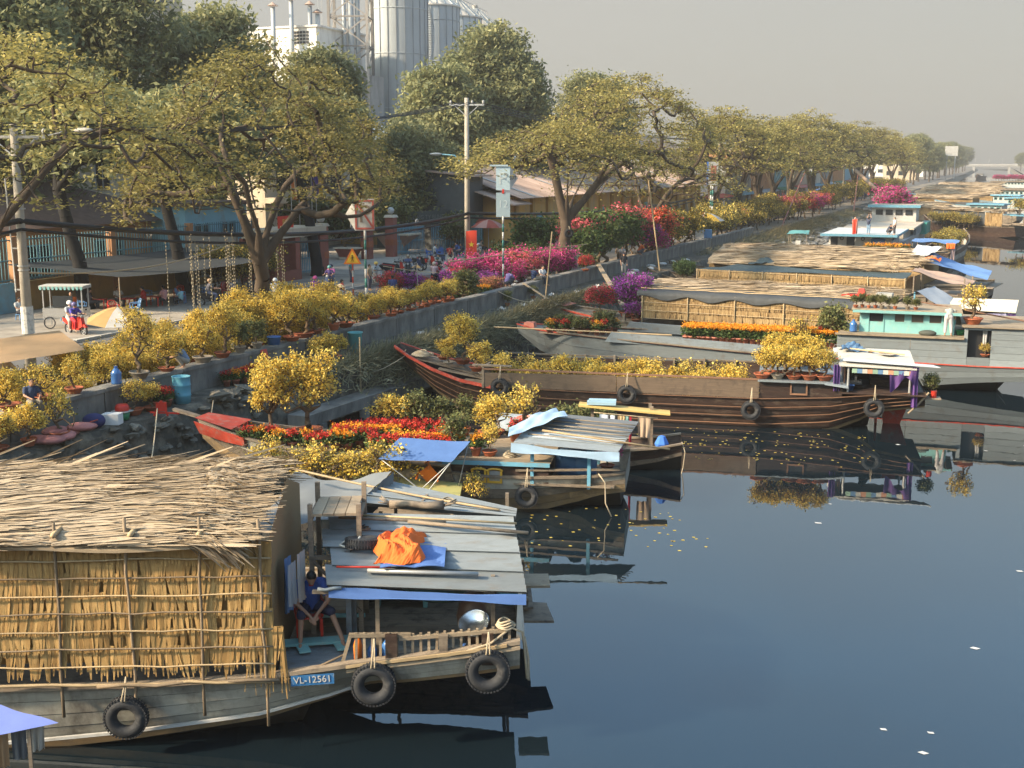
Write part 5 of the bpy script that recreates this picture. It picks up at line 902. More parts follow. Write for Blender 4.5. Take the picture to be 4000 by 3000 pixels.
# folding chair stand: blue canopy over a red chair on the low stern roof in front of the cabin
yt = T('yellow_tarp_deck', 'low deck roof covered with a yellow tarpaulin, in front of the cabin', 'tarpaulin', FC.W(-3.4, -1.5, 0), FC.a)
MB().hexa([(-1.9, 0, .62), (1.55, -.3, .55), (1.4, 1.2, .78), (-1.3, 1.5, .85), (-1.9, 0, .7), (1.55, -.3, .63), (1.4, 1.2, .86), (-1.3, 1.5, .93)]).build('sheet', M('yellow_tarp', (.42, .40, .16), .6, .25, 1.5, dirt=((.45, .34, .12), .4, 1.2)), yt)
MB().bb(-1.6, 1.3, .1, 1.1, .1, .6).build('box', wood, yt); MB().bb(1.32, 1.4, -.2, 1.1, .2, .6).build('end_board', wood, yt)
MB().bb(-1.8, 1.5, -.1, 1.2, -.1, .12).build('raft', wood, yt)
hd = T('blue_sunshade', 'small blue cloth sunshade on crossed poles over the red chair', 'sunshade', FC.W(-3.1, -.9, .72), FC.a); sheet((-1.15, -.3, 1.0), (1.0, -.5, 1.05), (-.75, .7, 1.42), (1.35, .5, 1.4), None, 10, 8, .04, .008, 1).build('cloth', cloth('shade_blue', (.06, .12, .27)), hd, True)
for p, q in (((-1.1, -.25, 1.0), (.35, -.45, 0)), ((1.0, -.45, 1.05), (-.1, -.4, 0)), ((-.7, .65, 1.4), (-.8, .5, 0)), ((1.3, .5, 1.4), (1.0, .4, 0)), ((1.0, -.45, 1.05), (.15, -.5, -.05))): bpole(hd, p, q, .018, steel, 'pole', 0)
# ---------------------------------------------------------------- plastic chairs (used on boats and on the pavement)
CH = {}
def plastic_chair(loc, rz, label, mat, group=None, tilt=None):
    if mat.name not in CH:
        P = {}; P['seat'] = MB().box((0, 0, .41), (.42, .42, .035), top=(.95, .95)).mesh('seat', mat)
        bk = MB()
        for x in np.linspace(-.15, .15, 5): bk.bar((x, .2, .46), (x*1.1, .29, .80), .035, .015)
        bk.tube([(-.21, .2, .43), (-.22, .26, .7), (-.16, .31, .84), (0, .32, .87), (.16, .31, .84), (.22, .26, .7), (.21, .2, .43)], .022, 6); P['backrest'] = bk.mesh('backrest', mat)
        P['arm'] = MB().tube([(.23, -.18, .42), (.26, -.19, .62), (.26, .0, .65), (.23, .25, .66)], .022, 6).mesh('arm', mat)
        for i, (x, y) in enumerate(((-.19, -.19), (.19, -.19), (-.19, .2), (.19, .2))): P['leg%d' % i] = MB().box((x*1.12, y*1.12, .2), (.05, .05, .41), top=(.9, .9)).mesh('leg', mat)
        CH[mat.name] = P
    P = CH[mat.name]; t = T('plastic_chair', label, 'chair', loc, rz, group)
    if tilt: t.rotation_euler = tilt
    link('seat', P['seat'], t); link('backrest', P['backrest'], t); link('arm', P['arm'], t); a = link('arm', P['arm'], t); a.scale = (-1, 1, 1)
    for i in range(4): link('leg', P['leg%d' % i], t)
    return t
plastic_chair(FB.W(5.12, 1.5, 1.5), FB.a+R(10), 'red plastic chair the man in the blue shirt sits on', red)
plastic_chair(FC.W(-2.95, -.75, 1.05), 0, 'red plastic chair tipped over under the blue sunshade', orange, tilt=(R(-75), R(50), R(30)))
solo('white_sack', 'small white plastic sack on the yellow tarpaulin', 'sack', MB().ell((0, 0, .08), (.28, .16, .1), 14, 8), cloth('white_bag', (.55, .53, .5)), FC.W(-2.9, -1.25, .68), .3, smooth=True)

# ---------------------------------------------------------------- little boat with the laundry shelf
F2 = Frame(-14.6, 35.6, 16)
b = T('laundry_boat', 'little dark boat with a grey hatch cover and a yellow plank shelf of laundry', 'boat', tuple(F2.o), F2.a)
S = hull(b, [(-3, .5, .9, .3, .2), (-.5, 1.0, .6, .7, -.2), (2.5, 1.0, .62, .7, -.1), (4.6, .85, .8, .6, .3), (5.4, .75, .95, .65, .55)], 1.0, [wooddark, wooddark, wood], dense=6, deck=(-2, 5, .45, .5)); gunwale(b, S, 1.0, wood, .1, .06)
hc = [[(-.7+2.9*u, .1+1.6*v, 1.35+.3*math.sin(math.pi*v*.75)-.18*u+.02*math.sin(9*u+4*v)) for v in np.linspace(0, 1, 10)] for u in np.linspace(0, 1, 12)]
MB().grid(hc, thick=.05).build('hatch_cover', M('grey_hatch_paint', (.36, .39, .39), .6, .12, 2, dirt=((.3, .2, .14), .25, 2)), b)
for p in ((-.4, .25), (1.9, .25), (-.3, 1.7), (1.9, 1.7)): MB().bar((*p, .5), (*p, 1.4), .07).build('hatch_post', wood, b)
for x, y in ((2.45, .9), (4.4, .9), (4.35, 1.4)): MB().bar((x, y, .4), (x, y, 2.05), .11).build('shelf_post', wood, b)
for k in range(5): MB().hexa([(2.0, .6+.13*k, 2.05), (5.0, .45+.13*k, 1.85), (5.0, .56+.13*k, 1.85), (2.0, .71+.13*k, 2.05), (2.0, .6+.13*k, 2.1), (5.0, .45+.13*k, 1.9), (5.0, .56+.13*k, 1.9), (2.0, .71+.13*k, 2.1)]).build('shelf_plank', M('yellow_plank', (.52, .36, .12), .7, .2, 2, G_), b)
bpole(b, (2.5, .7, 1.85), (4.6, .6, 1.72), .015, rope, 'clothes_line', 0)
for i, (c, lb, x, wd, dr) in enumerate([((.55, .60, .64), 'pale blue shirt hanging under the yellow shelf', 2.7, .5, .75), ((.05, .05, .055), 'black garment hanging under the yellow shelf', 2.85, .45, .3), ((.40, .28, .15), 'tan trousers hanging under the yellow shelf', 3.3, .22, .6), ((.35, .55, .48), 'mint green cloth strip hanging under the yellow shelf', 3.55, .1, .5), ((.55, .03, .06), 'narrow crimson cloth hanging under the yellow shelf', 3.68, .07, .95), ((.36, .26, .18), 'brown shorts hanging at the right of the yellow shelf', 3.95, .42, .65)]):
    solo('hanging_cloth', lb, 'laundry', hanging(F2.W(x, .55, 1.84-.06*(x-2.5)), F2.W(x+wd, .52, 1.84-.06*(x+wd-2.5)), dr, 12, 8, .035, 50+i), cloth('line%d' % i, c), group='laundry under the yellow shelf', smooth=True)
solo('striped_mat', 'folded blue and white striped mat on the yellow shelf', 'mat', MB().box((0, 0, .05), (.95, .35, .1)).box((.03, .0, .13), (.9, .3, .06)), cloth('matblue', (.28, .42, .52)), F2.W(2.75, .85, 2.1), F2.a)
solo('blue_bag', 'bright blue plastic bag on the stern of the laundry boat', 'bag', MB().lathe([(.01, 0), (.2, .0), (.24, .15), (.12, .38), (.01, .42)], 7), cloth('bagblue', (.05, .16, .5)), F2.W(4.75, .55, .75))
o = basin(F2.W(.2, .5, 1.62), 'round red rimmed tray on the grey hatch cover', .25, potpink, .05); o.rotation_euler = (.1, 0, 0)
solo('stern_line', 'loose rope hanging from the stern tip of the laundry boat', 'rope', MB().tube([F2.W(*p) for p in ((5.4, .4, 1.0), (5.5, .2, .7), (5.45, .15, .2), (5.4, .12, .0))], .016, 5), rope)

# ---------------------------------------------------------------- long dark brown boat
FD = Frame(-12.30, 44.35, 9.5); yc = 2.1
b = T('dark_boat', 'long dark brown wooden boat with a red bow and rows of orange rubbing strips', 'boat', tuple(FD.o), FD.a)
St = [(-11.2, .35, 2.4, .05, 2.05), (-10.4, .8, 2.05, .15, 1.3), (-9.3, 1.25, 1.65, .4, .45), (-8, 1.7, 1.32, .9, -.1), (-6.6, 2.0, 1.15, 1.4, -.3), (-3, 2.1, 1.12, 1.8, -.35), (4, 2.1, 1.15, 1.8, -.35), (6.5, 2.1, 1.3, 1.6, -.15), (7.6, 2.1, 1.42, 1.3, .3), (8.2, 2.1, 1.47, 1.6, .72), (9.9, 1.9, 1.62, 1.7, 1.0)]
S = hull(b, St, yc, [wooddark]*4+[hullbrown], [0, .22, .44, .66, .88, 1], dense=6, plank_len=7)
for u, pu in ((.0, .06), (.23, .13), (.46, .15), (.67, .15)): gunwale(b, S, yc, woodtrim, .05, .022, 0, (-1,), 'rubbing_strip', -10.2, 9.8, u, pu)
gunwale(b, S, yc, redbow, .10, .12, -.02, (-1, 1), 'red_bow_rail', -11.2, -6.6, 0, .06)
for k in range(11): y = .35+k*.32; xa = -10.6 if abs(y-yc) < .6 else (-9.2 if abs(y-yc) < 1.1 else -8.0); MB().hexa([(xa, y, 1.95-.3*(xa+10.6)), (-6.7, y, 1.1), (-6.7, y+.3, 1.1), (xa, y+.3, 1.95-.3*(xa+10.6)), (xa, y, 2.0-.3*(xa+10.6)), (-6.7, y, 1.15), (-6.7, y+.3, 1.15), (xa, y+.3, 2.0-.3*(xa+10.6))]).build('foredeck_plank', wood, b)
# raised coaming round the hold (two boards each side) and open hold
for side, y in (('near', .02), ('far', 4.15)):
    for a, c in ((-6.9, -1.6), (-1.58, 3.85)): MB().hexa([(a, y, 1.15), (c, y, 1.16), (c, y+.06, 1.16), (a, y+.06, 1.15), (a, y, 1.78+.01*a), (c, y, 1.82+.01*c), (c, y+.06, 1.82+.01*c), (a, y+.06, 1.78+.01*a)]).build('coaming_board', M('brown_board', (.13, .092, .062), .8, .35, 2, G_, .3, dirt=((.06, .045, .035), .3, 2)) if side == 'near' else wooddark, b)
    MB().bb(-7.0, 3.85, y-.02, y+.1, 1.84, 1.9).build('coaming_cap', woodtrim if side == 'near' else wood, b)
MB().bb(-7, 3.85, .1, 4.1, .35, .4).build('hold_floor', wooddark, b)
for x in np.arange(-6, 3.8, 1.25): MB().box((x, 4.08, 1.4), (.08, .1, 1.1)).build('rib', wood, b)
MB().bb(-7.0, -6.9, 0, 4.2, 1.1, 1.95).build('bulkhead', wood, b); MB().box((-6.6, .1, 2.0), (1.6, .2, .06)).build('bulkhead_board', wood, b)
# aft cabin: walls, roof boards, window with frame, companion canopy
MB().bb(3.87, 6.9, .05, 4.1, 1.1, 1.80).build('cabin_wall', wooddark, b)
for k in range(2): MB().bb(3.8, 6.3, -.15+k*2.1, 1.93+k*2.1, 1.82, 1.87).build('cabin_roof', deckgrey, b)
MB().hexa([(6.25, -.18, 1.80), (7.1, -.2, 1.70), (7.1, 4.1, 1.74), (6.25, 4.1, 1.85), (6.25, -.18, 1.87), (7.1, -.2, 1.77), (7.1, 4.1, 1.8), (6.25, 4.1, 1.91)]).build('cabin_roof_slope', M('smooth_grey_sheet', (.22, .25, .27), .4, .2, 2, metal=.1), b)
w_ = MB().bb(5.0, 5.06, -.02, .06, 1.38, 1.78).bb(5.58, 5.64, -.02, .06, 1.38, 1.78).bb(5.0, 5.64, -.02, .06, 1.34, 1.4).build('window', woodtrim, b); MB().bb(5.06, 5.58, .02, .045, 1.4, 1.78).build('pane', black, w_)
for k in range(6): MB().box((8.4, .25+k*.72, 1.5), (3.0, .70, .04)).build('stern_deck_plank', wooddark, b)
for x, y, z in ((7.1, .12, 2.5), (9.3, .12, 2.45), (7.2, 3.0, 2.75), (9.4, 3.0, 2.75)): MB().tube([(x, y, 1.45), (x, y, z)], .045, 8).build('canopy_post', steel, b)
for k in range(3): MB().hexa([(6.75, .0+k*1.0, 2.5+.08*k), (9.5, -.1+k*1.0, 2.46+.08*k), (9.5, .95+k, 2.54+.08*k), (6.75, 1.0+k, 2.58+.08*k), (6.75, 0+k*1.0, 2.54+.08*k), (9.5, -.1+k, 2.5+.08*k), (9.5, .95+k, 2.58+.08*k), (6.75, 1.0+k, 2.62+.08*k)]).build('canopy_board', M('pale_ply', (.50, .47, .41), .7, .15, 2, dirt=((.3, .26, .2), .3, 2)), b)
MB().hexa([(6.9, .3, 2.66), (10.3, -.2, 2.60), (10.1, .35, 2.60), (6.9, .8, 2.66), (6.9, .3, 2.68), (10.3, -.2, 2.62), (10.1, .35, 2.62), (6.9, .8, 2.68)]).build('white_board', M('white_sheet', (.5, .52, .54), .4, .05, 2), b)
for i in range(12): MB().box((7.3+i*.185, -.06, 2.36-.003*i), (.18, .01, .16), t=.1).build('valance_panel', cloth(['valgreen', 'valblue', 'valwhite', 'valorange'][i % 4], [(.25, .36, .26), (.12, .22, .36), (.5, .48, .42), (.5, .24, .14)][i % 4]), b)
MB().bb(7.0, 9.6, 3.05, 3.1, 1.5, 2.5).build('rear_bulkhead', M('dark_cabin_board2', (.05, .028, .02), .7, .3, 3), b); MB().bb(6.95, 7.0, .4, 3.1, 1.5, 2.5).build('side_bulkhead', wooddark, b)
MB().tube([(10.0, .2, 1.6), (9.6, .15, 1.1), (9.3, .1, .8)], .04, 6).build('stern_spar', woodpale, b); MB().box((10.15, .5, 1.35), (.6, .5, .05)).build('stern_shelf', wood, b)
rd = MB().hexa([(8.6, 2.0, -.3), (9.1, 2.0, -.3), (9.1, 2.08, -.3), (8.6, 2.08, -.3), (8.5, 2.0, .75), (9.5, 2.0, .85), (9.5, 2.08, .85), (8.5, 2.08, .75)]).build('rudder', redbow, b); MB().tube([(8.3, 2.04, -.2), (8.3, 2.04, 1.2)], .05, 8).build('rudder_stock', redbow, b)
for x, z, lb in ((-6.2, 1.2, 'fender tyre at the front of the dark boat hold'), (-1.15, 1.13, 'fender tyre amidships of the dark boat behind the yellow shelf'), (3.58, .72, 'fender tyre hung low below the dark boat cabin'), (8.05, 1.0, 'large fender tyre with rope at the stern of the dark boat')): tyre(FD.W(x, -.22 if x < 5 else -.18, z), FD.a, lb, .36, .5)
for x in (6.55, 9.35): solo('purple_curtain', 'purple curtain gathered '+('at the front' if x < 7 else 'at the stern')+' of the dark boat canopy', 'curtain', hanging(FD.W(x, .0, 2.55), FD.W(x+.25, .1, 2.55), 1.0 if x < 7 else 1.5, 14, 10, .05, int(x)), cloth('purple', (.10, .045, .17)), group='purple curtains', smooth=True)
solo('purple_drape', 'purple drape swagged across the stern end of the canopy', 'curtain', hanging(FD.W(8.55, -.04, 2.42), FD.W(9.5, -.06, 2.44), .55, 16, 8, .05, 77, .5), MATS['cloth_purple'], smooth=True)
coil(FD.W(-10.1, 2.0, 2.0), 'thick heap of rope on the red bow of the dark boat', .45, 6, .03)
solo('red_crate', 'red plastic crate under the stern canopy of the dark boat', 'crate', MB().box((0, 0, .15), (.5, .35, .3)).box((0, 0, .31), (.54, .39, .03)), red, FD.W(8.9, 2.2, 1.9), FD.a); MB().bb(8.0, 9.6, 1.7, 2.6, 1.52, 1.88).build('bench', wooddark, b)
basin(FD.W(7.5, 1.0, 1.52), 'shallow woven basket in the stern of the dark boat', .3, wooddark, .08); basin(FD.W(6.95+.2, .5, 1.52), 'blue plastic basin beside the canopy post', .22, blue, .2)
t = T('gas_stove', 'small stove with kettle at the mouth of the dark boat cabin', 'stove', FD.W(7.45, 1.9, 1.52), FD.a); MB().box((0, 0, .08), (.45, .3, .14)).build('body', alu, t); MB().lathe([(.01, .16), (.1, .16), (.09, .3), (.03, .34), (.01, .34)], 12).build('kettle', alu, t)
for i, x in enumerate((6.9, 7.5, 8.2)): pass
solo('plastic_tray', 'round steel tray on the dark boat canopy', 'tray', MB().lathe([(.01, 0), (.3, 0), (.32, .03), (.01, .01)], 20), alu, FD.W(8.6, 1.9, 2.73)); solo('bamboo_pole', 'long bamboo pole lying aslant on the dark boat canopy', 'pole', MB().tube([FD.W(6.9, 2.4, 2.85), FD.W(9.2, 1.7, 2.75)], .03, 7), bamboo)
t = T('bucket', 'white paint bucket on the front corner of the canopy', 'bucket', FD.W(6.75, 2.6, 2.5)); MB().lathe([(.01, 0), (.14, 0), (.16, .3), (.15, .3), (.13, .02)], 16).build('body', white, t, True); MB().tube([(-.16, 0, .3), (-.1, 0, .42), (.1, 0, .42), (.16, 0, .3)], .006, 5).build('handle', steel, t)
sheet_ = sheet(FD.W(6.9, 2.0, 2.78), FD.W(7.7, 2.2, 2.8), FD.W(6.9, 2.8, 2.9), FD.W(7.6, 3.0, 2.9), None, 10, 10, -.1, .05, 3); solo('blue_netting', 'blue netting heaped on the dark boat canopy', 'net', sheet_, cloth('net_blue', (.07, .14, .24)))
solo('blue_drum', 'blue plastic drum standing beside the marigold pots', 'drum', MB().lathe([(.01, 0), (.28, 0), (.3, .3), (.31, .32), (.3, .34), (.3, .82), (.31, .85), (.28, .85), (.27, .6), (.01, .6)], 24), M('drum_blue', (.05, .14, .25), .45, .12, 4), FD.W(5.6, 4.0, 1.85), smooth=True)
solo('red_flower_tin', 'red tin with a green plant on the stern shelf of the dark boat', 'pot', MB().lathe([(.01, 0), (.1, 0), (.11, .25), (.01, .24)], 14), red, FD.W(10.2, .45, 1.38))
mooring('pale rope from the red bow of the dark boat to the bank', FD.W(-10.8, 2.0, 2.2), (-25.2, 45.5, 2.0), .5); mooring('rope from the dark boat bow to the ledge further left', FD.W(-10.6, 1.6, 2.1), (-25.0, 40.2, 1.95), .55)
# ---------------------------------------------------------------- long grey boat with turquoise wheelhouse
FE = Frame(-5.05, 54.87, 4); yc = 2.2
b = T('grey_boat', 'long grey painted boat with turquoise wheelhouse and big grey stern cabin', 'boat', tuple(FE.o), FE.a)
St = [(-17.6, .3, 1.95, .05, 1.5), (-16.4, .9, 1.8, .3, .7), (-14.4, 1.6, 1.72, .9, .0), (-11, 2.1, 1.6, 1.6, -.3), (-5, 2.2, 1.3, 1.8, -.3), (1, 2.2, 1.28, 1.8, .1), (4, 2.2, 1.25, 1.9, .5), (6.3, 2.2, 1.28, 2.0, .7)]
S = hull(b, St, yc, [paintgrey]*3, dense=6, plank_len=8, far=paintgrey)
gunwale(b, S, yc, redbow, .09, .05, .02, (-1, 1), 'red_rail'); gunwale(b, S, yc, wood, .25, .05, .06, (-1, 1), 'side_deck', -15.5, -2)
MB().hexa([(-12.6, .12, 1.55), (-1.9, .0, 1.25), (-1.9, .07, 1.25), (-12.6, .2, 1.55), (-12.3, .14, 2.02), (-1.9, .02, 1.62), (-1.9, .09, 1.62), (-12.3, .2, 2.02)]).build('hold_coaming', deckgrey, b); MB().hexa([(-12.6, 4.1, 1.55), (-1.9, 4.2, 1.25), (-1.9, 4.3, 1.25), (-12.6, 4.2, 1.55), (-12.3, 4.1, 2.02), (-1.9, 4.2, 1.62), (-1.9, 4.3, 1.62), (-12.3, 4.2, 2.02)]).build('hold_coaming', deckgrey, b)
for k in range(9): MB().box((-14.4, .9+k*.3, 1.68), (3.4, .28, .04), ry=R(2)).build('foredeck_plank', wood, b)
# raised aft body in boards, deck, wheelhouse
for i in range(4):
    z = 1.3+i*.29
    for a, c in ((-1.9, 1.2), (1.22, 3.55), (4.5, 6.3)): MB().bb(a, c, -.02+.012*(i % 2), .05, z, z+.28).build('side_board', paintgrey, b)
for z0, z1 in ((1.3, 1.65), (2.85, 2.95)): MB().bb(3.56, 4.49, -.02, .05, z0, z1).build('door_surround', paintgrey, b)
for i in range(2): MB().bb(4.5, 6.3, -.02+.012*i, .05, 2.46+i*.25, 2.7+i*.25).build('side_board', paintgrey, b)
MB().bb(3.4, 3.55, -.02, .05, 2.46, 2.95).build('side_board', paintgrey, b)
MB().bb(3.5, 4.55, .3, .34, 1.5, 2.9).build('doorway_shade', black, b); MB().bb(6.25, 6.3, .05, 4.4, 1.3, 2.95).build('stern_wall', paintgrey, b); MB().bb(-1.9, -1.84, .05, 4.4, 1.3, 2.45).build('front_wall', paintgrey, b); MB().bb(3.42, 3.48, .05, 4.4, 2.46, 2.95).build('step_wall', paintgrey, b)  # black sheet inside the stern doorway paints the cabin's shade
for k in range(11): MB().box((.78, -.12+k*.4+.2, 2.48), (5.3, .38, .045)).build('deck_plank', woodpale, b)
for k in range(11): MB().box((4.95, -.15+k*.41+.2, 2.98), (3.3, .39, .045)).build('roof_plank', woodpale, b)
MB().bb(-2.0, 3.4, -.16, -.1, 2.42, 2.5).build('deck_edge', woodpale, b)
wh = MB().bb(-1.0, 3.0, .55, .6, 2.5, 2.98).bb(-1.0, -.62, .55, .6, 2.98, 3.42).bb(.02, .45, .55, .6, 2.98, 3.42).bb(.95, 1.15, .55, .6, 2.98, 3.42).bb(1.75, 1.9, .55, .6, 2.98, 3.42).bb(2.5, 3.0, .55, .6, 2.98, 3.42).bb(-1.0, 3.0, .55, .6, 3.36, 3.46).bb(-1.0, -.94, .6, 2.8, 2.5, 3.46).bb(2.95, 3.0, .6, 2.8, 2.5, 3.46).bb(-1.0, 3.0, 2.75, 2.8, 2.5, 3.0)
wh.build('wheelhouse_wall', turq, b)
for x0, x1 in ((.45, .95), (1.15, 1.75), (1.9, 2.5)):
    w_ = MB().bb(x0, x1, .535, .56, 2.96, 3.0).bb(x0, x1, .535, .56, 3.34, 3.38).bb(x0, x0+.05, .535, .56, 3.0, 3.34).bb(x1-.05, x1, .535, .56, 3.0, 3.34).build('window', turq, b); MB().bb(x0+.05, x1-.05, .585, .59, 3.0, 3.34).build('pane', M('window_gap_shade', (.10, .08, .06), .4, .2, 3), w_)  # dark panes paint the shade behind the window gaps
d = MB().bb(-.62, .02, .58, .6, 2.5, 3.36).build('door_opening_shade', black, b); MB().bb(-.25, .0, .62, .64, 2.5, 3.34).build('door_leaf', woodtrim, d)  # black slab painted in as the dark of the open wheelhouse door
for x in (-.64, .0): MB().bb(x, x+.05, .52, .56, 2.5, 3.42).build('door_frame', turq, b)
MB().hexa([(-1.35, .2, 3.5), (3.3, .25, 3.46), (3.3, 3.1, 3.5), (-1.35, 3.1, 3.54), (-1.35, .2, 3.57), (3.3, .25, 3.53), (3.3, 3.1, 3.57), (-1.35, 3.1, 3.61)]).build('wheelhouse_roof', woodpale, b); MB().bb(-1.3, 3.25, .18, .24, 3.40, 3.52).build('roof_trim', turq, b)
# shelf of planks on rollers for the marigolds
sh = T('plank_shelf', 'plank shelf on log rollers carrying the marigold pots', 'shelf', FE.W(-8.9, 0, 0), FE.a)
for k in range(5): MB().box((3.7, .75+k*.30, 1.60-.0*k), (7.6, .28, .045), ry=R(.4)).build('plank', woodpale, sh)
for x in (.4, 1.7, 3.4, 5.1, 6.8): MB().tube([(x, .4, 1.5), (x, 2.4, 1.5)], .075, 9).build('roller', wood, sh)
solo('pole', 'long thin pole lying from the foredeck of the grey boat to its hold', 'pole', MB().tube([FE.W(-18.2, .2, 2.0), FE.W(-9.4, .2, 2.0)], .035, 7), bamboo); solo('pink_block', 'pink block on the bow of the grey boat', 'bow block', MB().box((0, 0, .12), (.6, .5, .24), top=(.8, .9)), potpink, FE.W(-16.9, 1.9, 1.85), FE.a)


bottle(FE.W(-1.25, .35, 2.52), 'large blue water bottle on the deck left of the turquoise wheelhouse', 1.15); basin(FE.W(3.25, .7, 2.52), 'green plastic basin behind the bending person', .22, green, .2)
solo('dark_sack', 'dark sack on deck left of the bending person', 'sack', MB().ell((0, 0, .1), (.38, .2, .14), 14, 8), cloth('sackdark', (.07, .075, .06)), FE.W(1.9, .2, 2.5), smooth=True)
solo('long_oar', 'long dark oar slanting from the wheelhouse roof over the stern cabin', 'oar', MB().tube([FE.W(1.2, 2.6, 3.75), FE.W(6.6, 1.3, 3.05)], .035, 7), woodtrim)
solo('hung_towel', 'grey striped towel hanging in the dark doorway of the grey boat', 'towel', hanging(FE.W(4.15, .22, 2.85), FE.W(4.35, .22, 2.85), .75, 8, 8, .02, 4), cloth('towelgrey', (.42, .41, .40)))

# ---------------------------------------------------------------- reed walled boat with black net roof
reedbatten = bamboo
def reed_boat(fr, name, label, L, zw0, zw1, W, roof, hullm, posts, rows=4, st=None, net=None, bow=True, hn=2):
    b = T(name, label, 'boat', tuple(fr.o), fr.a); S = hull(b, st or [(-5, .4, 2.1, .1, 1.5), (-3, 1.2, 1.6, .6, .2), (0, W/2, 1.25, W/2-.4, -.3), (L, W/2, 1.25, W/2-.4, -.2), (L+4, W/2-.1, 1.5, W/2-.5, .5)], W/2, [hullm]*hn, dense=5)
    gunwale(b, S, W/2, wood, .12, .07, .03)
    for k in range(rows):
        zt_ = zw1-(zw1-zw0)*k/rows; thatch_wall(b, 0, L, zt_, zt_-(zw1-zw0)/rows, .0-.006*k, 1, reed, .05, (.05, .09), back=k == 0)
    MB().add([(0, .06, zw0), (L, .06, zw0), (L, .06, zw1), (0, .06, zw1)], [(0, 1, 2, 3)]).build('mat_backing', thatchback, b); MB().add([(0, .06, zw0), (0, W, zw0), (0, W, zw1), (0, .06, zw1)], [(0, 1, 2, 3)]).build('end_mat', reed, b); MB().add([(L, .06, zw0), (L, W, zw0), (L, W, zw1), (L, .06, zw1)], [(0, 1, 2, 3)]).build('end_mat', reed, b)
    for k in range(rows): z = zw1-.06-(zw1-zw0-.1)*k/(rows-1 if rows > 1 else 1); bpole(b, (-.05, -.05, z), (L+.05, -.05, z-.02), .022, bamboo, 'batten', .012, 5)
    for x in np.linspace(.05, L-.05, posts): bpole(b, (x, -.08, zw0-.35), (x, -.08, zw1+.05), .04, bamboo, 'post', .01)
    return b, S
FF = Frame(-18.22, 62.26, -5)
b, S = reed_boat(FF, 'reed_boat', 'boat with tall reed matting walls under a sagging black net', 12.9, 1.68, 3.05, 4.4, None, wood, 6, st=[(-6.8, .35, 2.0, .1, 1.5), (-5.2, .9, 1.7, .4, .7), (-2.5, 1.6, 1.4, 1.0, -.1), (0, 2.2, 1.35, 1.8, -.3), (13, 2.2, 1.35, 1.9, -.2), (17.5, 2.0, 1.5, 1.6, .5)], hn=3)
MB().add([(-6.9, 1.7, 2.15), (-5.2, 1.4, 1.9), (-5.2, 3.0, 1.9), (-6.9, 2.7, 2.15)], [(0, 1, 2, 3)]).build('pink_bow_deck', potpink, b); gunwale(b, S, 2.2, redbow, .1, .1, 0, (-1, 1), 'red_rail', -6.8, -1.5, 0, .05)
for k in range(9): MB().box((-2.8, .8+.32*k, 1.42), (4.6, .3, .04), ry=R(3)).build('foredeck_plank', wood, b)
for x in (-2.4, -1.2): MB().box((x, .45, 1.55), (.16, .16, .5)).build('bitt', wood, b)
netm = M('black_shade_net', (.045, .048, .05), .7, .3, 4, bump=.3)
g = []
for i in range(61):
    x = -.25+13.4*i/60; row = []
    sc_ = .5+.5*math.cos(2*math.pi*(x-.05)/2.56)
    for j, (y, z) in enumerate([(-.14, 2.72), (-.14, 2.92), (-.08, 3.10), (.3, 3.16), (.9, 3.22), (1.6, 3.28)]): row.append((x, y, z+(.16*sc_ if j < 3 else .03)*(1.3-.5*j if j < 3 else 1)+.02*math.sin(3*x+j)))
    g.append(row)
MB().grid(g).build('net_cover', netm, b, True)
thatch_roof(b, -.3, 12.6, [(1.3, 3.22), (2.2, 3.42), (3.2, 3.50), (4.2, 3.4), (4.7, 3.2)], 2600, (.8, 1.7), (.05, .11), frizz=.1)
for y in (.35, 1.0): bpole(b, (-.2, y, 3.28+.02*y), (13.0, y+.1, 3.27), .03, bamboo, 'roof_pole', .02)
for x in (3.0, 4.6): MB().tube([(x, -.3, 1.52), (x, .1, 1.55)], .09, 10).build('log_end', wood, b)
solo('red_tool', 'red folding machine frame lying on the black net', 'machine', MB().box((0, 0, .06), (.9, .35, .1)).box((.1, 0, .25), (.4, .3, .3), top=(.6, .6)).bar((-.5, 0, .1), (-.9, 0, .02), .05), red, FF.W(11.3, .8, 3.35), FF.a)
solo('grey_crate', 'grey crate at the stern end of the black net', 'crate', MB().box((0, 0, .15), (.75, .5, .3)), M('grey_board', (.33, .32, .29), .8, .2, 3), FF.W(12.55, .7, 3.3), FF.a)
# its stern shelters
MB().bb(13.0, 17.4, .2, 4.2, 1.35, 1.42).build('stern_deck', wood, b)
sheet((12.9, -.2, 3.1), (14.2, -.3, 3.85), (13.2, 2.6, 3.15), (14.6, 2.4, 3.9), None, 10, 8, .05, .015, 1).build('grey_awning', cloth('awning_grey', (.36, .37, .38)), b, True); sheet((14.2, -.3, 3.85), (15.7, -.1, 2.95), (14.6, 2.4, 3.9), (16.0, 2.7, 3.0), None, 10, 8, .02, .015, 2).build('grey_awning', MATS['cloth_awning_grey'], b, True)
for x, y, z in ((14.1, -.2, 3.8), (15.2, -.25, 3.2), (14.3, 2.3, 3.8), (13.1, .0, 3.1)): MB().bar((x, y, 1.4), (x, y, z), .07).build('awning_post', skyblue if x < 14.2 else woodpale, b)
Q = [np.array(p) for p in ((15.3, .2, 3.0), (15.4, 2.5, 3.3), (18.6, .6, 2.95), (18.5, 2.9, 3.3))]
for i in range(3): q0, q1 = i/3, (i+1)/3+.03; corr(Q[0]*(1-q0)+Q[1]*q0, Q[0]*(1-q1)+Q[1]*q1, Q[2]*(1-q0)+Q[3]*q0, Q[2]*(1-q1)+Q[3]*q1, 8, .02, .008, 4).build('canopy_sheet', M('cream_sheet', (.56, .52, .42), .6, .1, 2, dirt=((.4, .33, .24), .3, 2)), b)
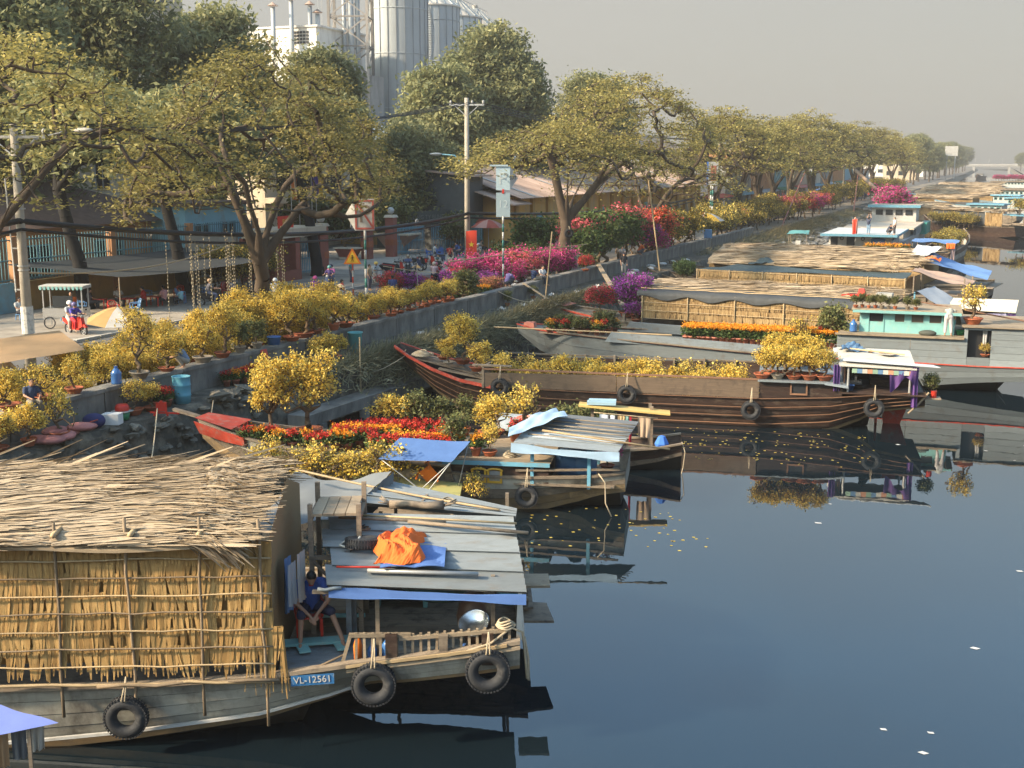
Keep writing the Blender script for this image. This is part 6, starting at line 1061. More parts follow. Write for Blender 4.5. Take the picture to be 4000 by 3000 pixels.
for x, y in ((15.6, .4), (18.2, .8), (15.7, 2.4), (18.2, 2.8)): MB().bar((x, y, 1.4), (x, y, 3.0), .07).build('canopy_post', skyblue, b)
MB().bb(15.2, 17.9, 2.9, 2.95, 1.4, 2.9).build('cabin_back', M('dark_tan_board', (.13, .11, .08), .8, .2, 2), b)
solo('striped_blanket', 'blue and red striped blanket hung at the stern canopy post', 'blanket', hanging(FF.W(17.3, .35, 2.9), FF.W(18.2, .55, 2.9), 1.15, 14, 8, .04, 91), cloth('blanket', (.30, .28, .42)), smooth=True); solo('purple_blanket', 'purple blanket hung at the far right of the cream canopy', 'blanket', hanging(FF.W(18.25, .6, 2.9), FF.W(18.6, .75, 2.9), .9, 10, 8, .04, 92), MATS['cloth_purple'], smooth=True)
solo('blue_barrel', 'blue water barrel under the grey awning', 'drum', MB().lathe([(.01, 0), (.3, 0), (.33, .3), (.33, .6), (.25, .8), (.01, .85)], 20), MATS['tank_blue'], FF.W(13.9, .9, 1.45), smooth=True)
for i, (a, c, sg) in enumerate([((-26.6, 80, 2.9), FF.W(-2.0, 2.4, 1.9), 0), ((-26.6, 66.0, 2.9), FF.W(-5.4, .8, 2.0), .1)]): solo('gang_plank', ['long plank leaning from the parapet to the purple flowered bow', 'thin pole laid from the parapet to the pink bow'][i], 'gangplank', MB().bar(a, c, .30 if i == 0 else .12, .06), woodpale)
mooring('rope from the parapet to the pink bow', (-26.5, 62, 2.8), FF.W(-6.4, 1.9, 2.1), .3)

# ---------------------------------------------------------------- two thatched boats beyond it
FG = Frame(-20.73, 84.6, -8)
b, S = reed_boat(FG, 'thatch_boat', 'low reed walled boat with a dark green net over half its roof', 14.6, 1.35, 2.42, 5.6, None, wood, 7, rows=2)
sheet((-.1, .0, 2.45), (14.5, .0, 2.42), (2.6, 2.3, 2.75), (14.5, 2.2, 2.6), None, 30, 8, .0, .04, 7).build('green_net', M('dark_green_net', (.05, .075, .085), .8, .3, 3), b, True)
MB().add([(-.1, 2.6, 1.3), (3.6, 2.4, 1.3), (3.6, 2.4, 2.9), (-.1, 2.6, 3.0)], [(0, 1, 2, 3)]).build('reed_screen', reed, b)
thatch_roof(b, .0, 13.6, [(2.0, 2.75), (3.0, 3.3), (4.2, 3.55), (5.2, 3.3)], 2300, (1.0, 2.0), (.07, .15), frizz=.1)
g = sheet((3.2, 1.6, 2.75), (5.0, 1.8, 2.8), (3.4, 2.6, 3.0), (5.1, 2.7, 3.1), None, 12, 8, -.25, .06, 8); g.build('net_heap', MATS['dark_green_net'], b, True)
MB().bb(14.6, 19.0, .3, 4.8, 1.3, 1.36).build('stern_deck', wood, b); sheet((14.8, .2, 2.9), (18.4, .0, 2.2), (14.8, 2.8, 3.0), (18.6, 2.6, 2.3), None, 12, 8, .1, .05, 3).build('stern_canopy', rooftan, b)
for x, y in ((15, .4), (18.2, .2), (15, 2.6), (18.3, 2.5)): MB().bar((x, y, 1.3), (x, y, 2.6), .08).build('canopy_post', wood, b)
FG2 = Frame(-20.9, 92.0, -8)
b, S = reed_boat(FG2, 'thatch_boat', 'arched palm thatched boat, just below the white barge with the flag', 15.4, 1.4, 2.9, 5.0, None, wood, 6, rows=3)
thatch_roof(b, -.2, 15.2, [(-.3, 2.85), (.6, 3.3), (1.8, 3.62), (3.0, 3.62), (4.2, 3.2)], 2300, (1.0, 2.0), (.07, .15), frizz=.1)
MB().bb(15.4, 20, .3, 4.6, 1.3, 1.36).build('stern_deck', wood, b)
sheet((15.0, -.1, 3.2), (19.6, .3, 1.9), (15.2, 3.0, 3.6), (19.4, 3.4, 2.2), None, 14, 8, .15, .06, 13).build('blue_canopy', cloth('canopy_sky', (.12, .22, .42)), b, True); sheet((13.9, .6, 3.3), (15.6, .2, 3.5), (14.2, 3.0, 3.9), (16.2, 2.8, 3.9), None, 10, 8, -.1, .05, 14).build('white_canopy', cloth('canopy_white', (.55, .56, .56)), b, True)
solo('orange_cloth', 'orange cloth tucked under the white and blue canopies', 'cloth', sheet(FG2.W(15.4, .0, 3.3), FG2.W(16.4, .0, 3.1), FG2.W(15.5, .6, 3.4), FG2.W(16.4, .6, 3.2), None, 8, 6, -.05, .05, 1), MATS['cloth_tarp_orange'])
# ---------------------------------------------------------------- white and blue barge lying along the bank
FH = Frame(-17.9, 127, 0)
b = T('white_barge', 'large white and blue barge with people and a red flag on its cabin roof', 'boat', tuple(FH.o), 0)
MB().hexa([(0, 0, .1), (6.6, 0, .1), (6.8, 45, -.2), (-.2, 45, -.2), (-.3, -.2, 1.5), (6.9, -.2, 1.45), (7.2, 45, 1.4), (-.5, 45, 1.4)]).build('hull', white, b); MB().bb(-.4, 7.0, -.2, 46, 1.36, 1.4).build('deck', deckgrey, b)
MB().bb(.3, 6.4, 1.2, 11.5, 1.4, 2.55).build('cabin_wall', white, b)
for x0, x1, z1 in ((.5, 1.2, 2.3), (2.1, 2.9, 2.5)): MB().bb(x0, x1, 1.12, 1.2, 1.42, z1).build('door', black, b)
for y in (3, 5, 7, 9): w_ = MB().bb(6.4, 6.46, y, y+1.1, 1.9, 2.35).build('window', skyblue, b); MB().bb(6.46, 6.475, y+.1, y+1, 1.97, 2.28).build('pane', glassd, w_)
for x in (1.6, 3.7): MB().torus((x, 1.15, 2.2), .16, .04, 'y', 16, 6).build('porthole', black, b)
w_ = MB().bb(4.6, 5.4, 1.12, 1.2, 2.1, 2.4).build('window', green, b); MB().bb(4.7, 5.3, 1.1, 1.125, 2.15, 2.35).build('pane', glassd, w_)
MB().bb(-.3, 7.2, -.5, 12.6, 2.56, 2.72).build('cabin_roof', M('pale_deck_paint', (.48, .50, .49), .7, .15, 1, dirt=((.3, .28, .25), .3, 1)), b); MB().bb(-.35, 7.25, -.56, -.5, 2.5, 2.74).build('roof_edge', skyblue, b); MB().bb(7.2, 7.26, -.56, 12.6, 2.5, 2.74).build('roof_edge', skyblue, b)
MB().bb(-.1, 6.6, 14, 24, 1.4, 2.3).build('hold_cover', M('tan_hatch', (.42, .36, .28), .8, .15, 1, dirt=((.26, .2, .15), .35, 1)), b); MB().bb(-.4, 7.4, 18, 34, 2.32, 2.5).build('hold_roof', MATS['tan_hatch'], b); MB().bb(6.9, 7.2, 24, 34, 1.4, 2.3).build('hold_side', paintgrey, b)
MB().bb(1.0, 6.4, 34, 38.5, 2.5, 4.3).build('wheelhouse', white, b)
for k in range(4): w_ = MB().bb(1.5+k*1.2, 2.35+k*1.2, 33.9, 34, 3.3, 3.95).build('window', black, b); MB().bb(1.6+k*1.2, 2.25+k*1.2, 33.87, 33.9, 3.4, 3.85).build('pane', glassd, w_)
MB().bb(.6, 6.9, 33.3, 39, 4.3, 4.55).build('wheelhouse_roof', MATS['tan_hatch'], b); MB().bb(.55, 6.95, 33.2, 33.3, 4.25, 4.58).build('wheelhouse_trim', skyblue, b); MB().bb(7.0, 7.8, 33, 40, 1.0, 2.4).build('side_house', paint('sea_green', (.05, .28, .22)), b)
tyre(FH.W(4.2, -.4, .95), 0, 'pale fender tyre on the stern of the white barge', .5, .3)
tk = MB().lathe([(.01, -.7), (.3, -.68), (.38, -.5), (.38, .5), (.3, .68), (.01, .7)], 18); tk.V[0] = tk.V[0][:, [2, 1, 0]]; solo('blue_tank', 'blue cylindrical tank on the white barge stern deck', 'tank', tk, MATS['tank_blue'], FH.W(5.3, .6, 1.95), smooth=True)
fl = T('red_flag', 'red flag drooping on a pole at the white barge roof', 'flag', FH.W(3.1, -.3, 2.0)); MB().tube([(0, 0, 0), (.15, 0, 2.3)], .03, 6).build('pole', steel, fl); m = hanging((-.35, 0, 2.2), (.2, 0, 2.3), 1.5, 10, 8, .06, 3); m.build('cloth', cloth('flag_red', (.62, .06, .03)), fl)
t = T('deck_kiosk', 'little stall with a teal canopy on the bank beside the white barge', 'kiosk', (-20.6, 127.5, .6)); MB().bb(-.9, .9, -.6, .6, .8, .9).build('table', woodpale, t); sheet((-1.1, -.7, 2.0), (1.1, -.7, 2.0), (-1.0, .7, 2.3), (1.0, .7, 2.3), None, 8, 6, -.12, .02, 1).build('canopy', cloth('teal', (.08, .22, .22)), t)
for x in (-.9, .9):
    for y in (-.55, .55): MB().bar((x, y, -.6), (x, y, 2.1), .06).build('leg', wood, t)
MB().box((0, 0, 1.1), (.5, .4, .4)).build('box', white, t)
# ---------------------------------------------------------------- farther boats
FI = Frame(-6.9, 121, 86)
b = T('tarp_boat', 'weathered boat with blue tarpaulin stern and yellow flowers in its open hold', 'boat', tuple(FI.o), FI.a)
S = hull(b, [(0, 1.4, 1.5, 1.2, .4), (3, 1.7, 1.5, 1.4, 0), (14, 1.7, 1.6, 1.3, -.2), (19, 1.2, 2.1, .6, .2), (21.5, .3, 2.7, .1, 1.4)], 0, [wooddark, hullgrey, wood], dense=5); gunwale(b, S, 0, wood, .14, .08)
MB().bb(.3, 17, -1.3, 1.3, 1.2, 1.25).build('deck', wood, b); sheet((-.6, -2.0, 2.4), (3.2, -2.0, 2.5), (-.6, 2.2, 2.5), (3.2, 2.2, 2.6), None, 10, 12, .08, .05, 4).build('blue_canopy', MATS['cloth_canopy_sky'], b, True)
for x in (-.3, 3): 
    for y in (-1.7, 1.9): MB().bar((x, y, 1.2), (x, y, 2.5), .08).build('post', wood, b)
solo('orange_edge_cloth', 'orange cloth edge hanging from the blue tarpaulin stern', 'cloth', hanging(FI.W(-.65, -2.0, 2.45), FI.W(-.6, -1.2, 2.45), .5, 8, 6, .05, 2), MATS['cloth_tarp_orange']); solo('pink_sheet', 'pale pink sheet hung over the stern rail of the tarpaulin boat', 'sheet', hanging(FI.W(-.5, -1.6, 2.3), FI.W(-.2, -2.0, 2.3), 1.4, 8, 8, .05, 5), cloth('pinkpale', (.5, .36, .34)))
def cabin_boat(loc, deg, L, W, label, wheel_x, wl=5, hm=white, roofc=skyblue, wz=3.4, hold=None):
    fr = Frame(*loc, deg); b = T('cabin_boat', label, 'boat', tuple(fr.o), fr.a); S = hull(b, [(-L*.55, .3, 2.6, .1, 1.6), (-L*.4, W*.42, 1.9, W*.3, .1), (0, W/2, 1.5, W/2-.3, -.2), (L*.4, W/2, 1.5, W/2-.3, 0), (L*.5, W/2-.1, 1.6, W/2-.3, .6)], 0, [hm, hm], dense=4); gunwale(b, S, 0, skyblue, .12, .08); MB().bb(-L*.35, L*.48, -W/2+.2, W/2-.2, 1.3, 1.36).build('deck', deckgrey, b)
    x = wheel_x; MB().bb(x, x+wl, -W*.38, W*.38, 1.36, wz).build('wheelhouse', white, b); MB().bb(x-.5, x+wl+.5, -W*.48, W*.48, wz, wz+.22).build('wheelhouse_roof', roofc, b)
    for k in range(int(wl//1.0)): w_ = MB().bb(x+.2+k, x+.85+k, -W*.38-.05, -W*.38, wz-.85, wz-.25).build('window', turq, b); MB().bb(x+.28+k, x+.77+k, -W*.38-.07, -W*.38-.05, wz-.78, wz-.32).build('pane', glassd, w_)
    if hold: MB().bb(hold[0], hold[1], -W*.4, W*.4, 1.36, hold[2]).build('hold_cover', hold[3], b)
    return b, fr
b, fr = cabin_boat((-3.2, 247, ), -20, 22, 5, 'white cabin boat with sky blue roof at the far right', 2.5, 7, white, skyblue, 3.2, (-9, 2.3, 2.2, netm)); MB().bb(6.0, 6.6, -1.98, -1.9, 1.4, 2.7).build('door', skyblue, b)
b, fr = cabin_boat((-20.5, 236), -68, 18, 4.6, 'dark green hulled boat with white wheelhouse under the leaning suction pipe', -1, 4.5, M('dark_green_hull', (.035, .05, .045), .6, .2, 2), skyblue, 4.0); text_mesh(b, 'VIET ANH', .8, (1.2, -1.79, 2.05), (R(90), 0, 0), redbow); tyre(fr.W(-3, -2.4, 1.4), fr.a, 'white ringed fender tyre on the dark green hull', .5, .3)
FJ = Frame(-10.4, 181, -42)
b = T('net_boat', 'long dark boat with black net sides on poles and a reed screened stern', 'boat', tuple(FJ.o), FJ.a)
S = hull(b, [(-4, .4, 2.4, .1, 1.5), (-1, 1.8, 1.6, 1.2, 0), (9, 2.2, 1.3, 1.8, -.2), (14, 2.1, 1.5, 1.7, .3)], 2.2, [wooddark, wooddark], dense=5); gunwale(b, S, 2.2, wood, .14, .08)
MB().add([(-.5, .02, 1.5), (9, .02, 1.5), (9, .02, 3.3), (-.5, .02, 3.5)], [(0, 1, 2, 3)]).build('net_side', netm, b)
for x in np.linspace(-.5, 12, 7): bpole(b, (x, -.05, 1.3), (x, -.05, 3.6), .06, bamboodark, 'pole')
thatch_roof(b, -.6, 12.5, [(-.3, 3.45), (1.5, 3.6), (3, 3.5)], 700, (1, 2), (.1, .2)); thatch_wall(b, 9.2, 12, 3.3, 1.5, -.02, 4, reed, .2, (.1, .2))
for i, (x, y, dg, L, lb) in enumerate([(-21, 286, -16, 17, 'far thatched boat, first beyond the white cabin boat'), (-22, 318, -14, 19, 'far thatched boat, second beyond the white cabin boat'), (-23, 352, -12, 19, 'far thatched boat below the pink flower roof'), (-22.5, 400, -10, 18, 'farthest thatched boat beside the pink flower roof')]):
    fr = Frame(x, y, dg); b, S = reed_boat(fr, 'thatch_boat', lb, L, 1.3, 2.9, 5, None, wood, 5, rows=2); thatch_roof(b, -.2, L, [(-.3, 2.85), (1.2, 3.5), (2.8, 3.6), (4.4, 3.0)], 500, (1.5, 3), (.15, .3), endfan=False)
b, fr = cabin_boat((-1.5, 432), -12, 20, 6, 'far cabin boat carrying a roof full of pink bougainvillea', -6, 13, wood, wood, 3.4)
b, fr = cabin_boat((1.0, 297), -16, 12, 5, 'far brown cabin boat with a glazed end at the right edge', -4, 8, wood, wood, 3.6)
b, fr = cabin_boat((-20, 760), 80, 16, 4, 'small boat moored far down the canal near the bridge', -2, 4, wooddark, wood, 2.6)
FK = Frame(1.6, 182, -30)
b = T('stall_boat', 'boat at the right edge with blue eaves, orange cloth and yellow flowers', 'boat', tuple(FK.o), FK.a); S = hull(b, [(-4, 1, 1.4, .8, 0), (0, 1.8, 1.3, 1.5, -.2), (5, 1.8, 1.4, 1.5, .3)], 1.8, [wood, wooddark], dense=4); MB().bb(-3, 5, .2, 3.4, 1.2, 1.26).build('deck', wood, b); MB().bb(-2.6, 4.8, .0, 3.6, 2.5, 2.6).build('roof', skyblue, b)
for x in (-2.4, 4.6):
    for y in (.2, 3.4): MB().bar((x, y, 1.2), (x, y, 2.5), .1).build('post', wood, b)
solo('orange_tarp', 'orange cloth thrown over the blue eaved boat at the right edge', 'tarpaulin', sheet(FK.W(-.5, .2, 2.9), FK.W(2.2, .2, 2.7), FK.W(-.5, 2.2, 3.5), FK.W(2.2, 2.2, 3.1), None, 8, 8, -.1, .06, 3), MATS['cloth_tarp_orange'])
for i, (x, y, dg, L, lb) in enumerate([(-21, 212, -14, 10, 'thatched boat behind the white barge wheelhouse'), (-21.5, 264, -15, 14, 'thatched boat just beyond the black net boat'), (-22, 302, -15, 16, 'thatched boat between the two nearer far thatched boats'), (-22.5, 335, -13, 17, 'thatched boat between the second and third far thatched boats')]):
    fr = Frame(x, y, dg); b, S = reed_boat(fr, 'thatch_boat', lb, L, 1.3, 2.7, 4.4, None, wood, 4, rows=2); thatch_roof(b, -.2, L, [(-.3, 2.65), (1.0, 3.2), (2.4, 3.3), (4.0, 2.8)], 450, (1.5, 3), (.15, .3), endfan=False)
for x, y, lb in ((-5.5, 214, 'blue roofed cabin boat beside the black net boat'), (-3.0, 272, 'blue roofed cabin boat beyond the white cabin boat'), (-6, 318, 'hazy blue roofed cabin boat among the far thatched boats'), (-8, 372, 'hazy small cabin boat before the pink flower roof')): cabin_boat((x, y), -15, 13, 4.4, lb, -1, 5, wood, skyblue, 3.0)
# the leaning suction pipe on the bank
t = T('suction_pipe', 'long rusty suction pipe sloping from the bank down to the boats', 'pipe', (0, 0, 0)); MB().tube([(-30, 252, 8.2), (-24, 228, 5.6), (-18.5, 200, 3.9), (-17.0, 194, 3.6)], .33, 10).build('tube', M('rusty_pipe', (.27, .19, .13), .8, .3, 1), t, True); MB().tube([(-17.0, 194, 3.6), (-16.4, 191.5, 3.3), (-16.1, 190.5, 2.3), (-16, 190.3, 1.2)], .36, 10).build('elbow', MATS['cream_plastic'], t, True)
for a, c, lb in (((-26.3, 150, 2.2), (-31, 196, 8.5), 'tall thin red spar leaning over the rubble slope'), ((-24.5, 206, 2.0), (-29.5, 252, 7.5), 'second thin red spar leaning beyond the suction pipe')): solo('leaning_spar', lb, 'spar', MB().tube([a, c], .10, 6), M('faded_red_wood', (.33, .14, .10), .8, .3, 2))
# ---------------------------------------------------------------- potted plants
def bowl(r, h, n=20): return [(.01, 0), (r*.62, 0), (r*.66, .02), (r*.95, h*.8), (r*1.04, h*.86), (r*1.04, h), (r*.93, h), (r*.9, h*.82), (.01, h*.8)]
POTS = {'bowl': bowl(.42, .26), 'tub': bowl(.30, .34), 'clay': [(.01, 0), (.10, 0), (.145, .2), (.16, .2), (.16, .25), (.13, .25), (.01, .22)], 'none': None}
PK = {}
def plantkit(kind, seed):
    r = np.random.default_rng(seed*17+len(kind)); P = []
    def twigs(h, sp, n, r0, pot_h, cone=0.): 
        a = r.uniform(0, 6.28, n); u = r.uniform(.15, 1, n)**.7; q = np.sqrt(r.uniform(.05, 1, n))*sp*(1-cone*u); ph_ = r.uniform(0, 6, 3); q = q*(1+.28*np.sin(2*a+ph_[0]+3*u)+.22*np.sin(3*a+ph_[1]-5*u)); u = u*(1+.12*np.sin(2*a+ph_[2])); tip = np.stack([q*np.cos(a)+r.normal(0, .05*sp), q*np.sin(a), pot_h+.25*h+u*.75*h], 1)
        A, Pa, rad, tips = skeleton(seed, tip, (r.normal(0, .08), r.normal(0, .08), pot_h+.28*h), r0, 4, reach=.4); i = np.arange(1, len(A)); return MB().frusta(A[Pa[i]], A[i], np.maximum(rad[Pa[i]], .006), np.maximum(rad[i], .005), 4), A[tips]
    def cl(C, n, s, size, **k): Q, t = leaf_quads(C, n, (s, s, s), size, seed+3, **k); return MB().quads(Q, t)
    if kind.startswith('mai'):
        big, bare, bush = 'big' in kind, 'bare' in kind, 'bush' in kind; h, sp, n = (2.1, .95, 150) if big else ((1.25, .62, 70) if not bush else (1.35, .75, 80)); pot = 'bowl' if not bush else 'tub'; ph = POTS[pot][5][1]*.85
        tw, tips = twigs(h, sp, n, .055 if not big else .085, ph, .35); k = tips[r.random(len(tips)) < (.35 if bare else .92)]
        P = [('pot', MB().lathe(POTS[pot], 20), terra if seed % 4 else potgrey, 1), ('stem', tw, twig, 1), ('blossom', cl(k, 30 if big else 28, .10, .07, elong=1.15, flat=1.), yellow, 0), ('foliage', cl(tips, 5 if not bare else 3, .12, .06, elong=1.8, flat=1.), leafmai, 0)]
    elif kind == 'marigold':
        a = r.uniform(0, 6.28, 26); q = np.sqrt(r.random(26))*.2; C = np.stack([q*np.cos(a), q*np.sin(a), .62+.06*r.random(26)], 1); D_ = C*(1, 1, 0)+np.stack([np.zeros(26), np.zeros(26), r.uniform(.26, .56, 26)], 1)
        P = [('pot', MB().lathe(POTS['clay'], 14), potpink, 1), ('foliage', cl(D_, 9, .05, .07, elong=2), leafgreen, 0), ('blossom', cl(C, 16, .028, .045, elong=1., flat=1.), marig, 0)]
    elif kind in ('celosia', 'mum'):
        a = r.uniform(0, 6.28, 22); q = np.sqrt(r.random(22))*.22; C = np.stack([q*np.cos(a), q*np.sin(a), .5+.14*r.random(22)-.3*q], 1); D_ = C*(1.0, 1.0, .72)
        P = [('pot', MB().lathe(POTS['clay'], 14), potpink, 1), ('foliage', cl(D_, 14, .07, .06, elong=2.2), leafgreen, 0), ('blossom', cl(C, 11, .04, .05, elong=1.2, flat=1.), crim if kind == 'celosia' else marig, 0)]
    elif kind.startswith('boug'):
        col = kind.split('_')[1]; tw, tips = twigs(1.5, .85, 120, .05, .25, .1)
        P = [('pot', MB().lathe(POTS['bowl'], 18), terra, 1), ('stem', tw, twig, 1), ('foliage', cl(tips, 7, .12, .08), leafgreen, 0), ('blossom', cl(tips[tips[:, 2] > .5], 26, .12, .075, elong=1.2, flat=1.), BG[col], 0)]
    elif kind in ('bush', 'bonsai', 'hedge'):
        tw, tips = twigs(1.2, .55, 80, .05, .25, .3 if kind != 'hedge' else -.1); n = {'bush': 26, 'bonsai': 14, 'hedge': 40}[kind]
        P = [('pot', MB().lathe(POTS['tub'], 18), potgrey if seed % 2 else terra, 1), ('stem', tw, twig, 1), ('foliage', cl(tips, n, .12, .075, elong=1.8, flat=.8), leafbamb if kind != 'hedge' else leafgreen, 0)]
    elif kind == 'shrubmass':   # loose yellow-green blossoming shrub seen from afar
        tw, tips = twigs(1.7, 1.0, 70, .05, .25, .2); P = [('pot', MB().lathe(POTS['tub'], 12), terra, 1), ('stem', tw, twig, 1), ('blossom', cl(tips, 16, .16, .10, elong=1.2, flat=1.), yellow, 0), ('foliage', cl(tips, 16, .18, .10, elong=1.8, flat=1.), leafmai, 0)]
    return [(n, m.mesh(n, mt, bool(s)), s) for n, m, mt, s in P]
def plant(kind, loc, s, label, group, seed=None, name=None, rz=None, pot=True):
    seed = random.randrange(4) if seed is None else seed; key = (kind, seed)
    if key not in PK: PK[key] = plantkit(kind, seed)
    t = T(name or {'mai': 'apricot_tree', 'mar': 'marigold_pot', 'cel': 'celosia_pot', 'mum': 'chrysanthemum_pot', 'bou': 'bougainvillea', 'shr': 'apricot_shrub'}.get(kind[:3], 'potted_bush'), label, 'potted plant', loc, random.uniform(0, 6.28) if rz is None else rz, group, s)
    if kind[:3] in ('mai', 'shr', 'bou', 'bus'): t.scale = (s*random.uniform(.82, 1.22), s*random.uniform(.82, 1.22), s*random.uniform(.85, 1.15))
    for n, me, k in PK[key]:
        if n == 'pot' and not pot: continue
        link(n, me, t, kind=None if k else 'stuff')
    return t
ZW, ZG = 2.845, 1.975
# bowls standing on the parapet, near to far
for y, k, s, lb in [(26.2, 'mai', .8, 'yellow blossom bonsai on the parapet behind the boy'), (27.6, 'mai_bare', .75, 'small bare bonsai bowl on the parapet right of the boy'), (29.0, 'mai', .7, 'small yellow bonsai on the parapet left of the blue bottle'), (31.9, 'mai_bare_big', .85, 'large twiggy bonsai in a wide terracotta bowl on the parapet'), (33.4, 'mai_big', .62, 'yellow bonsai bowl on the parapet left of the seated woman'), (35.4, 'mai', .8, 'pale bowl of yellow blossom on the parapet right of the seated woman'), (36.6, 'mai_big', .7, 'full yellow blossom bowl on the parapet before the tree trunk'), (37.8, 'bonsai', .75, 'green leafy bowl on the parapet before the tree trunk'), (39.0, 'bonsai', .7, 'second green leafy bowl on the parapet nearer the tree trunk'), (41.2, 'mai_big', .75, 'big yellow bonsai in an orange bowl right of the blue tub'), (42.2, 'mai_big', .85, 'tallest yellow bonsai in a wide orange bowl on the parapet'), (43.4, 'mai_big', .7, 'yellow bonsai in an orange bowl, third right of the blue tub'), (44.6, 'mai_bush', .8, 'yellow bonsai in a wooden box left of the striped pole'), (45.6, 'mai', .9, 'yellow bonsai box just left of the striped pole')]:
    plant(k, (-26.8+random.uniform(-.1, .1), y, ZW), s, lb, 'bonsai bowls on the parapet')
for i in range(16): plant(['mai', 'mai_bush'][i % 2], (-26.85+random.uniform(-.3, .05), 48.8+i*.55, ZW-.05), .62, f'yellow blossom pot in the clipped row, {ordw(i)} right of the striped pole', 'clipped yellow row on the parapet')
# the yellow mass between parapet and road
n = 0
for y in np.arange(23.5, 48, .9):
    for x in (-28.0, -29.3, -30.5):
        if random.random() < .92: plant(random.choice(['mai_big', 'mai_bush', 'mai_big', 'mai']) if y > 31 else random.choice(['mai', 'mai_bush']), (x+random.uniform(-.3, .3), y+random.uniform(-.3, .3), ZG), random.uniform(.78, 1.0) if y > 39 else random.uniform(.62, .72), f'yellow blossom tree behind the parapet, {ordw(n//3)} from the left, {["nearest the wall", "in the middle row", "nearest the road"][n % 3]}', 'yellow blossom trees behind the parapet', pot=random.random() < .5)
        n += 1
for i in range(34): plant('mum', (-28.2-random.random()*2.4, 56.5+random.random()*8, ZG+.25), 1.1, 'orange flower pot in the low orange bed beyond the clipped yellow row', 'orange flower bed by the road', name='orange_flower_pot')
for i in range(10): plant('mai_bush', (-28.2-random.random()*2.0, 49.5+random.random()*6, ZG), .8, 'yellow blossom bush behind the clipped row by the striped pole', 'yellow bushes behind the clipped row')
for x, y, c, s, lb in [(-33.6, 62.6, 'red', .8, 'red bougainvillea at the road edge, left of the folded parasol'), (-33.0, 63.6, 'purple', .8, 'purple pink bougainvillea beside the folded parasol'), (-32.6, 64.8, 'red', .7, 'crimson bougainvillea right of the folded parasol'), (-31.0, 66.2, 'red', .8, 'crimson topped bougainvillea tower by the woman on the scooter'), (-31.0, 65.2, 'purple', .85, 'violet bougainvillea tower by the woman on the scooter'), (-29.2, 66.6, 'purple', .75, 'violet bougainvillea left of the parking sign pole'), (-28.3, 65.4, 'peach', .7, 'peach bougainvillea on the parapet by the parking sign'), (-26.0+.0, 75.5, 'red', .62, 'red bougainvillea in a pot on the parapet left of the gangplank')]: plant('boug_'+c, (x, y, ZG if x < -27 else ZW), s, lb, 'bougainvilleas by the road')
for i in range(26): plant('boug_magenta' if i % 4 else 'boug_pink', (-28.3-random.random()*3.2, 67.4+random.random()*12, ZG), random.uniform(.95, 1.25), 'magenta bougainvillea in the dense hedge behind the parapet', 'magenta bougainvillea hedge', pot=i % 3 == 0)
plant('bush', (-27.9, 60.5, ZG), 1.3, 'leafy grey green potted shrub behind the parapet by the seated woman', 'shrubs on the strip'); plant('bush', (-28.4, 61.8, ZG), 1.15, 'leafy potted shrub just right of the taller one by the seated woman', 'shrubs on the strip')
for i, (x, y, s, h) in enumerate([(-33.5, 79.5, 1.6, 'low clipped hedge block left of the forked tree'), (-32.3, 81.5, 1.7, 'clipped hedge block directly left of the forked tree'), (-33.0, 84.0, 2.9, 'tall dark conical bush left of the forked tree'), (-28.9, 84.5, 2.3, 'round dark bush right of the forked tree'), (-28.7, 88.0, 2.6, 'dense dark hedge bush above the parapet, right of the round one'), (-28.6, 91.5, 3.0, 'tall dark clipped bush beside the coral bougainvillea'), (-30.8, 92.5, 3.0, 'loose tall shrub behind the dark hedge bush'), (-27.6, 80.5, 1.2, 'low light green shrub on the parapet by the gangplank')]): plant('hedge', (x, y, ZG), s*.85, h, 'dark bushes along the strip', pot=False)
for x, y, c, s, lb in [(-30.5, 88, 'pink', 2.0, 'pink bougainvillea top showing left behind the dark bushes'), (-29.5, 95.5, 'pink', 2.1, 'tall pink bougainvillea left of the coral one'), (-28.8, 97.5, 'purple', 1.7, 'violet bougainvillea below the tall pink one'), (-28.4, 99.8, 'coral', 2.0, 'bright coral bougainvillea above the man in black'), (-28.6, 101.5, 'coral', 1.8, 'coral bougainvillea right of the brightest one'), (-27.9, 98.6, 'magenta', 1.3, 'dark magenta bougainvillea at the foot of the coral one')]: plant('boug_'+c, (x, y, ZG), s, lb, 'tall bougainvilleas by the crooked tree', pot=False)
for i in range(105):
    y = 101+random.random()**1.3*115; plant('shrubmass', (-27.9-random.random()*4.5, y, ZG), random.uniform(1.0, 1.5), 'yellow blossoming shrub in the crowded far stretch of the bank', 'yellow shrubs along the far bank', pot=False)
for i in range(26): plant('shrubmass', (-28-random.random()*4, 218+random.random()*120, ZG), 1.7, 'tiny yellow shrub in the hazy distance along the bank', 'hazy yellow shrubs', pot=False)
for i, (x, y, c) in enumerate([(-27.6, 176, 'red'), (-27.5, 182, 'magenta'), (-29, 170, 'pink'), (-28, 192, 'coral')]): plant('boug_'+c, (x, y, ZG), 1.8, ['red', 'magenta', 'pink', 'coral'][i]+' bougainvillea on the far bank above the rubble', 'far bougainvilleas', pot=False)
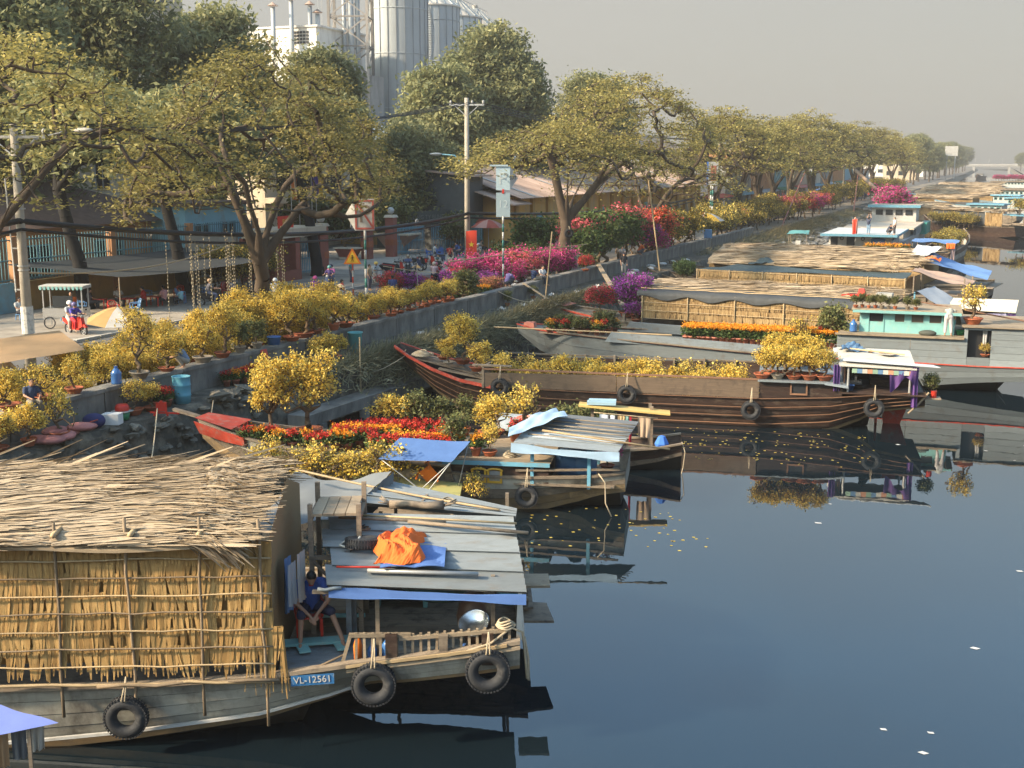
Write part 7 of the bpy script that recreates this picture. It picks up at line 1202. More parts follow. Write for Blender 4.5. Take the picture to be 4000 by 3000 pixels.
# pots on the ledge below the parapet
for x, y, k, s, lb in [(-26.0, 30.7, 'mai_bare', .75, 'sparse yellow bonsai on the ledge right of the red basin'), (-25.9, 31.4, 'mai', .6, 'yellow bonsai on the ledge left of the celosias'), (-25.7, 27.0, 'mai_bare', .85, 'sparse bonsai on the ledge among pink sacks'), (-25.9, 26.0, 'mai_bush', .7, 'leafy bonsai in a red pot at the left end of the ledge'), (-26.1, 25.0, 'mai', .8, 'yellow bonsai at the left frame edge of the ledge'), (-25.6, 41.4, 'mai', .75, 'yellow bonsai in a shallow bowl on the ledge below the orange bowls'), (-25.5, 42.0, 'mai', .8, 'second yellow bonsai on the ledge below the orange bowls'), (-25.5, 42.7, 'mai_bush', .55, 'small yellow bonsai on the ledge, rightmost below the orange bowls')]: plant(k, (x, y, 1.9), s, lb, 'bonsais on the ledge')
for i in range(5): plant('celosia', (-26.1+.22*(i % 2), 31.75+i*.16, 1.9), 1.0, 'red celosia pot beside the tall blue drum', 'celosias by the drum')
for i in range(8): plant(['celosia', 'mum'][i % 3 == 1], (-26.2+.2*(i % 2), 36.0+i*.27, 1.9), .95, 'small red and orange flower pot in a row on the ledge', 'flower pots on the ledge')
for i, (x, y) in enumerate([(-26.3, 62.8), (-26.3, 66.8)]): plant('bush', (x, y, 1.9), .5, ['small', 'smaller dark'][i]+' potted bush on the ledge below the parapet, '+['nearer', 'farther'][i], 'small pots below the parapet')
# flowers on the boats
def onb(fr, k, x, y, z, s, lb, g, **kw): return plant(k, fr.W(x, y, z), s, lb, g, **kw)
G = 'flowers on the flower boat'
onb(FC, 'mai_big', -8.35, 1.5, 1.55, 1.0, 'tall yellow blossom tree on the foredeck of the flower boat', G, seed=1); onb(FC, 'mai_big', -7.35, 2.1, 1.5, 1.1, 'fullest yellow blossom tree behind the tall one on the flower boat', G, seed=2)
for i in range(7): onb(FC, ['celosia', 'mum'][i % 2], -8.9+.35*i, .75+.15*(i % 3), 1.5-.03*i, 1.0, 'red or orange flower pot beside the tall yellow tree', 'flower pots on the foredeck')
for i in range(46): u = i/46; onb(FC, ['mum', 'mum', 'celosia'][i % 3] if i % 2 else 'celosia', -6.3+4.0*((i*7) % 46)/46, .25+.42*(i % 6), 1.45, 1.05, f'{"red" if i % 2 == 0 or i % 3 == 2 else "orange"} flower pot on the flower boat platform, {ordw(i//6)} along in the {ordw(i % 6)} row', 'flower pots on the platform')
for i, (k, x, y, s, lb) in enumerate([('mai', -4.9, 3.0, .8, 'yellow bonsai at the back of the flower platform, leftmost'), ('bonsai', -4.1, 3.0, .85, 'dark leafy bonsai at the back of the flower platform'), ('bonsai', -3.3, 3.0, .75, 'green bonsai in the middle of the back row'), ('bonsai', -2.6, 3.1, .75, 'slim green bonsai right of the middle of the back row'), ('mai', -1.7, 3.0, .95, 'yellow bonsai in a terracotta bowl behind the cabin roof'), ('mai_bare', -.6, 3.3, 1.0, 'tall sparse yellow bonsai beside the grey hatch'), ('bonsai', -2.35, .55, .75, 'leafy bonsai bowl on the left of the cabin roof'), ('mum', -1.75, .5, 1.1, 'orange flower pot on the cabin roof'), ('mai_bare', -1.35, .55, .62, 'twiggy bonsai in a grey bowl on the cabin roof'), ('celosia', -.9, 2.5, 1.1, 'red flower pot by the blue ribbon'), ('celosia', -.3, 2.6, 1.0, 'red flower pot behind the canopy edge'), ('mai_bare', -1.6, -.6, .65, 'sparse shrub growing below the yellow shutters')]): onb(FC, k, x, y, 1.5 if y > -.1 else .2, s, lb, 'plants on the cabin roof and back row')
for i in range(9): onb(FC, 'mai_bare', -8.0+.5*i, -.85, .55, .9, 'bare yellow twig plant along the near side of the flower boat', 'twig plants beside the flower boat', pot=False)
onb(FC, 'boug_magenta', 2.0, 2.0, .85, .55, 'dark leaved bougainvillea at the stern of the flower boat', G)
for i in range(4): onb(F2, 'bonsai', 1.2+.5*i, 2.7, .1, .95, 'grey green bonsai standing behind the grey hatch cover', 'bonsais behind the hatch', pot=False)
for i in range(3): onb(F2, 'mai_bare', -1.2+.6*i, 2.2, .3, 1.05, 'thin yellow bonsai left of the grey hatch cover', 'bonsais left of the hatch', pot=False)
for i in range(34): onb(FD, ['mai_bush', 'mai', 'mai_bare', 'mai'][i % 4], -6.4+9.9*i/34+random.uniform(-.1, .1), 1.3+random.uniform(0, 1.6), .42, random.uniform(.78, 1.0), f'yellow blossom plant in the open hold of the dark boat, {ordw(i)} from the bow', 'blossom plants in the dark hold', pot=False)
for k, x, y, s, lb in [('mai_big', -8.4, 2.3, .75, 'tallest yellow bonsai on the dark boat foredeck'), ('mai', -9.2, 2.2, .6, 'small yellow bonsai nearest the red bow'), ('mai', -8.8, 1.5, .5, 'low bonsai in an orange bowl on the dark boat foredeck'), ('mai', -7.6, 1.7, .75, 'yellow bonsai right of the tallest on the dark foredeck'), ('mai_bare', -7.2, 1.2, .55, 'twiggy bonsai beside the hold bulkhead')]: onb(FD, k, x, y, 1.38-.22*(x+7.2), s, lb, 'bonsais on the dark foredeck')
for i in range(9): onb(FD, 'mai', 3.95+.29*i, .35+.55*(i % 2), 1.88, .72, f'yellow bonsai bowl on the dark boat cabin roof, {ordw(i)} from the left', 'bonsai bowls on the dark cabin roof')
for i in range(4): onb(FD, 'mai_bush', 4.3+.5*i, 2.6, 1.88, .7, 'yellow bush at the back of the dark boat cabin roof', 'bushes on the dark cabin roof', pot=False)
onb(FD, 'bush', 10.1, .5, 1.4, .5, 'green plant on the stern shelf of the dark boat', 'plants at the dark stern', pot=False)
for i in range(78): onb(FE, 'marigold', -8.85+7.3*(i % 26)/26+random.uniform(-.05, .05), .85+.5*(i//26), 1.63, 1.15, f'potted marigold on the plank shelf, {ordw(i % 26)} from the left in the {["front", "middle", "back"][i//26]} row', 'marigold pots on the shelf')
for i in range(16): onb(FE, ['mum', 'celosia', 'bush'][i % 3], -15.6+.2*i, .9+.4*(i % 4), 1.72, 1.1 if i % 3 < 2 else .6, 'flower pot on the foredeck of the grey boat', 'flower pots on the grey foredeck')
for k, x, y, s, lb in [('mai_bare', -3.6, .6, .9, 'leafy bonsai in a red pot in front of the marigolds'), ('bonsai', -2.2, 1.0, 1.2, 'large loose bonsai in a grey box left of the turquoise wheelhouse'), ('bush', -2.3, 1.9, 1.0, 'bushy plant behind the grey bonsai box'), ('celosia', -2.7, 1.3, 1.3, 'red flowers left of the grey bonsai box')]: onb(FE, k, x, y, 1.66, s, lb, 'plants beside the wheelhouse')
for i in range(9): onb(FE, 'bush', -1.2+.28*i if i < 7 else 1.0+.35*(i-7), .5+.12*(i % 2), 3.58, .34, f'small potted herb on the turquoise wheelhouse roof, {ordw(i)} from the left', 'herb pots on the wheelhouse roof')
onb(FE, 'mai_bare', 3.75, .8, 3.0, .95, 'sparse yellow bonsai in a rectangular tray on the grey stern cabin', 'plants on the grey stern'); onb(FE, 'mai_bare', 4.3, .15, 1.7, .42, 'small orange tree in the dark doorway of the grey boat', 'plants on the grey stern')
onb(FF, 'boug_purple', -.75, 1.2, 1.45, 1.15, 'large purple bougainvillea against the reed wall', 'bougainvilleas on the pink bow', seed=1); onb(FF, 'boug_purple', -1.6, 2.0, 1.45, 1.2, 'purple bougainvillea behind the largest on the bow', 'bougainvilleas on the pink bow', seed=2); onb(FF, 'boug_red', -3.0, 1.3, 1.5, 1.0, 'crimson bougainvillea nearest the pink bow', 'bougainvilleas on the pink bow', seed=0); onb(FF, 'boug_purple', -.5, .5, 1.4, .6, 'small purple bougainvillea at the foot of the reed wall', 'bougainvilleas on the pink bow', seed=3)
for i in range(4): onb(FG, 'hedge', -1.2-.4*i, 1+.7*i, 1.3, .9, 'dark bush on the bow of the low reed walled boat', 'bushes on the reed bow', pot=False)
for i in range(14): onb(FI, 'shrubmass', 5+.85*i, -.6+.9*(i % 2), 1.25, .8, 'yellow flowers in the hold of the tarpaulin boat', 'flowers on the tarpaulin boat', pot=False)
for i in range(8): plant('mum', (-12.8+.5*i, 120.5+.3*(i % 2), 1.2), 1.7, 'low orange flowers between the barge and the tarpaulin boat', 'flowers beside the barge', pot=False)
plant('boug_magenta', (-15.5, 172, 1.5), 2.4, 'magenta bougainvillea heap on the barge bow', 'far bougainvilleas', pot=False)
for i in range(10): onb(FJ, 'shrubmass', 1+.8*i, -1.2, 1.2, .8, 'yellow flowers beside the black net boat', 'flowers by the net boat', pot=False)
for i in range(8): onb(FK, 'shrubmass', -2+.9*i, 1.5, 2.5, 1.0, 'yellow flowers on the boat roof at the right edge', 'flowers at the right edge', pot=False)
for i in range(16): plant('boug_magenta', (-6.6+.85*i, 432-.18*i, 3.5), 1.1, 'pink bougainvillea on the far cabin boat roof', 'pink flowers on the far roof', pot=False)
plant('bonsai', (-52.3, 89.2, 1.9), 2.6, 'clipped cloud bonsai in a decorated white pot inside the gateway', 'gateway plants'); plant('bush', (-50.5, 95.6, 3.6), 1.4, 'broad leaved plant in the tall stone planter', 'gateway plants', pot=False)
for i in range(10): plant('shrubmass', (-44.5-random.random()*2, 62.5+random.random()*6, 2.0), 1.1, 'dark yellow flower bush massed before the gate house', 'dim flower bushes by the gate house', pot=False)
for i, (x, y, s) in enumerate([(-51.5, 96.5, 3.0), (-46, 97.5, 2.2), (-47, 100, 2.4), (-55, 88, 3.2)]): plant('bush', (x, y, 1.9), s, 'large garden bush '+['behind the stone planter', 'before the blue fence', 'by the dark shed', 'inside the gateway'][i], 'garden bushes by the factory', pot=False)
# ---------------------------------------------------------------- street furniture
def upole(loc, h, label, arm=True, r=.17):
    t = T('utility_pole', label, 'utility pole', loc, 0, 'utility poles'); MB().tube([(0, 0, 0), (0, 0, h)], [r*1.25, r*.8], 12).build('shaft', concpole, t, True)
    if arm:
        MB().bar((-1.1, -.35, h-.45), (1.1, .35, h-.45), .1).build('crossarm', steel, t)
        for s in (-1, 1): MB().bar((s*.75, s*.24, h-.5), (0, 0, h-1.2), .05).build('brace', steel, t)
        for u in (-1.0, .35, 1.05): i_ = MB().lathe([(.03, 0), (.09, .04), (.06, .1), (.09, .14), (.05, .22), (.01, .25)], 10, (u, u*.32, h-.4)).build('insulator', white, t, True)
    return t
t = upole((-33.1, 33.6, 1.9), 9.4, 'thick concrete utility pole with pasted notices at the left'); MB().lathe([(.222, 1.9), (.222, 2.9)], 14).build('pasted_notice', M('paper', (.6, .58, .52), .9, .2, 5, dirt=((.12, .12, .12), .3, 9)), t)
for z in (4.2, 4.35, 5.6, 6.4): MB().lathe([(.21, z), (.21, z+.05)], 14).build('strap', steel, t)
MB().bar((-.35, -.1, 3.4), (-.45, -.12, 7.5), .04).build('conduit', steel, t)
for z in (3.5, 5.0): MB().bar((0, 0, z), (-.4, -.1, z), .05).build('bracket', steel, t)
am = MB().tube([(0, 0, 8.0), (.6, .5, 8.9), (1.5, 1.2, 9.2)], .04, 7).build('lamp_arm', steel, t); MB().ell((1.85, 1.45, 9.2), (.4, .22, .1), 14, 8).build('lamp_head', white, am, True)
t = upole((-33.8, 73.8, 1.9), 12.2, 'concrete utility pole with crossarm, holding the red star banner')
for y, lb in ((150, 'utility pole among the far street trees, nearest'), (205, 'utility pole among the far street trees, middle'), (268, 'utility pole among the far street trees, farthest')): upole((-34.3, y, 1.9), 11, lb)
bn = T('star_banner', 'red vertical banner with a yellow star on the utility pole', 'flag', (-33.45, 73.4, 3.1), R(20)); g = [[(u*.72, -.05+.03*math.sin(5*u+3*v), v*2.35+.03*math.sin(4*u)) for v in np.linspace(0, 1, 10)] for u in np.linspace(-.35, .65, 8)]; MB().grid(g, thick=.0).build('cloth', MATS['cloth_flag_red'], bn)
sp_ = [(.11+(.21 if k % 2 == 0 else .085)*math.sin(math.pi*k/5), -.10, 1.45+(.21 if k % 2 == 0 else .085)*math.cos(math.pi*k/5)) for k in range(10)]; MB().add(sp_+[(.11, -.10, 1.45)], [(k, (k+1) % 10, 10) for k in range(10)]).build('star', M('star_yellow', (.8, .52, .04), .6), bn); MB().bar((-.3, -.02, 2.36), (.5, -.02, 2.36), .03).build('rod', steel, bn)
def striped(t, h, n, r=.06):
    for k in range(n): MB().tube([(0, 0, h*k/n), (0, 0, h*(k+1)/n)], r, 10).build('band', white if k % 2 else paint('band_green', (.03, .14, .12)), t, True)
def signboard(t, w, h, z, face, edge, depth=.5):
    """three-sided street board: two faces meeting at a point"""
    MB().bb(-w/2, w/2, -.03, .03, z, z+h).build('board', face, t); return MB().add([(-w/2, -.03, z), (-w/2-depth, .35, z+h/2), (-w/2, -.03, z+h), (-w/2, .03, z), (-w/2-depth, .41, z+h/2), (-w/2, .03, z+h)], [(0, 1, 2), (5, 4, 3), (0, 3, 4, 1), (1, 4, 5, 2)]).build('side_arrow', edge, t)
grb = M('sign_grey_blue', (.36, .45, .48), .5, .08, 3)
s1 = T('no_parking_sign', 'tall no-parking board with crossed-out P on a green striped pole', 'sign', (-29.5, 52.3, 1.95), R(24)); striped(s1, 4.7, 10); signboard(s1, .95, 1.55, 4.7, white, white)
for a, c in (((-.4, 4.8), (.4, 4.8)), ((-.4, 6.15), (.4, 6.15)), ((-.42, 4.76), (-.42, 6.19)), ((.42, 4.76), (.42, 6.19)), ((-.4, 6.1), (.4, 4.85))): MB().bar((a[0], -.045, a[1]), (c[0], -.045, c[1]), .09, .02, up=(0, 1, 0)).build('red_border', paint('sign_red', (.40, .10, .08)), s1)
text_mesh(s1, 'P', 1.25, (0, -.04, 5.47), (R(90), 0, 0), M('sign_dark', (.22, .17, .13), .6))
tb_ = text_mesh(s1, 'SOI\nBD', .14, (0, -.07, 1.25), (R(90), 0, 0), white)
s2 = T('parking_sign', 'tall pale blue parking board with P and 12 on a green striped pole', 'sign', (-28.5, 67.4, 1.95), R(24)); striped(s2, 4.8, 10); MB().bb(-.42, .42, -.03, .03, 4.75, 6.2).build('lower_board', grb, s2); MB().bb(-.42, .42, -.03, .03, 6.35, 7.75).build('upper_board', grb, s2); MB().add([(.42, -.03, 6.35), (.9, .2, 7.05), (.42, -.03, 7.75), (.42, .03, 6.35), (.9, .26, 7.05), (.42, .03, 7.75)], [(2, 1, 0), (3, 4, 5), (1, 4, 3, 0), (2, 5, 4, 1)]).build('side_arrow', white, s2); MB().bb(-.06, .06, -.06, .06, 6.15, 6.4).build('clamp', red, s2); MB().bb(-.8, .3, -.1, .1, 7.75, 7.85).build('cap', grb, s2)
pale = M('sign_pale', (.55, .62, .62), .5); text_mesh(s2, 'P', 1.1, (-.03, -.04, 7.0), (R(90), 0, 0), pale); text_mesh(s2, '12', .62, (0, -.04, 5.5), (R(90), 0, 0), pale); text_mesh(s2, '37T', .3, (.6, -.0, 7.05), (R(90), 0, R(26)), black)
for i, (x, y) in enumerate([(-30.2, 128.5), (-29.6, 126.8)]): s3 = T('lane_sign', ['blue', 'white'][i]+' lane board on a striped pole beside the yellow parasol', 'sign', (x, y, 1.95), R(24), 'lane boards'); striped(s3, 5.6, 10, .09); MB().bb(-.5, .5, -.04, .04, 5.6, 8.0).build('board', [blue, white][i], s3); MB().bb(-.3, .3, -.06, -.045, 6.0, 7.6).build('mark', [white, potpink][i], s3)
s4 = T('pedestrian_sign', 'yellow triangular pedestrian warning sign on a red and white post', 'sign', (-34.0, 58.8, 1.9), R(24))
for k in range(7): MB().tube([(0, 0, .35*k), (0, 0, .35*(k+1))], .045, 8).build('band', white if k % 2 else redbow, s4)
MB().add([(-.5, -.03, 2.45), (.5, -.03, 2.45), (0, -.03, 3.35), (-.5, .03, 2.45), (.5, .03, 2.45), (0, .03, 3.35)], [(0, 1, 2), (5, 4, 3), (0, 3, 4, 1), (1, 4, 5, 2), (2, 5, 3, 0)]).build('border', orange, s4); MB().add([(-.36, -.045, 2.53), (.36, -.045, 2.53), (0, -.045, 3.18)], [(0, 1, 2)]).build('panel', M('sign_amber', (.75, .42, .03), .5), s4)
pm_ = MB().ell((.0, -.06, 2.93), (.04, .01, .04), 10, 6)
for a, c in (((0, 2.88), (0, 2.74)), ((0, 2.86), (-.09, 2.76)), ((0, 2.86), (.09, 2.78)), ((0, 2.74), (-.09, 2.58)), ((0, 2.74), (.09, 2.58))): pm_.bar((a[0], -.06, a[1]), (c[0], -.06, c[1]), .04, .01)
pm_.build('pedestrian_symbol', black, s4)
def lamp(loc, rz, lb, h=8.6):
    t = T('street_lamp', lb, 'street lamp', loc, rz, 'curved street lamps'); MB().tube([(0, 0, 0), (0, 0, h*.78), (-.15, 0, h*.9), (-.8, 0, h*.99), (-1.8, 0, h)], [.08, .06, .05, .045, .04], 8).build('post', skyblue, t, True); MB().ell((-2.15, 0, h), (.45, .2, .11), 14, 8).build('lamp_head', white, t, True); MB().box((0, 0, .2), (.3, .3, .4)).build('base', steel, t)
lamp((-36.5, 79.5, 1.9), R(20), 'curved arm street lamp left of the utility pole crossarm')
# overhead cables
def cable(lb, pts, sag, r, m=black):
    mb_ = MB()
    for a, c in zip(pts[:-1], pts[1:]): mb_.tube(ropeline(a, c, sag, n=18), r, 5)
    return solo('overhead_cable', lb, 'cable', mb_, m, group='overhead cables', smooth=True)
cable('thick black bundle of cables sagging between the two near utility poles', [(-33.0, 8, 8.4), (-33.0, 33.4, 7.9), (-33.6, 73.6, 6.6), (-34.2, 150, 6.3)], .9, .11)
cable('second black cable bundle just under the thickest one', [(-33.0, 8, 8.1), (-32.9, 33.4, 7.6), (-33.7, 73.6, 6.3), (-34.2, 150, 6.0)], 1.0, .06)
for k in range(4): cable('thin power line strung above the street, '+['lowest', 'second', 'third', 'highest'][k], [(-33.9+.6*k, 8, 13.6), (-33.9+.6*k, 33.6, 11.0+.1*k), (-34.7+.6*k, 73.6, 13.8), (-35.2+.6*k, 150, 12.6), (-35.2+.6*k, 268, 12.4)], .7, .022)
for k, (x, y) in enumerate([(-33.4, 41), (-33.5, 50), (-33.5, 58), (-33.6, 66)]): solo('cable_ring', 'pale ring clip on the cable bundle, '+WO[k]+' from the left', 'cable ring', MB().torus((0, 0, 0), .16, .035, 'x', 16, 6), steel, (x, y, 7.05-.25*k*(1 if k < 3 else .9)), group='cable rings')
cable('orange lashing rope strung from the left pole to the awning', [(-33.2, 33.8, 6.0), (-42, 58, 5.2)], .5, .035, rope)
# light strings hanging from the big tree
for k in range(26):
    x, y = -33.2+random.uniform(-1.2, .6), 42.6+k*.33+random.uniform(-.1, .1); z1 = 6.6+random.uniform(-.3, .5); L = random.uniform(2.6, 3.9); mb_ = MB().tube([(x, y, z1), (x+.03, y, z1-L)], .008, 4)
    for q in np.arange(0, L, .16): mb_.box((x+random.uniform(-.03, .03), y+random.uniform(-.03, .03), z1-q), (.035, .035, .05))
    solo('light_string', f'string of small white lights hanging from the big spreading tree, {ordw(k)} from the left', 'light string', mb_, M('pale_bulbs', (.36, .30, .20), .5, .1, 5), group='light strings')
# parasols and canopies
def parasol(loc, R0, lb, cols, h=2.5, tilt=0, n=8):
    t = T('parasol', lb, 'parasol', loc, 0, 'market parasols'); MB().tube([(0, 0, 0), (0, 0, h+.1)], .025, 7).build('pole', steel, t)
    for k in range(n):
        a0, a1 = 2*math.pi*k/n, 2*math.pi*(k+1)/n; P = [[(0, 0, h), (0, 0, h)]]
        for q in (.35, .7, 1.0): P.append([(R0*q*math.cos(a), R0*q*math.sin(a), h-.55*R0*q**1.6*.8) for a in (a0, a1)])
        MB().grid(P).build('panel', cols[k % len(cols)], t); MB().bar((0, 0, h-.05), (R0*math.cos(a0), R0*math.sin(a0), h-.44*R0-.02), .015).build('rib', steel, t)
    t.rotation_euler = (tilt, tilt*.5, .3); return t
cwht, ctan, cred, cyel, corg = cloth('parwhite', (.62, .60, .56), .3), cloth('partan', (.50, .33, .14), .35), cloth('parred', (.42, .10, .07), .3), cloth('paryellow', (.70, .42, .05), .3), cloth('parorange', (.68, .30, .10), .3)
parasol((-32.4, 37.6, 1.97), 1.25, 'white and tan parasol among the yellow blossom at the left', [ctan, ctan, cwht, ctan], 2.45, R(6))
parasol((-46.5, 104, 1.9), 1.6, 'faded red parasol by the dark shed', [cred], 3.0); parasol((-43.5, 99.5, 1.9), 1.6, 'pinkish red parasol right of the parking sign', [cred, cloth('parpink', (.45, .24, .20), .3)], 3.0)
kp = parasol((-29.0, 121.5, 2.0), 1.9, 'yellow and white parasol with red letters beside the reed boats', [cyel, cwht], 2.9); text_mesh(kp, 'KI', .55, (-.3, -1.05, 2.72), (R(55), 0, 0), paint('letter_red', (.6, .06, .03)))
parasol((-30.0, 140, 2.0), 2.0, 'faded orange parasol below the far street trees', [corg], 3.0); parasol((-32.3, 63.4, 1.9), .35, 'folded tan parasol standing among the pink flowers', [ctan, black], 2.1)
for i in range(7): parasol((-30.5-random.random()*4, 235+i*24, 1.95), 2.4, 'small '+['blue', 'orange', 'yellow', 'white', 'pink', 'tan', 'red'][i]+' parasol in the hazy far market', [[cloth('parblue', (.08, .16, .36)), corg, cyel, cwht, MATS['cloth_parpink'], ctan, cred][i]], 3)
def canopy(lb, P, mat, posts, sag=.1, name='canopy'):
    c = np.mean(np.array(P), 0); t = T(name, lb, 'canopy', (c[0], c[1], 1.9)); o = np.array((c[0], c[1], 1.9)); P = [np.array(p)-o for p in P]; sheet(*P, None, 16, 12, sag, .02, 4).build('cloth', mat, t, True)
    for k in posts: MB().tube([(*P[k][:2], 0), P[k]], .035, 7).build('post', woodpale, t)
canopy('dark net awning over the pavement eating stall', [(-49.6, 49.0, 4.6), (-49.8, 66.0, 4.5), (-43.2, 50.4, 4.0), (-42.9, 62.5, 3.95)], M('awning_net', (.04, .046, .05), .8, .25, 2), (2, 3), .25)
canopy('tan cloth canopy at the left edge above the yellow blossom', [(-34.5, 28.0, 3.95), (-31.0, 32.9, 4.1), (-30.5, 25.5, 3.7), (-28.7, 31.6, 3.75)], cloth('canvas_tan', (.52, .35, .20), .3), (1, 2), .12)
canopy('cream tarpaulin screen hung behind the light strings', [(-48.5, 63.5, 2.6), (-47.6, 68.5, 2.6), (-48.5, 63.0, 5.6), (-47.6, 67.2, 5.2)], cloth('screen_cream', (.45, .40, .32), .2), (2, 3), 0)
canopy('long tan and orange market canopy under the far street trees', [(-33.5, 156, 4.2), (-33.0, 178, 4.4), (-29.8, 157, 3.2), (-29.5, 178, 3.2)], ctan, (0, 1, 2, 3), -.5)
for i in range(6): canopy(['green', 'yellow', 'blue', 'orange', 'white', 'red'][i]+' awning in the hazy far market row', [(-36.5, 240+i*26, 4.6), (-36.5, 258+i*26, 4.6), (-33.5, 240+i*26, 3.9), (-33.5, 258+i*26, 3.9)], [green, cyel, MATS['cloth_parblue'], corg, cwht, cred][i], (2, 3))
# food cart, tables, stools, chairs
fc = T('food_cart', 'food cart with a striped roof behind the red scooter', 'food cart', (-42.4, 45.6, 2.0), R(20)); MB().bb(-1.0, 1.0, -.45, .45, .55, 1.0).build('counter', alu, fc); MB().bb(-1.1, 1.1, -.5, .5, 1.95, 2.1).build('roof', MATS['grey_board'], fc);  # darker grey on the roof paints in the shade over the cart
for k in range(11): MB().box((-1.0+k*.2, -.52, 1.98), (.1, .03, .16)).build('valance_stripe', turq, fc)
for x in (-.95, .95):
    for y in (-.4, .4): MB().bar((x, y, .1), (x, y, 1.95), .05).build('post', steel, fc)
    w_ = MB().torus((x*.7, -.5, .3), .27, .03, 'y', 20, 6).build('wheel', rubber, fc)
MB().bb(-.5, .5, -.4, -.38, 1.05, 1.6).build('glass', glassd, fc)
lb_ = M('light_blue_plastic', (.16, .32, .55), .4, .06, 4)
for i, (x, y, rz) in enumerate([(-44.8, 57.3, .3), (-44.0, 58.5, -.4), (-43.8, 56.2, 2.0), (-43.0, 49.6, 1.0), (-45.6, 50.2, 2.5), (-42.6, 50.8, -.6), (-43.4, 59.9, .8), (-46, 56, 2)]): plastic_chair((x, y, 2.0), rz, ('light blue' if i % 3 else 'red')+' plastic chair on the eating stall pavement, '+WO[i], lb_ if i % 3 else red, 'eating stall chairs')
for i in range(9): plastic_chair((-43.8-random.random()*2.6, 91+i*1.0, 1.9), random.uniform(0, 6), 'blue plastic chair under the red parasols, '+WO[i]+' from the gate', blue, 'chairs under the red parasols')
for i, (x, y) in enumerate([(-45.2, 53.3), (-44.4, 54.6), (-46.4, 52.4)]):
    t = T('low_table', 'low red table at the eating stall, '+WO[i], 'table', (x, y, 2.0), .2*i, 'stall tables'); MB().bb(-.4, .4, -.3, .3, .5, .54).build('top', red, t)
    for sx_ in (-.35, .35):
        for sy_ in (-.25, .25): MB().bar((sx_, sy_, 0), (sx_, sy_, .5), .05).build('leg', red, t)
for i, (x, y) in enumerate([(-46.8, 47.0), (-43.6, 46.9), (-44.4, 47.6)]):
    t = T('plastic_stool', 'blue plastic stool '+['under the boy eating at the left edge', 'right of the concrete pole', 'behind the concrete pole'][i], 'stool', (x, y, 2.0), 0, 'blue stools'); MB().box((0, 0, .29), (.3, .3, .03)).build('seat', lb_, t)
    for sx_ in (-.12, .12):
        for sy_ in (-.12, .12): MB().bar((sx_*1.2, sy_*1.2, 0), (sx_, sy_, .28), .035).build('leg', lb_, t)
# ledge clutter at the left, drums, boxes
dr = M('drum_teal', (.10, .30, .38), .5, .1, 4); solo('blue_drum', 'tall pale blue drum standing on the ledge by the celosias', 'drum', MB().lathe([(.01, 0), (.29, 0), (.3, .25), (.32, .28), (.3, .31), (.3, .6), (.32, .63), (.3, .66), (.3, .9), (.32, .93), (.29, .92), (.27, .7), (.01, .7)], 26), dr, (-25.85, 32.95, 1.88), smooth=True)
t = T('bin', 'turquoise lidless bin on the ledge below the striped pole', 'bin', (-26.1, 45.2, 1.88)); MB().lathe([(.01, 0), (.25, 0), (.31, .78), (.34, .8), (.34, .84), (.29, .82), (.23, .05), (.01, .05)], 22).build('body', M('bin_teal', (.12, .36, .36), .5, .08, 4), t, True)
solo('blue_tub', 'blue lidded tub on the parapet beside the orange bowls', 'tub', MB().lathe([(.01, 0), (.24, 0), (.27, .28), (.29, .29), (.28, .33), (.01, .36)], 20), M('tub_blue', (.07, .17, .40), .45, .1, 4), (-26.85, 40.1, ZW), smooth=True)
bottle((-26.75, 30.8, ZW), 'pale blue water bottle standing on the parapet', 1.25); solo('green_bottle', 'green plastic bottle on the ledge below the red stand', 'bottle', MB().lathe([(.01, 0), (.07, 0), (.07, .2), (.03, .27), (.03, .32), (.01, .32)], 12), green, (-25.4, 39.0, 1.9))
sk = M('pink_rice_sack', (.42, .17, .15), .8, .15, 4)
for i in range(7): o = solo('grain_sack', 'pink grain sack in the heap below the boy', 'sack', MB().ell((0, 0, .12), (.42, .28, .13), 16, 8), sk, (-25.9+.35*(i % 2), 26.4+.42*(i//2)+.1*i, 1.88+.14*(i % 3 == 2)), i*.7, group='pink sacks on the ledge', smooth=True)
t = T('backpack', 'navy blue backpack on the ledge', 'backpack', (-25.9, 28.7, 1.88), .4); MB().ell((0, 0, .22), (.36, .25, .24), 16, 10).build('body', cloth('navy', (.03, .035, .11)), t, True); MB().tube([(-.2, -.22, .12), (0, -.27, .25), (.2, -.22, .3)], .02, 6).build('strap', redbow, t)
t = T('foam_box', 'white foam box with plastic bags on the ledge', 'box', (-25.75, 29.35, 1.88), .3); MB().box((0, 0, .17), (.55, .38, .34)).build('body', cloth('foam', (.66, .66, .64)), t); MB().ell((-.3, .1, .12), (.3, .2, .13), 12, 8).build('bag', MATS['cloth_white_bag'], t, True)
t = T('green_bucket', 'green bucket with a red basin on top, on the ledge', 'bucket', (-25.9, 30.0, 1.88)); MB().lathe([(.01, 0), (.2, 0), (.24, .25), (.01, .25)], 16).build('bucket', green, t, True); MB().box((0, 0, .28), (.55, .42, .03)).build('board', white, t); MB().lathe([(.22, .3), (.22, .42), (.17, .5), (.01, .51)], 18).build('red_basin', red, t, True)
solo('winch_frame', 'red iron mooring stand on the ledge with ropes tied to it', 'stand', MB().bar((-.15, 0, 0), (.1, 0, .5), .06).bar((.3, 0, 0), (.1, 0, .5), .06).bar((-.3, .1, .1), (.7, -.1, .1), .05).box((.1, 0, .3), (.35, .05, .3)), red, (-25.2, 30.9, 1.88), .4)
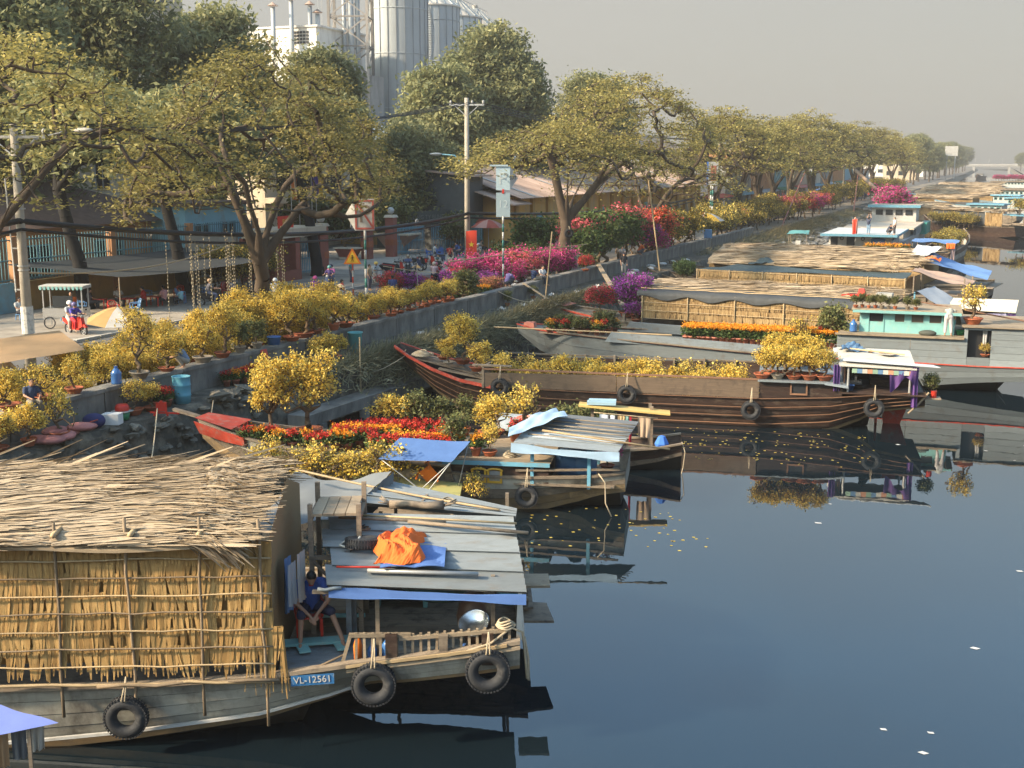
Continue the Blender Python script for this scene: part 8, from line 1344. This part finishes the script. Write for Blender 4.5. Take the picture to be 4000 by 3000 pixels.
t = T('folding_stand', 'red folded stand leaning on the parapet', 'stand', (-26.35, 38.9, 1.88), R(90)); MB().hexa([(-.2, 0, .3), (.2, 0, .3), (.2, .05, .3), (-.2, .05, .3), (-.18, .2, .95), (.22, .2, .95), (.22, .25, .95), (-.18, .25, .95)]).build('board', red, t); MB().bar((-.2, -.1, 0), (.2, .2, .8), .03).bar((.2, -.1, 0), (-.2, .2, .8), .03).build('leg', black, t)
solo('bamboo_stake', 'tall bamboo stake rising from the water beside the ledge', 'stake', MB().tube([(-24.0, 41.9, -1), (-24.15, 42.2, 3.0)], .035, 7), bamboo); solo('bamboo_stake', 'thin bamboo stake standing at the bank by the parking sign', 'stake', MB().tube([(-25.6, 67, 1.8), (-25.3, 67.3, 5.9)], .04, 7), bamboo); solo('bamboo_stake', 'tall bamboo stake at the bank beyond the man in black', 'stake', MB().tube([(-24.3, 88, 1.2), (-25.6, 88.6, 8.6)], .06, 7), bamboo)
solo('bamboo_rail', 'long bamboo rail tied along the bank behind the parking sign', 'rail', MB().tube([(-30.5, 64, 4.2), (-27.5, 80, 4.3)], .035, 7), bamboo); cable('slack rope strung from the parking sign to the stakes', [(-36, 66, 3.6), (-27, 70, 3.4)], .4, .02, rope)
for i in range(7): solo('white_sack', 'white plastic sack lying on the ledge beyond the man in black', 'sack', MB().ell((0, 0, .1), (.4, .28, .14), 12, 7), MATS['cloth_white_bag'], (-25.5+random.uniform(-.6, .9), 84+i*2.2, 1.9), i, group='white sacks on the ledge', smooth=True)
for i in range(12): solo('plastic_litter', 'scrap of white plastic litter on the grassy bank', 'litter', sheet((-.2, -.15, .05), (.2, -.1, .08), (-.15, .2, .06), (.22, .18, .05), None, 5, 5, -.06, .05, i), MATS['cloth_white_bag'], (-25.2+random.uniform(-.8, 1), 50+random.random()*28, 1.95), i, group='litter on the bank')
for i, (x, y, m_, lb) in enumerate([(-27.3, 112, white, 'white crate'), (-27.0, 114, lb_, 'pale blue crate')]): solo('crate', lb+' on the parapet by the yellow parasol', 'crate', MB().box((0, 0, .4), (.8, .8, .8)), m_, (x, y, 2.8), .3)
t = T('stone_planter', 'tall inverted pyramid stone planter by the gateway', 'planter', (-50.6, 95.6, 1.88)); MB().hexa([(-.5, -.5, 0), (.5, -.5, 0), (.5, .5, 0), (-.5, .5, 0), (-1.6, -1.2, 1.7), (1.6, -1.2, 1.7), (1.6, 1.2, 1.7), (-1.6, 1.2, 1.7)]).build('body', M('pinkish_stone', (.34, .21, .16), .9, .2, 2), t); MB().bb(-1.7, 1.7, -1.3, 1.3, 1.7, 1.85).build('rim', cream, t)
t = T('decorated_pot', 'large white decorated pot under the cloud bonsai', 'planter', (-51.6, 88.6, 1.88)); MB().hexa([(-.6, -.4, .2), (.6, -.4, .2), (.6, .4, .2), (-.6, .4, .2), (-1.0, -.6, .9), (1.0, -.6, .9), (1.0, .6, .9), (-1.0, .6, .9)]).build('body', brick, t); MB().bb(-1.1, 1.1, -.7, .7, .9, 1.0).build('rim', cream, t); MB().bb(-.7, .7, -.45, .45, 0, .2).build('foot', cream, t)
for k, (x, y, c) in enumerate([(-47.2, 76.6, (.62, .36, .03)), (-47.2, 76.0, (.10, .07, .30)), (-47.0, 74.0, (.14, .35, .5)), (-46.5, 72.2, (.6, .16, .04))]): 
    t = T('festival_flag', ['yellow', 'purple', 'light blue', 'orange'][k]+' festival flag by the gate house', 'flag', (x, y, 1.9), 0, 'festival flags'); MB().tube([(0, 0, 0), (0, 0, 7.2)], .03, 6).build('pole', steel, t); hanging((.05, 0, 7.1), (.1, .75, 7.0), 1.6, 8, 8, .05, k).build('cloth', cloth('fest%d' % k, c), t)
# tyre ring on the forked tree trunk
tyre((-28.95, 80.35, 5.0), R(40), 'small tyre ring hung on the forked tree trunk', .32, .2)
# floating petals and scraps
pt = MB()
for i in range(260):
    a = random.random(); p = FD.W(random.uniform(-3, 8), -random.random()**1.3*5-.5, .006) if a < .8 else FC.W(random.uniform(0, 5), random.uniform(-3, 1), .006); s = random.uniform(.025, .06); th = random.uniform(0, 6)
    pt.add([(p[0]+s*math.cos(th+q), p[1]+s*math.sin(th+q)*.8, .006) for q in (0, 1.6, 3.1, 4.7)], [(0, 1, 2, 3)])
o = pt.build('floating_petals', yellow, kind='stuff'); o['label'] = 'yellow petals floating on the dark water between the boats'
pt = MB()
for i in range(26):
    x, y = random.uniform(-9, 4), random.uniform(14, 46); s = random.uniform(.03, .08); th = random.uniform(0, 6)
    if x < -5 and y < 34: continue
    pt.add([(x+s*math.cos(th+q)*1.6, y+s*math.sin(th+q), .006) for q in (0, 1.6, 3.1, 4.7)], [(0, 1, 2, 3)])
o = pt.build('floating_scraps', MATS['cloth_white_bag'], kind='stuff'); o['label'] = 'pale scraps drifting on the open water'
skin = M('skin', (.42, .235, .15), .55, .08, 6, tv=0, rnd=.18); hairm = M('black_hair', (.012, .010, .009), .55, .3, 20)
def person(pose, loc, rz, label, shirt=(.5, .5, .5), pants=(.05, .05, .06), hat=None, s=1.0, group=None, shirtm=None, hatc=(.5, .5, .5)):
    t = T('person', label, 'person', loc, rz, group, s); ms = pose_meshes(pose); P = POSE[pose]; he = V3(*P['head'])
    cs = shirtm or cloth('s%d_%d_%d' % tuple(int(c*100) for c in shirt), shirt); cp = cloth('s%d_%d_%d' % tuple(int(c*100) for c in pants), pants)
    for n, me, mt in zip(('body', 'shirt', 'trousers', 'hair'), ms, (skin, cs, cp, hairm)):
        if n == 'hair' and hat == 'helmet': continue
        k = (me.name, mt.name)
        if k not in PM: q = me.copy(); q.materials.clear(); q.materials.append(mt); PM[k] = q
        link(n, PM[k], t)
    if hat == 'helmet': MB().lathe([(.115, -.02), (.135, .03), (.12, .1), (.07, .15), (.01, .165)], 14, he+V3(0, .01, .02), sy=1.15).build('helmet', paint('h%d_%d_%d' % tuple(int(c*100) for c in hatc), hatc, .35), t, True)
    if hat == 'cone': MB().lathe([(.30, .05), (.29, .07), (.01, .24), (.01, .22), (.30, .05)], 20, he).build('conical_hat', M('palm_hat', (.55, .42, .25), .8, .15, 8), t)
    if hat == 'cap': MB().lathe([(.105, .03), (.10, .09), (.01, .14)], 12, he).box(he+V3(0, -.13, .05), (.15, .12, .015)).build('cap', paint('h%d_%d_%d' % tuple(int(c*100) for c in hatc), hatc), t)
    return t
hm_ = person('hero', FB.W(5.16, 1.5, 1.53), FB.a+R(12), 'man in a blue polo shirt sitting bowed on a red chair, hands clasped', (.05, .11, .38), (.03, .035, .07), s=1.08)
MB().hexa([(-.035, -.20, .93), (.035, -.20, .93), (.02, -.255, .99), (-.02, -.255, .99), (-.03, -.21, .925), (.03, -.21, .925), (.045, -.262, .985), (-.045, -.262, .985)]).build('red_collar', red, hm_)
person('hips', (-31.0, 30.3, 1.97), R(20), 'woman in a conical hat and pale long sleeves, hand on hip, at the left', (.55, .48, .40), (.08, .05, .04), 'cone')
person('sit', (-26.95, 27.3, 2.42), R(60), 'boy in a dark blue shirt sitting on the parapet at the left', (.04, .06, .12), (.22, .19, .14), s=.95)
person('squat', (-26.75, 34.3, ZW-.02), R(-60), 'woman in a striped blue top sitting on the parapet among the bowls', (.22, .30, .42), (.34, .30, .24), s=.9)
person('squat', (-26.9, 64.3, ZW-.02), R(160), 'woman in a purple patterned blouse sitting on the parapet, seen from behind', (.20, .16, .34), (.05, .05, .06))
person('squat', (-27.6, 66.9, ZG), R(170), 'person in a white shirt and hat crouching behind the parking sign pole', (.55, .53, .5), (.2, .2, .2), 'cap', hatc=(.4, .38, .33))
person('sit', (-27.0, 68.7, 2.42), R(150), 'person in a dark blue shirt sitting on the parapet, left of the pair', (.03, .05, .12), (.35, .27, .18)); person('sit', (-26.8, 69.6, 2.42), R(60), 'man in a white shirt sitting on the parapet, right of the pair', (.55, .54, .52), (.06, .06, .07))
person('stand', (-25.7, 83.0, 1.9), R(35), 'man in a black shirt, cap and grey shorts standing on the ledge', (.02, .02, .025), (.30, .30, .28), 'cap', hatc=(.04, .04, .06)); person('squat', (-26.9, 86.3, ZW-.02), R(30), 'person in white crouching on the parapet left of the man in black', (.5, .45, .42), (.3, .2, .15)); person('squat', (-26.7, 90.5, ZW-.02), R(120), 'person in an orange shirt crouching on the parapet', (.70, .13, .03), (.1, .1, .12))
person('armsup', (-36.6, 77.0, 1.9), R(190), 'man in a pale shirt raising both arms beside the red banner', (.50, .44, .34), (.05, .05, .07))
person('bend', FE.W(2.75, .25, 2.52), FE.a+R(170), 'person in white trousers bending over beside the turquoise wheelhouse', (.34, .34, .30), (.60, .56, .54), s=.95)
person('stand', FF.W(14.8, 1.4, 1.5), R(60), 'man in a white shirt working under the grey awning', (.62, .60, .57), (.03, .03, .035))
for i, (x, y, ps, sh, pa, rz, lb) in enumerate([(2.9, .6, 'stand', (.5, .45, .45), (.42, .36, .28), 20, 'man with a camera in a pale shirt on the barge roof, left'), (4.3, .2, 'armsup', (.05, .06, .10), (.22, .33, .45), 160, 'man in a dark top and jeans photographing on the barge roof'), (6.2, .9, 'squat', (.08, .09, .12), (.06, .06, .07), 60, 'person crouching on the barge roof'), (6.8, .5, 'stand', (.55, .53, .5), (.03, .03, .04), -60, 'person in a white top and black shorts at the right of the barge roof')]): person(ps, FH.W(x, y, 2.72), R(rz), lb, sh, pa, s=1.05, group='people on the barge roof')
lg_ = person('sit', FD.W(7.95, 2.3, 1.7), R(60), 'person resting in the shade of the dark boat canopy, bare legs showing', (.05, .06, .05), (.05, .05, .05), s=.9)
for i, (x, y, rz, c, lb) in enumerate([(-46.8, 47.0, 80, (.55, .54, .5), 'boy in a white shirt eating on a blue stool at the left edge'), (-45.9, 53.4, 60, (.58, .56, .52), 'man in a white shirt eating at the stall table'), (-44.6, 53.9, -60, (.45, .03, .03), 'person in a red top at the stall table'), (-43.8, 54.7, -100, (.5, .25, .25), 'person in a striped top at the stall table'), (-43.2, 55.4, -90, (.25, .5, .58), 'child in a pale blue top at the stall table'), (-46.6, 51.9, 150, (.06, .05, .06), 'person in dark clothes at the back of the stall')]): person('sit', (x, y, 1.92), R(rz), lb, c, group='people eating at the stall', s=.85 if 'child' in lb else 1)
person('stand', (-42.9, 46.5, 2.0), R(30), 'vendor in an orange shirt behind the food cart', (.68, .15, .03))
for i in range(7): person('sit', (-43.4-random.random()*2.2, 91.5+1.3*i, 1.85), random.uniform(0, 6), 'person in '+['red', 'white', 'black', 'blue', 'orange', 'grey', 'tan'][i]+' sitting under the red parasols', [(.5, .04, .03), (.55, .54, .5), (.03, .03, .03), (.05, .09, .25), (.65, .16, .03), (.3, .3, .3), (.4, .3, .2)][i], group='people under the parasols')
# scooters with riders
SK = {}
def scooter(loc, rz, label, mat, moped=False):
    key = (mat.name, moped)
    if key not in SK:
        P = []; w1 = MB().torus((0, 0, 0), .245, .05, 'x', 24, 8); rim = MB().torus((0, 0, 0), .19, .018, 'x', 20, 6)
        for k in range(5): a = 2*math.pi*k/5; rim.bar((0, 0, 0), (0, .19*math.cos(a), .19*math.sin(a)), .03)
        P += [('wheel', w1.mesh('wheel', rubber, True), (0, -.62, .29), ('rim', rim.mesh('rim', steel))), ('wheel', w1.mesh('wheel', rubber, True), (0, .62, .29), ('rim', rim.mesh('rim', steel)))]
        sh = MB().hexa([(-.10, -.66, .50), (.10, -.66, .50), (.16, -.40, .36), (-.16, -.40, .36), (-.07, -.52, .98), (.07, -.52, .98), (.17, -.40, .92), (-.17, -.40, .92)]); P.append(('front_shield', sh.mesh('front_shield', mat), (0, 0, 0), None))
        P.append(('mudguard', MB().hexa([(-.07, -.9, .45), (.07, -.9, .45), (.07, -.4, .5), (-.07, -.4, .5), (-.05, -.8, .56), (.05, -.8, .56), (.06, -.45, .62), (-.06, -.45, .62)]).mesh('mudguard', mat), (0, 0, 0), None))
        if not moped: P.append(('footboard', MB().hexa([(-.14, -.42, .30), (.14, -.42, .30), (.15, .1, .30), (-.15, .1, .30), (-.15, -.42, .38), (.15, -.42, .38), (.16, .1, .36), (-.16, .1, .36)]).mesh('footboard', mat), (0, 0, 0), None))
        else: P.append(('engine', MB().box((0, -.02, .34), (.22, .4, .26)).bar((0, -.5, .8), (0, .1, .5), .08).mesh('engine', steel), (0, 0, 0), None))
        P.append(('tail_body', MB().hexa([(-.15, .02, .34), (.15, .02, .34), (.08, .92, .62), (-.08, .92, .62), (-.15, -.02, .70), (.15, -.02, .70), (.09, .95, .80), (-.09, .95, .80)]).mesh('tail_body', mat), (0, 0, 0), None))
        P.append(('seat', MB().hexa([(-.13, -.02, .70), (.13, -.02, .70), (.11, .85, .79), (-.11, .85, .79), (-.12, .0, .77), (.12, .0, .77), (.10, .85, .86), (-.10, .85, .86)]).mesh('seat', black), (0, 0, 0), None))
        hb = MB().tube([(-.34, -.36, 1.0), (-.15, -.45, 1.03), (.15, -.45, 1.03), (.34, -.36, 1.0)], .02, 7).tube([(0, -.62, .3), (0, -.45, 1.03)], .03, 7); P.append(('handlebar', hb.mesh('handlebar', black), (0, 0, 0), None))
        P.append(('headlight', MB().ell((0, -.54, .95), (.09, .05, .07), 12, 8).mesh('headlight', white), (0, 0, 0), None))
        for sx_ in (-1, 1): P.append(('mirror', MB().tube([(sx_*.2, -.44, 1.03), (sx_*.3, -.44, 1.2)], .008, 5).ell((sx_*.31, -.44, 1.24), (.06, .015, .04), 10, 6).mesh('mirror', black), (0, 0, 0), None))
        P.append(('exhaust', MB().tube([(.15, .1, .28), (.17, .75, .38)], [.03, .055], 8).mesh('exhaust', steel), (0, 0, 0), None)); P.append(('tail_light', MB().box((0, .94, .72), (.14, .03, .08)).mesh('tail_light', red), (0, 0, 0), None))
        SK[key] = P
    t = T('scooter' if not moped else 'motorbike', label, 'scooter' if not moped else 'motorbike', loc, rz, 'motorbikes on the street')
    for n, me, l, ch in SK[key]:
        o = link(n, me, t, loc=l)
        if ch: link(ch[0], ch[1], o)
    return t
black2, silver, dblue = paint('gloss_black', (.025, .027, .03), .25), paint('silver', (.5, .5, .5), .3), paint('dark_blue', (.04, .06, .12), .3)
for x, y, rz, mt, mp_, lb, rid in [(-40.6, 44.2, 75, red, 0, 'red scooter passing behind the concrete pole', [('ride', (.07, .06, .32), (.45, .02, .03), 'helmet', (.12, .10, .22), 'woman in a violet top and red trousers riding the red scooter'), ('pillion', (.5, .5, .52), (.5, .42, .36), 'helmet', (.7, .68, .66), 'passenger in grey on the red scooter')]),
    (-40.1, 66.4, 15, dblue, 0, 'dark blue scooter coming toward the camera by the gate house', [('ride', (.06, .04, .16), (.05, .06, .1), 'helmet', (.10, .28, .27), 'rider in purple with a teal helmet'), ('pillion', (.4, .12, .3), (.1, .15, .25), 'helmet', (.03, .03, .05), 'passenger in a pink checked shirt')]),
    (-38.8, 70.2, 60, silver, 1, 'grey motorbike with a yellow helmeted rider', [('ride', (.45, .47, .46), (.38, .33, .27), 'helmet', (.75, .50, .12), 'rider in a pale shirt and yellow helmet')]),
    (-39.7, 76.5, 25, black2, 0, 'black scooter with two riders near the stone planter', [('ride', (.08, .12, .25), (.25, .23, .2), 'helmet', (.35, .28, .2), 'rider in a blue striped shirt'), ('pillion', (.4, .33, .25), (.12, .2, .3), 'helmet', (.05, .05, .06), 'passenger behind the rider in blue stripes')]),
    (-35.0, 71.4, 190, black2, 0, 'black scooter seen from behind beside the raised-arm man', [('ride', (.5, .03, .03), (.03, .03, .04), 'helmet', (.55, .14, .2), 'woman in a red jacket and pink helmet seen from behind'), ('pillion', (.5, .35, .36), (.05, .06, .12), 'helmet', (.6, .5, .4), 'passenger in pale pink behind the woman in red')]),
    (-36.8, 75.3, 10, white, 0, 'white scooter behind the woman in red', [('ride', (.03, .03, .03), (.05, .05, .05), 'helmet', (.05, .1, .1), 'rider in a black jacket with dark helmet')]),
    (-39.6, 88.4, 15, red, 1, 'red motorbike just right of the star banner', [('ride', (.45, .42, .36), (.25, .18, .12), 'helmet', (.6, .45, .25), 'rider in a pale shirt right of the banner'), ('pillion', (.5, .5, .5), (.2, .2, .2), 'helmet', (.5, .5, .5), 'passenger in white right of the banner')]),
    (-38.0, 89.0, 20, black2, 0, 'black scooter left of the parking sign pole', [('ride', (.22, .2, .18), (.06, .06, .07), 'helmet', (.3, .25, .2), 'rider in dark grey left of the parking sign')]),
    (-38.6, 58.0, 200, silver, 1, 'grey motorbike half hidden by the yellow blossom near the tree', [('ride', (.5, .5, .52), (.1, .1, .12), 'helmet', (.7, .7, .7), 'rider in a white shirt and white helmet near the tree'),]),
    (-37.2, 60.0, 195, dblue, 0, 'scooter with a pink helmeted rider above the yellow blossom', [('ride', (.18, .05, .28), (.1, .06, .15), 'helmet', (.75, .12, .3), 'rider in purple with a bright pink helmet')]),
    (-41.8, 56.3, 140, black2, 0, 'scooter with rider by the stall chairs', [('ride', (.1, .1, .12), (.1, .12, .2), 'helmet', (.3, .2, .12), 'rider in dark clothes by the stall chairs')]),
    (-29.6, 64.5, 100, black2, 0, 'black scooter parked behind the parapet by the seated woman', []), (-27.9, 68.2, 110, dblue, 0, 'pale fronted scooter parked behind the bamboo stake', []), (-37.6, 82.5, 0, red, 0, 'red scooter parked by the raised-arm man', []), (-42.9, 59.9, 30, dblue, 0, 'dark scooter parked under the light strings', []), (-42.4, 61.2, 20, black2, 0, 'second scooter parked under the light strings', []), (-43.6, 122.5, 70, silver, 1, 'motorbike by the ochre wall with white shirted riders', [('ride', (.55, .54, .52), (.2, .2, .2), 'helmet', (.3, .5, .6), 'rider in white by the ochre wall'), ('pillion', (.5, .48, .45), (.2, .2, .2), 'helmet', (.6, .6, .6), 'passenger in white by the ochre wall')])]:
    scooter((x, y, 1.9), R(rz), lb, mt, bool(mp_))
    for ps, sh, pa, hat, hc_, l2 in rid: person(ps, (x, y, 1.9), R(rz), l2, sh, pa, hat, hatc=hc_, group='riders on the street')
# far market visitors
for i in range(60):
    y = 108+random.random()**1.2*240; c = random.choice([(.55, .54, .5), (.5, .05, .04), (.05, .08, .2), (.03, .03, .03), (.6, .3, .08), (.4, .2, .3)]); person('stand' if i % 3 else 'ride', (-29.5-random.random()*8, y, 1.95 if i % 3 else 1.6), random.uniform(0, 6), 'tiny visitor in the crowded far market along the bank', c, (.06, .06, .08), group='far market visitors', hat='helmet' if i % 3 == 0 else None, hatc=(.6, .55, .5))
for i in range(16):
    x, y = (-40.6-random.random()*1.2, 76+i*1.5) if i < 8 else (-43.2, 104+(i-8)*2.2); scooter((x, y, 1.9), R(random.uniform(60, 110)), 'parked '+['dark', 'red', 'silver', 'blue'][i % 4]+' motorbike '+('at the forecourt edge, ' if i < 8 else 'along the ochre wall, ')+ordw(i % 8)+' from the left', [black2, red, silver, dblue][i % 4], i % 2 == 1)
for i in range(14): person('stand', (-32.2-random.random()*9, 55+i*3.1, 1.9), random.uniform(0, 6), 'pedestrian in '+['white', 'red', 'navy', 'black', 'tan', 'teal', 'pink'][i % 7]+' on the street, '+ordw(i)+' along the road', [(.55, .54, .5), (.5, .05, .04), (.05, .07, .2), (.03, .03, .03), (.45, .33, .2), (.08, .3, .3), (.6, .25, .3)][i % 7], (.07, .07, .1), 'cone' if i % 5 == 0 else None, group='pedestrians on the street')
# ---------------------------------------------------------------- haze over the whole place
hz = bpy.data.materials.new('haze_air'); hz.use_nodes = True; t = hz.node_tree; t.nodes.clear(); o_ = t.nodes.new('ShaderNodeOutputMaterial'); pv = t.nodes.new('ShaderNodeVolumePrincipled')
pv.inputs['Color'].default_value = (.50, .485, .46, 1); pv.inputs['Density'].default_value = .0006; pv.inputs['Anisotropy'].default_value = .15; t.links.new(pv.outputs[0], o_.inputs['Volume'])
hb = MB().bb(-710, 510, -90, 2410, -2.5, 52).build('haze', hz); hb['kind'] = 'stuff'; hb['label'] = 'thin warm grey haze in the air'
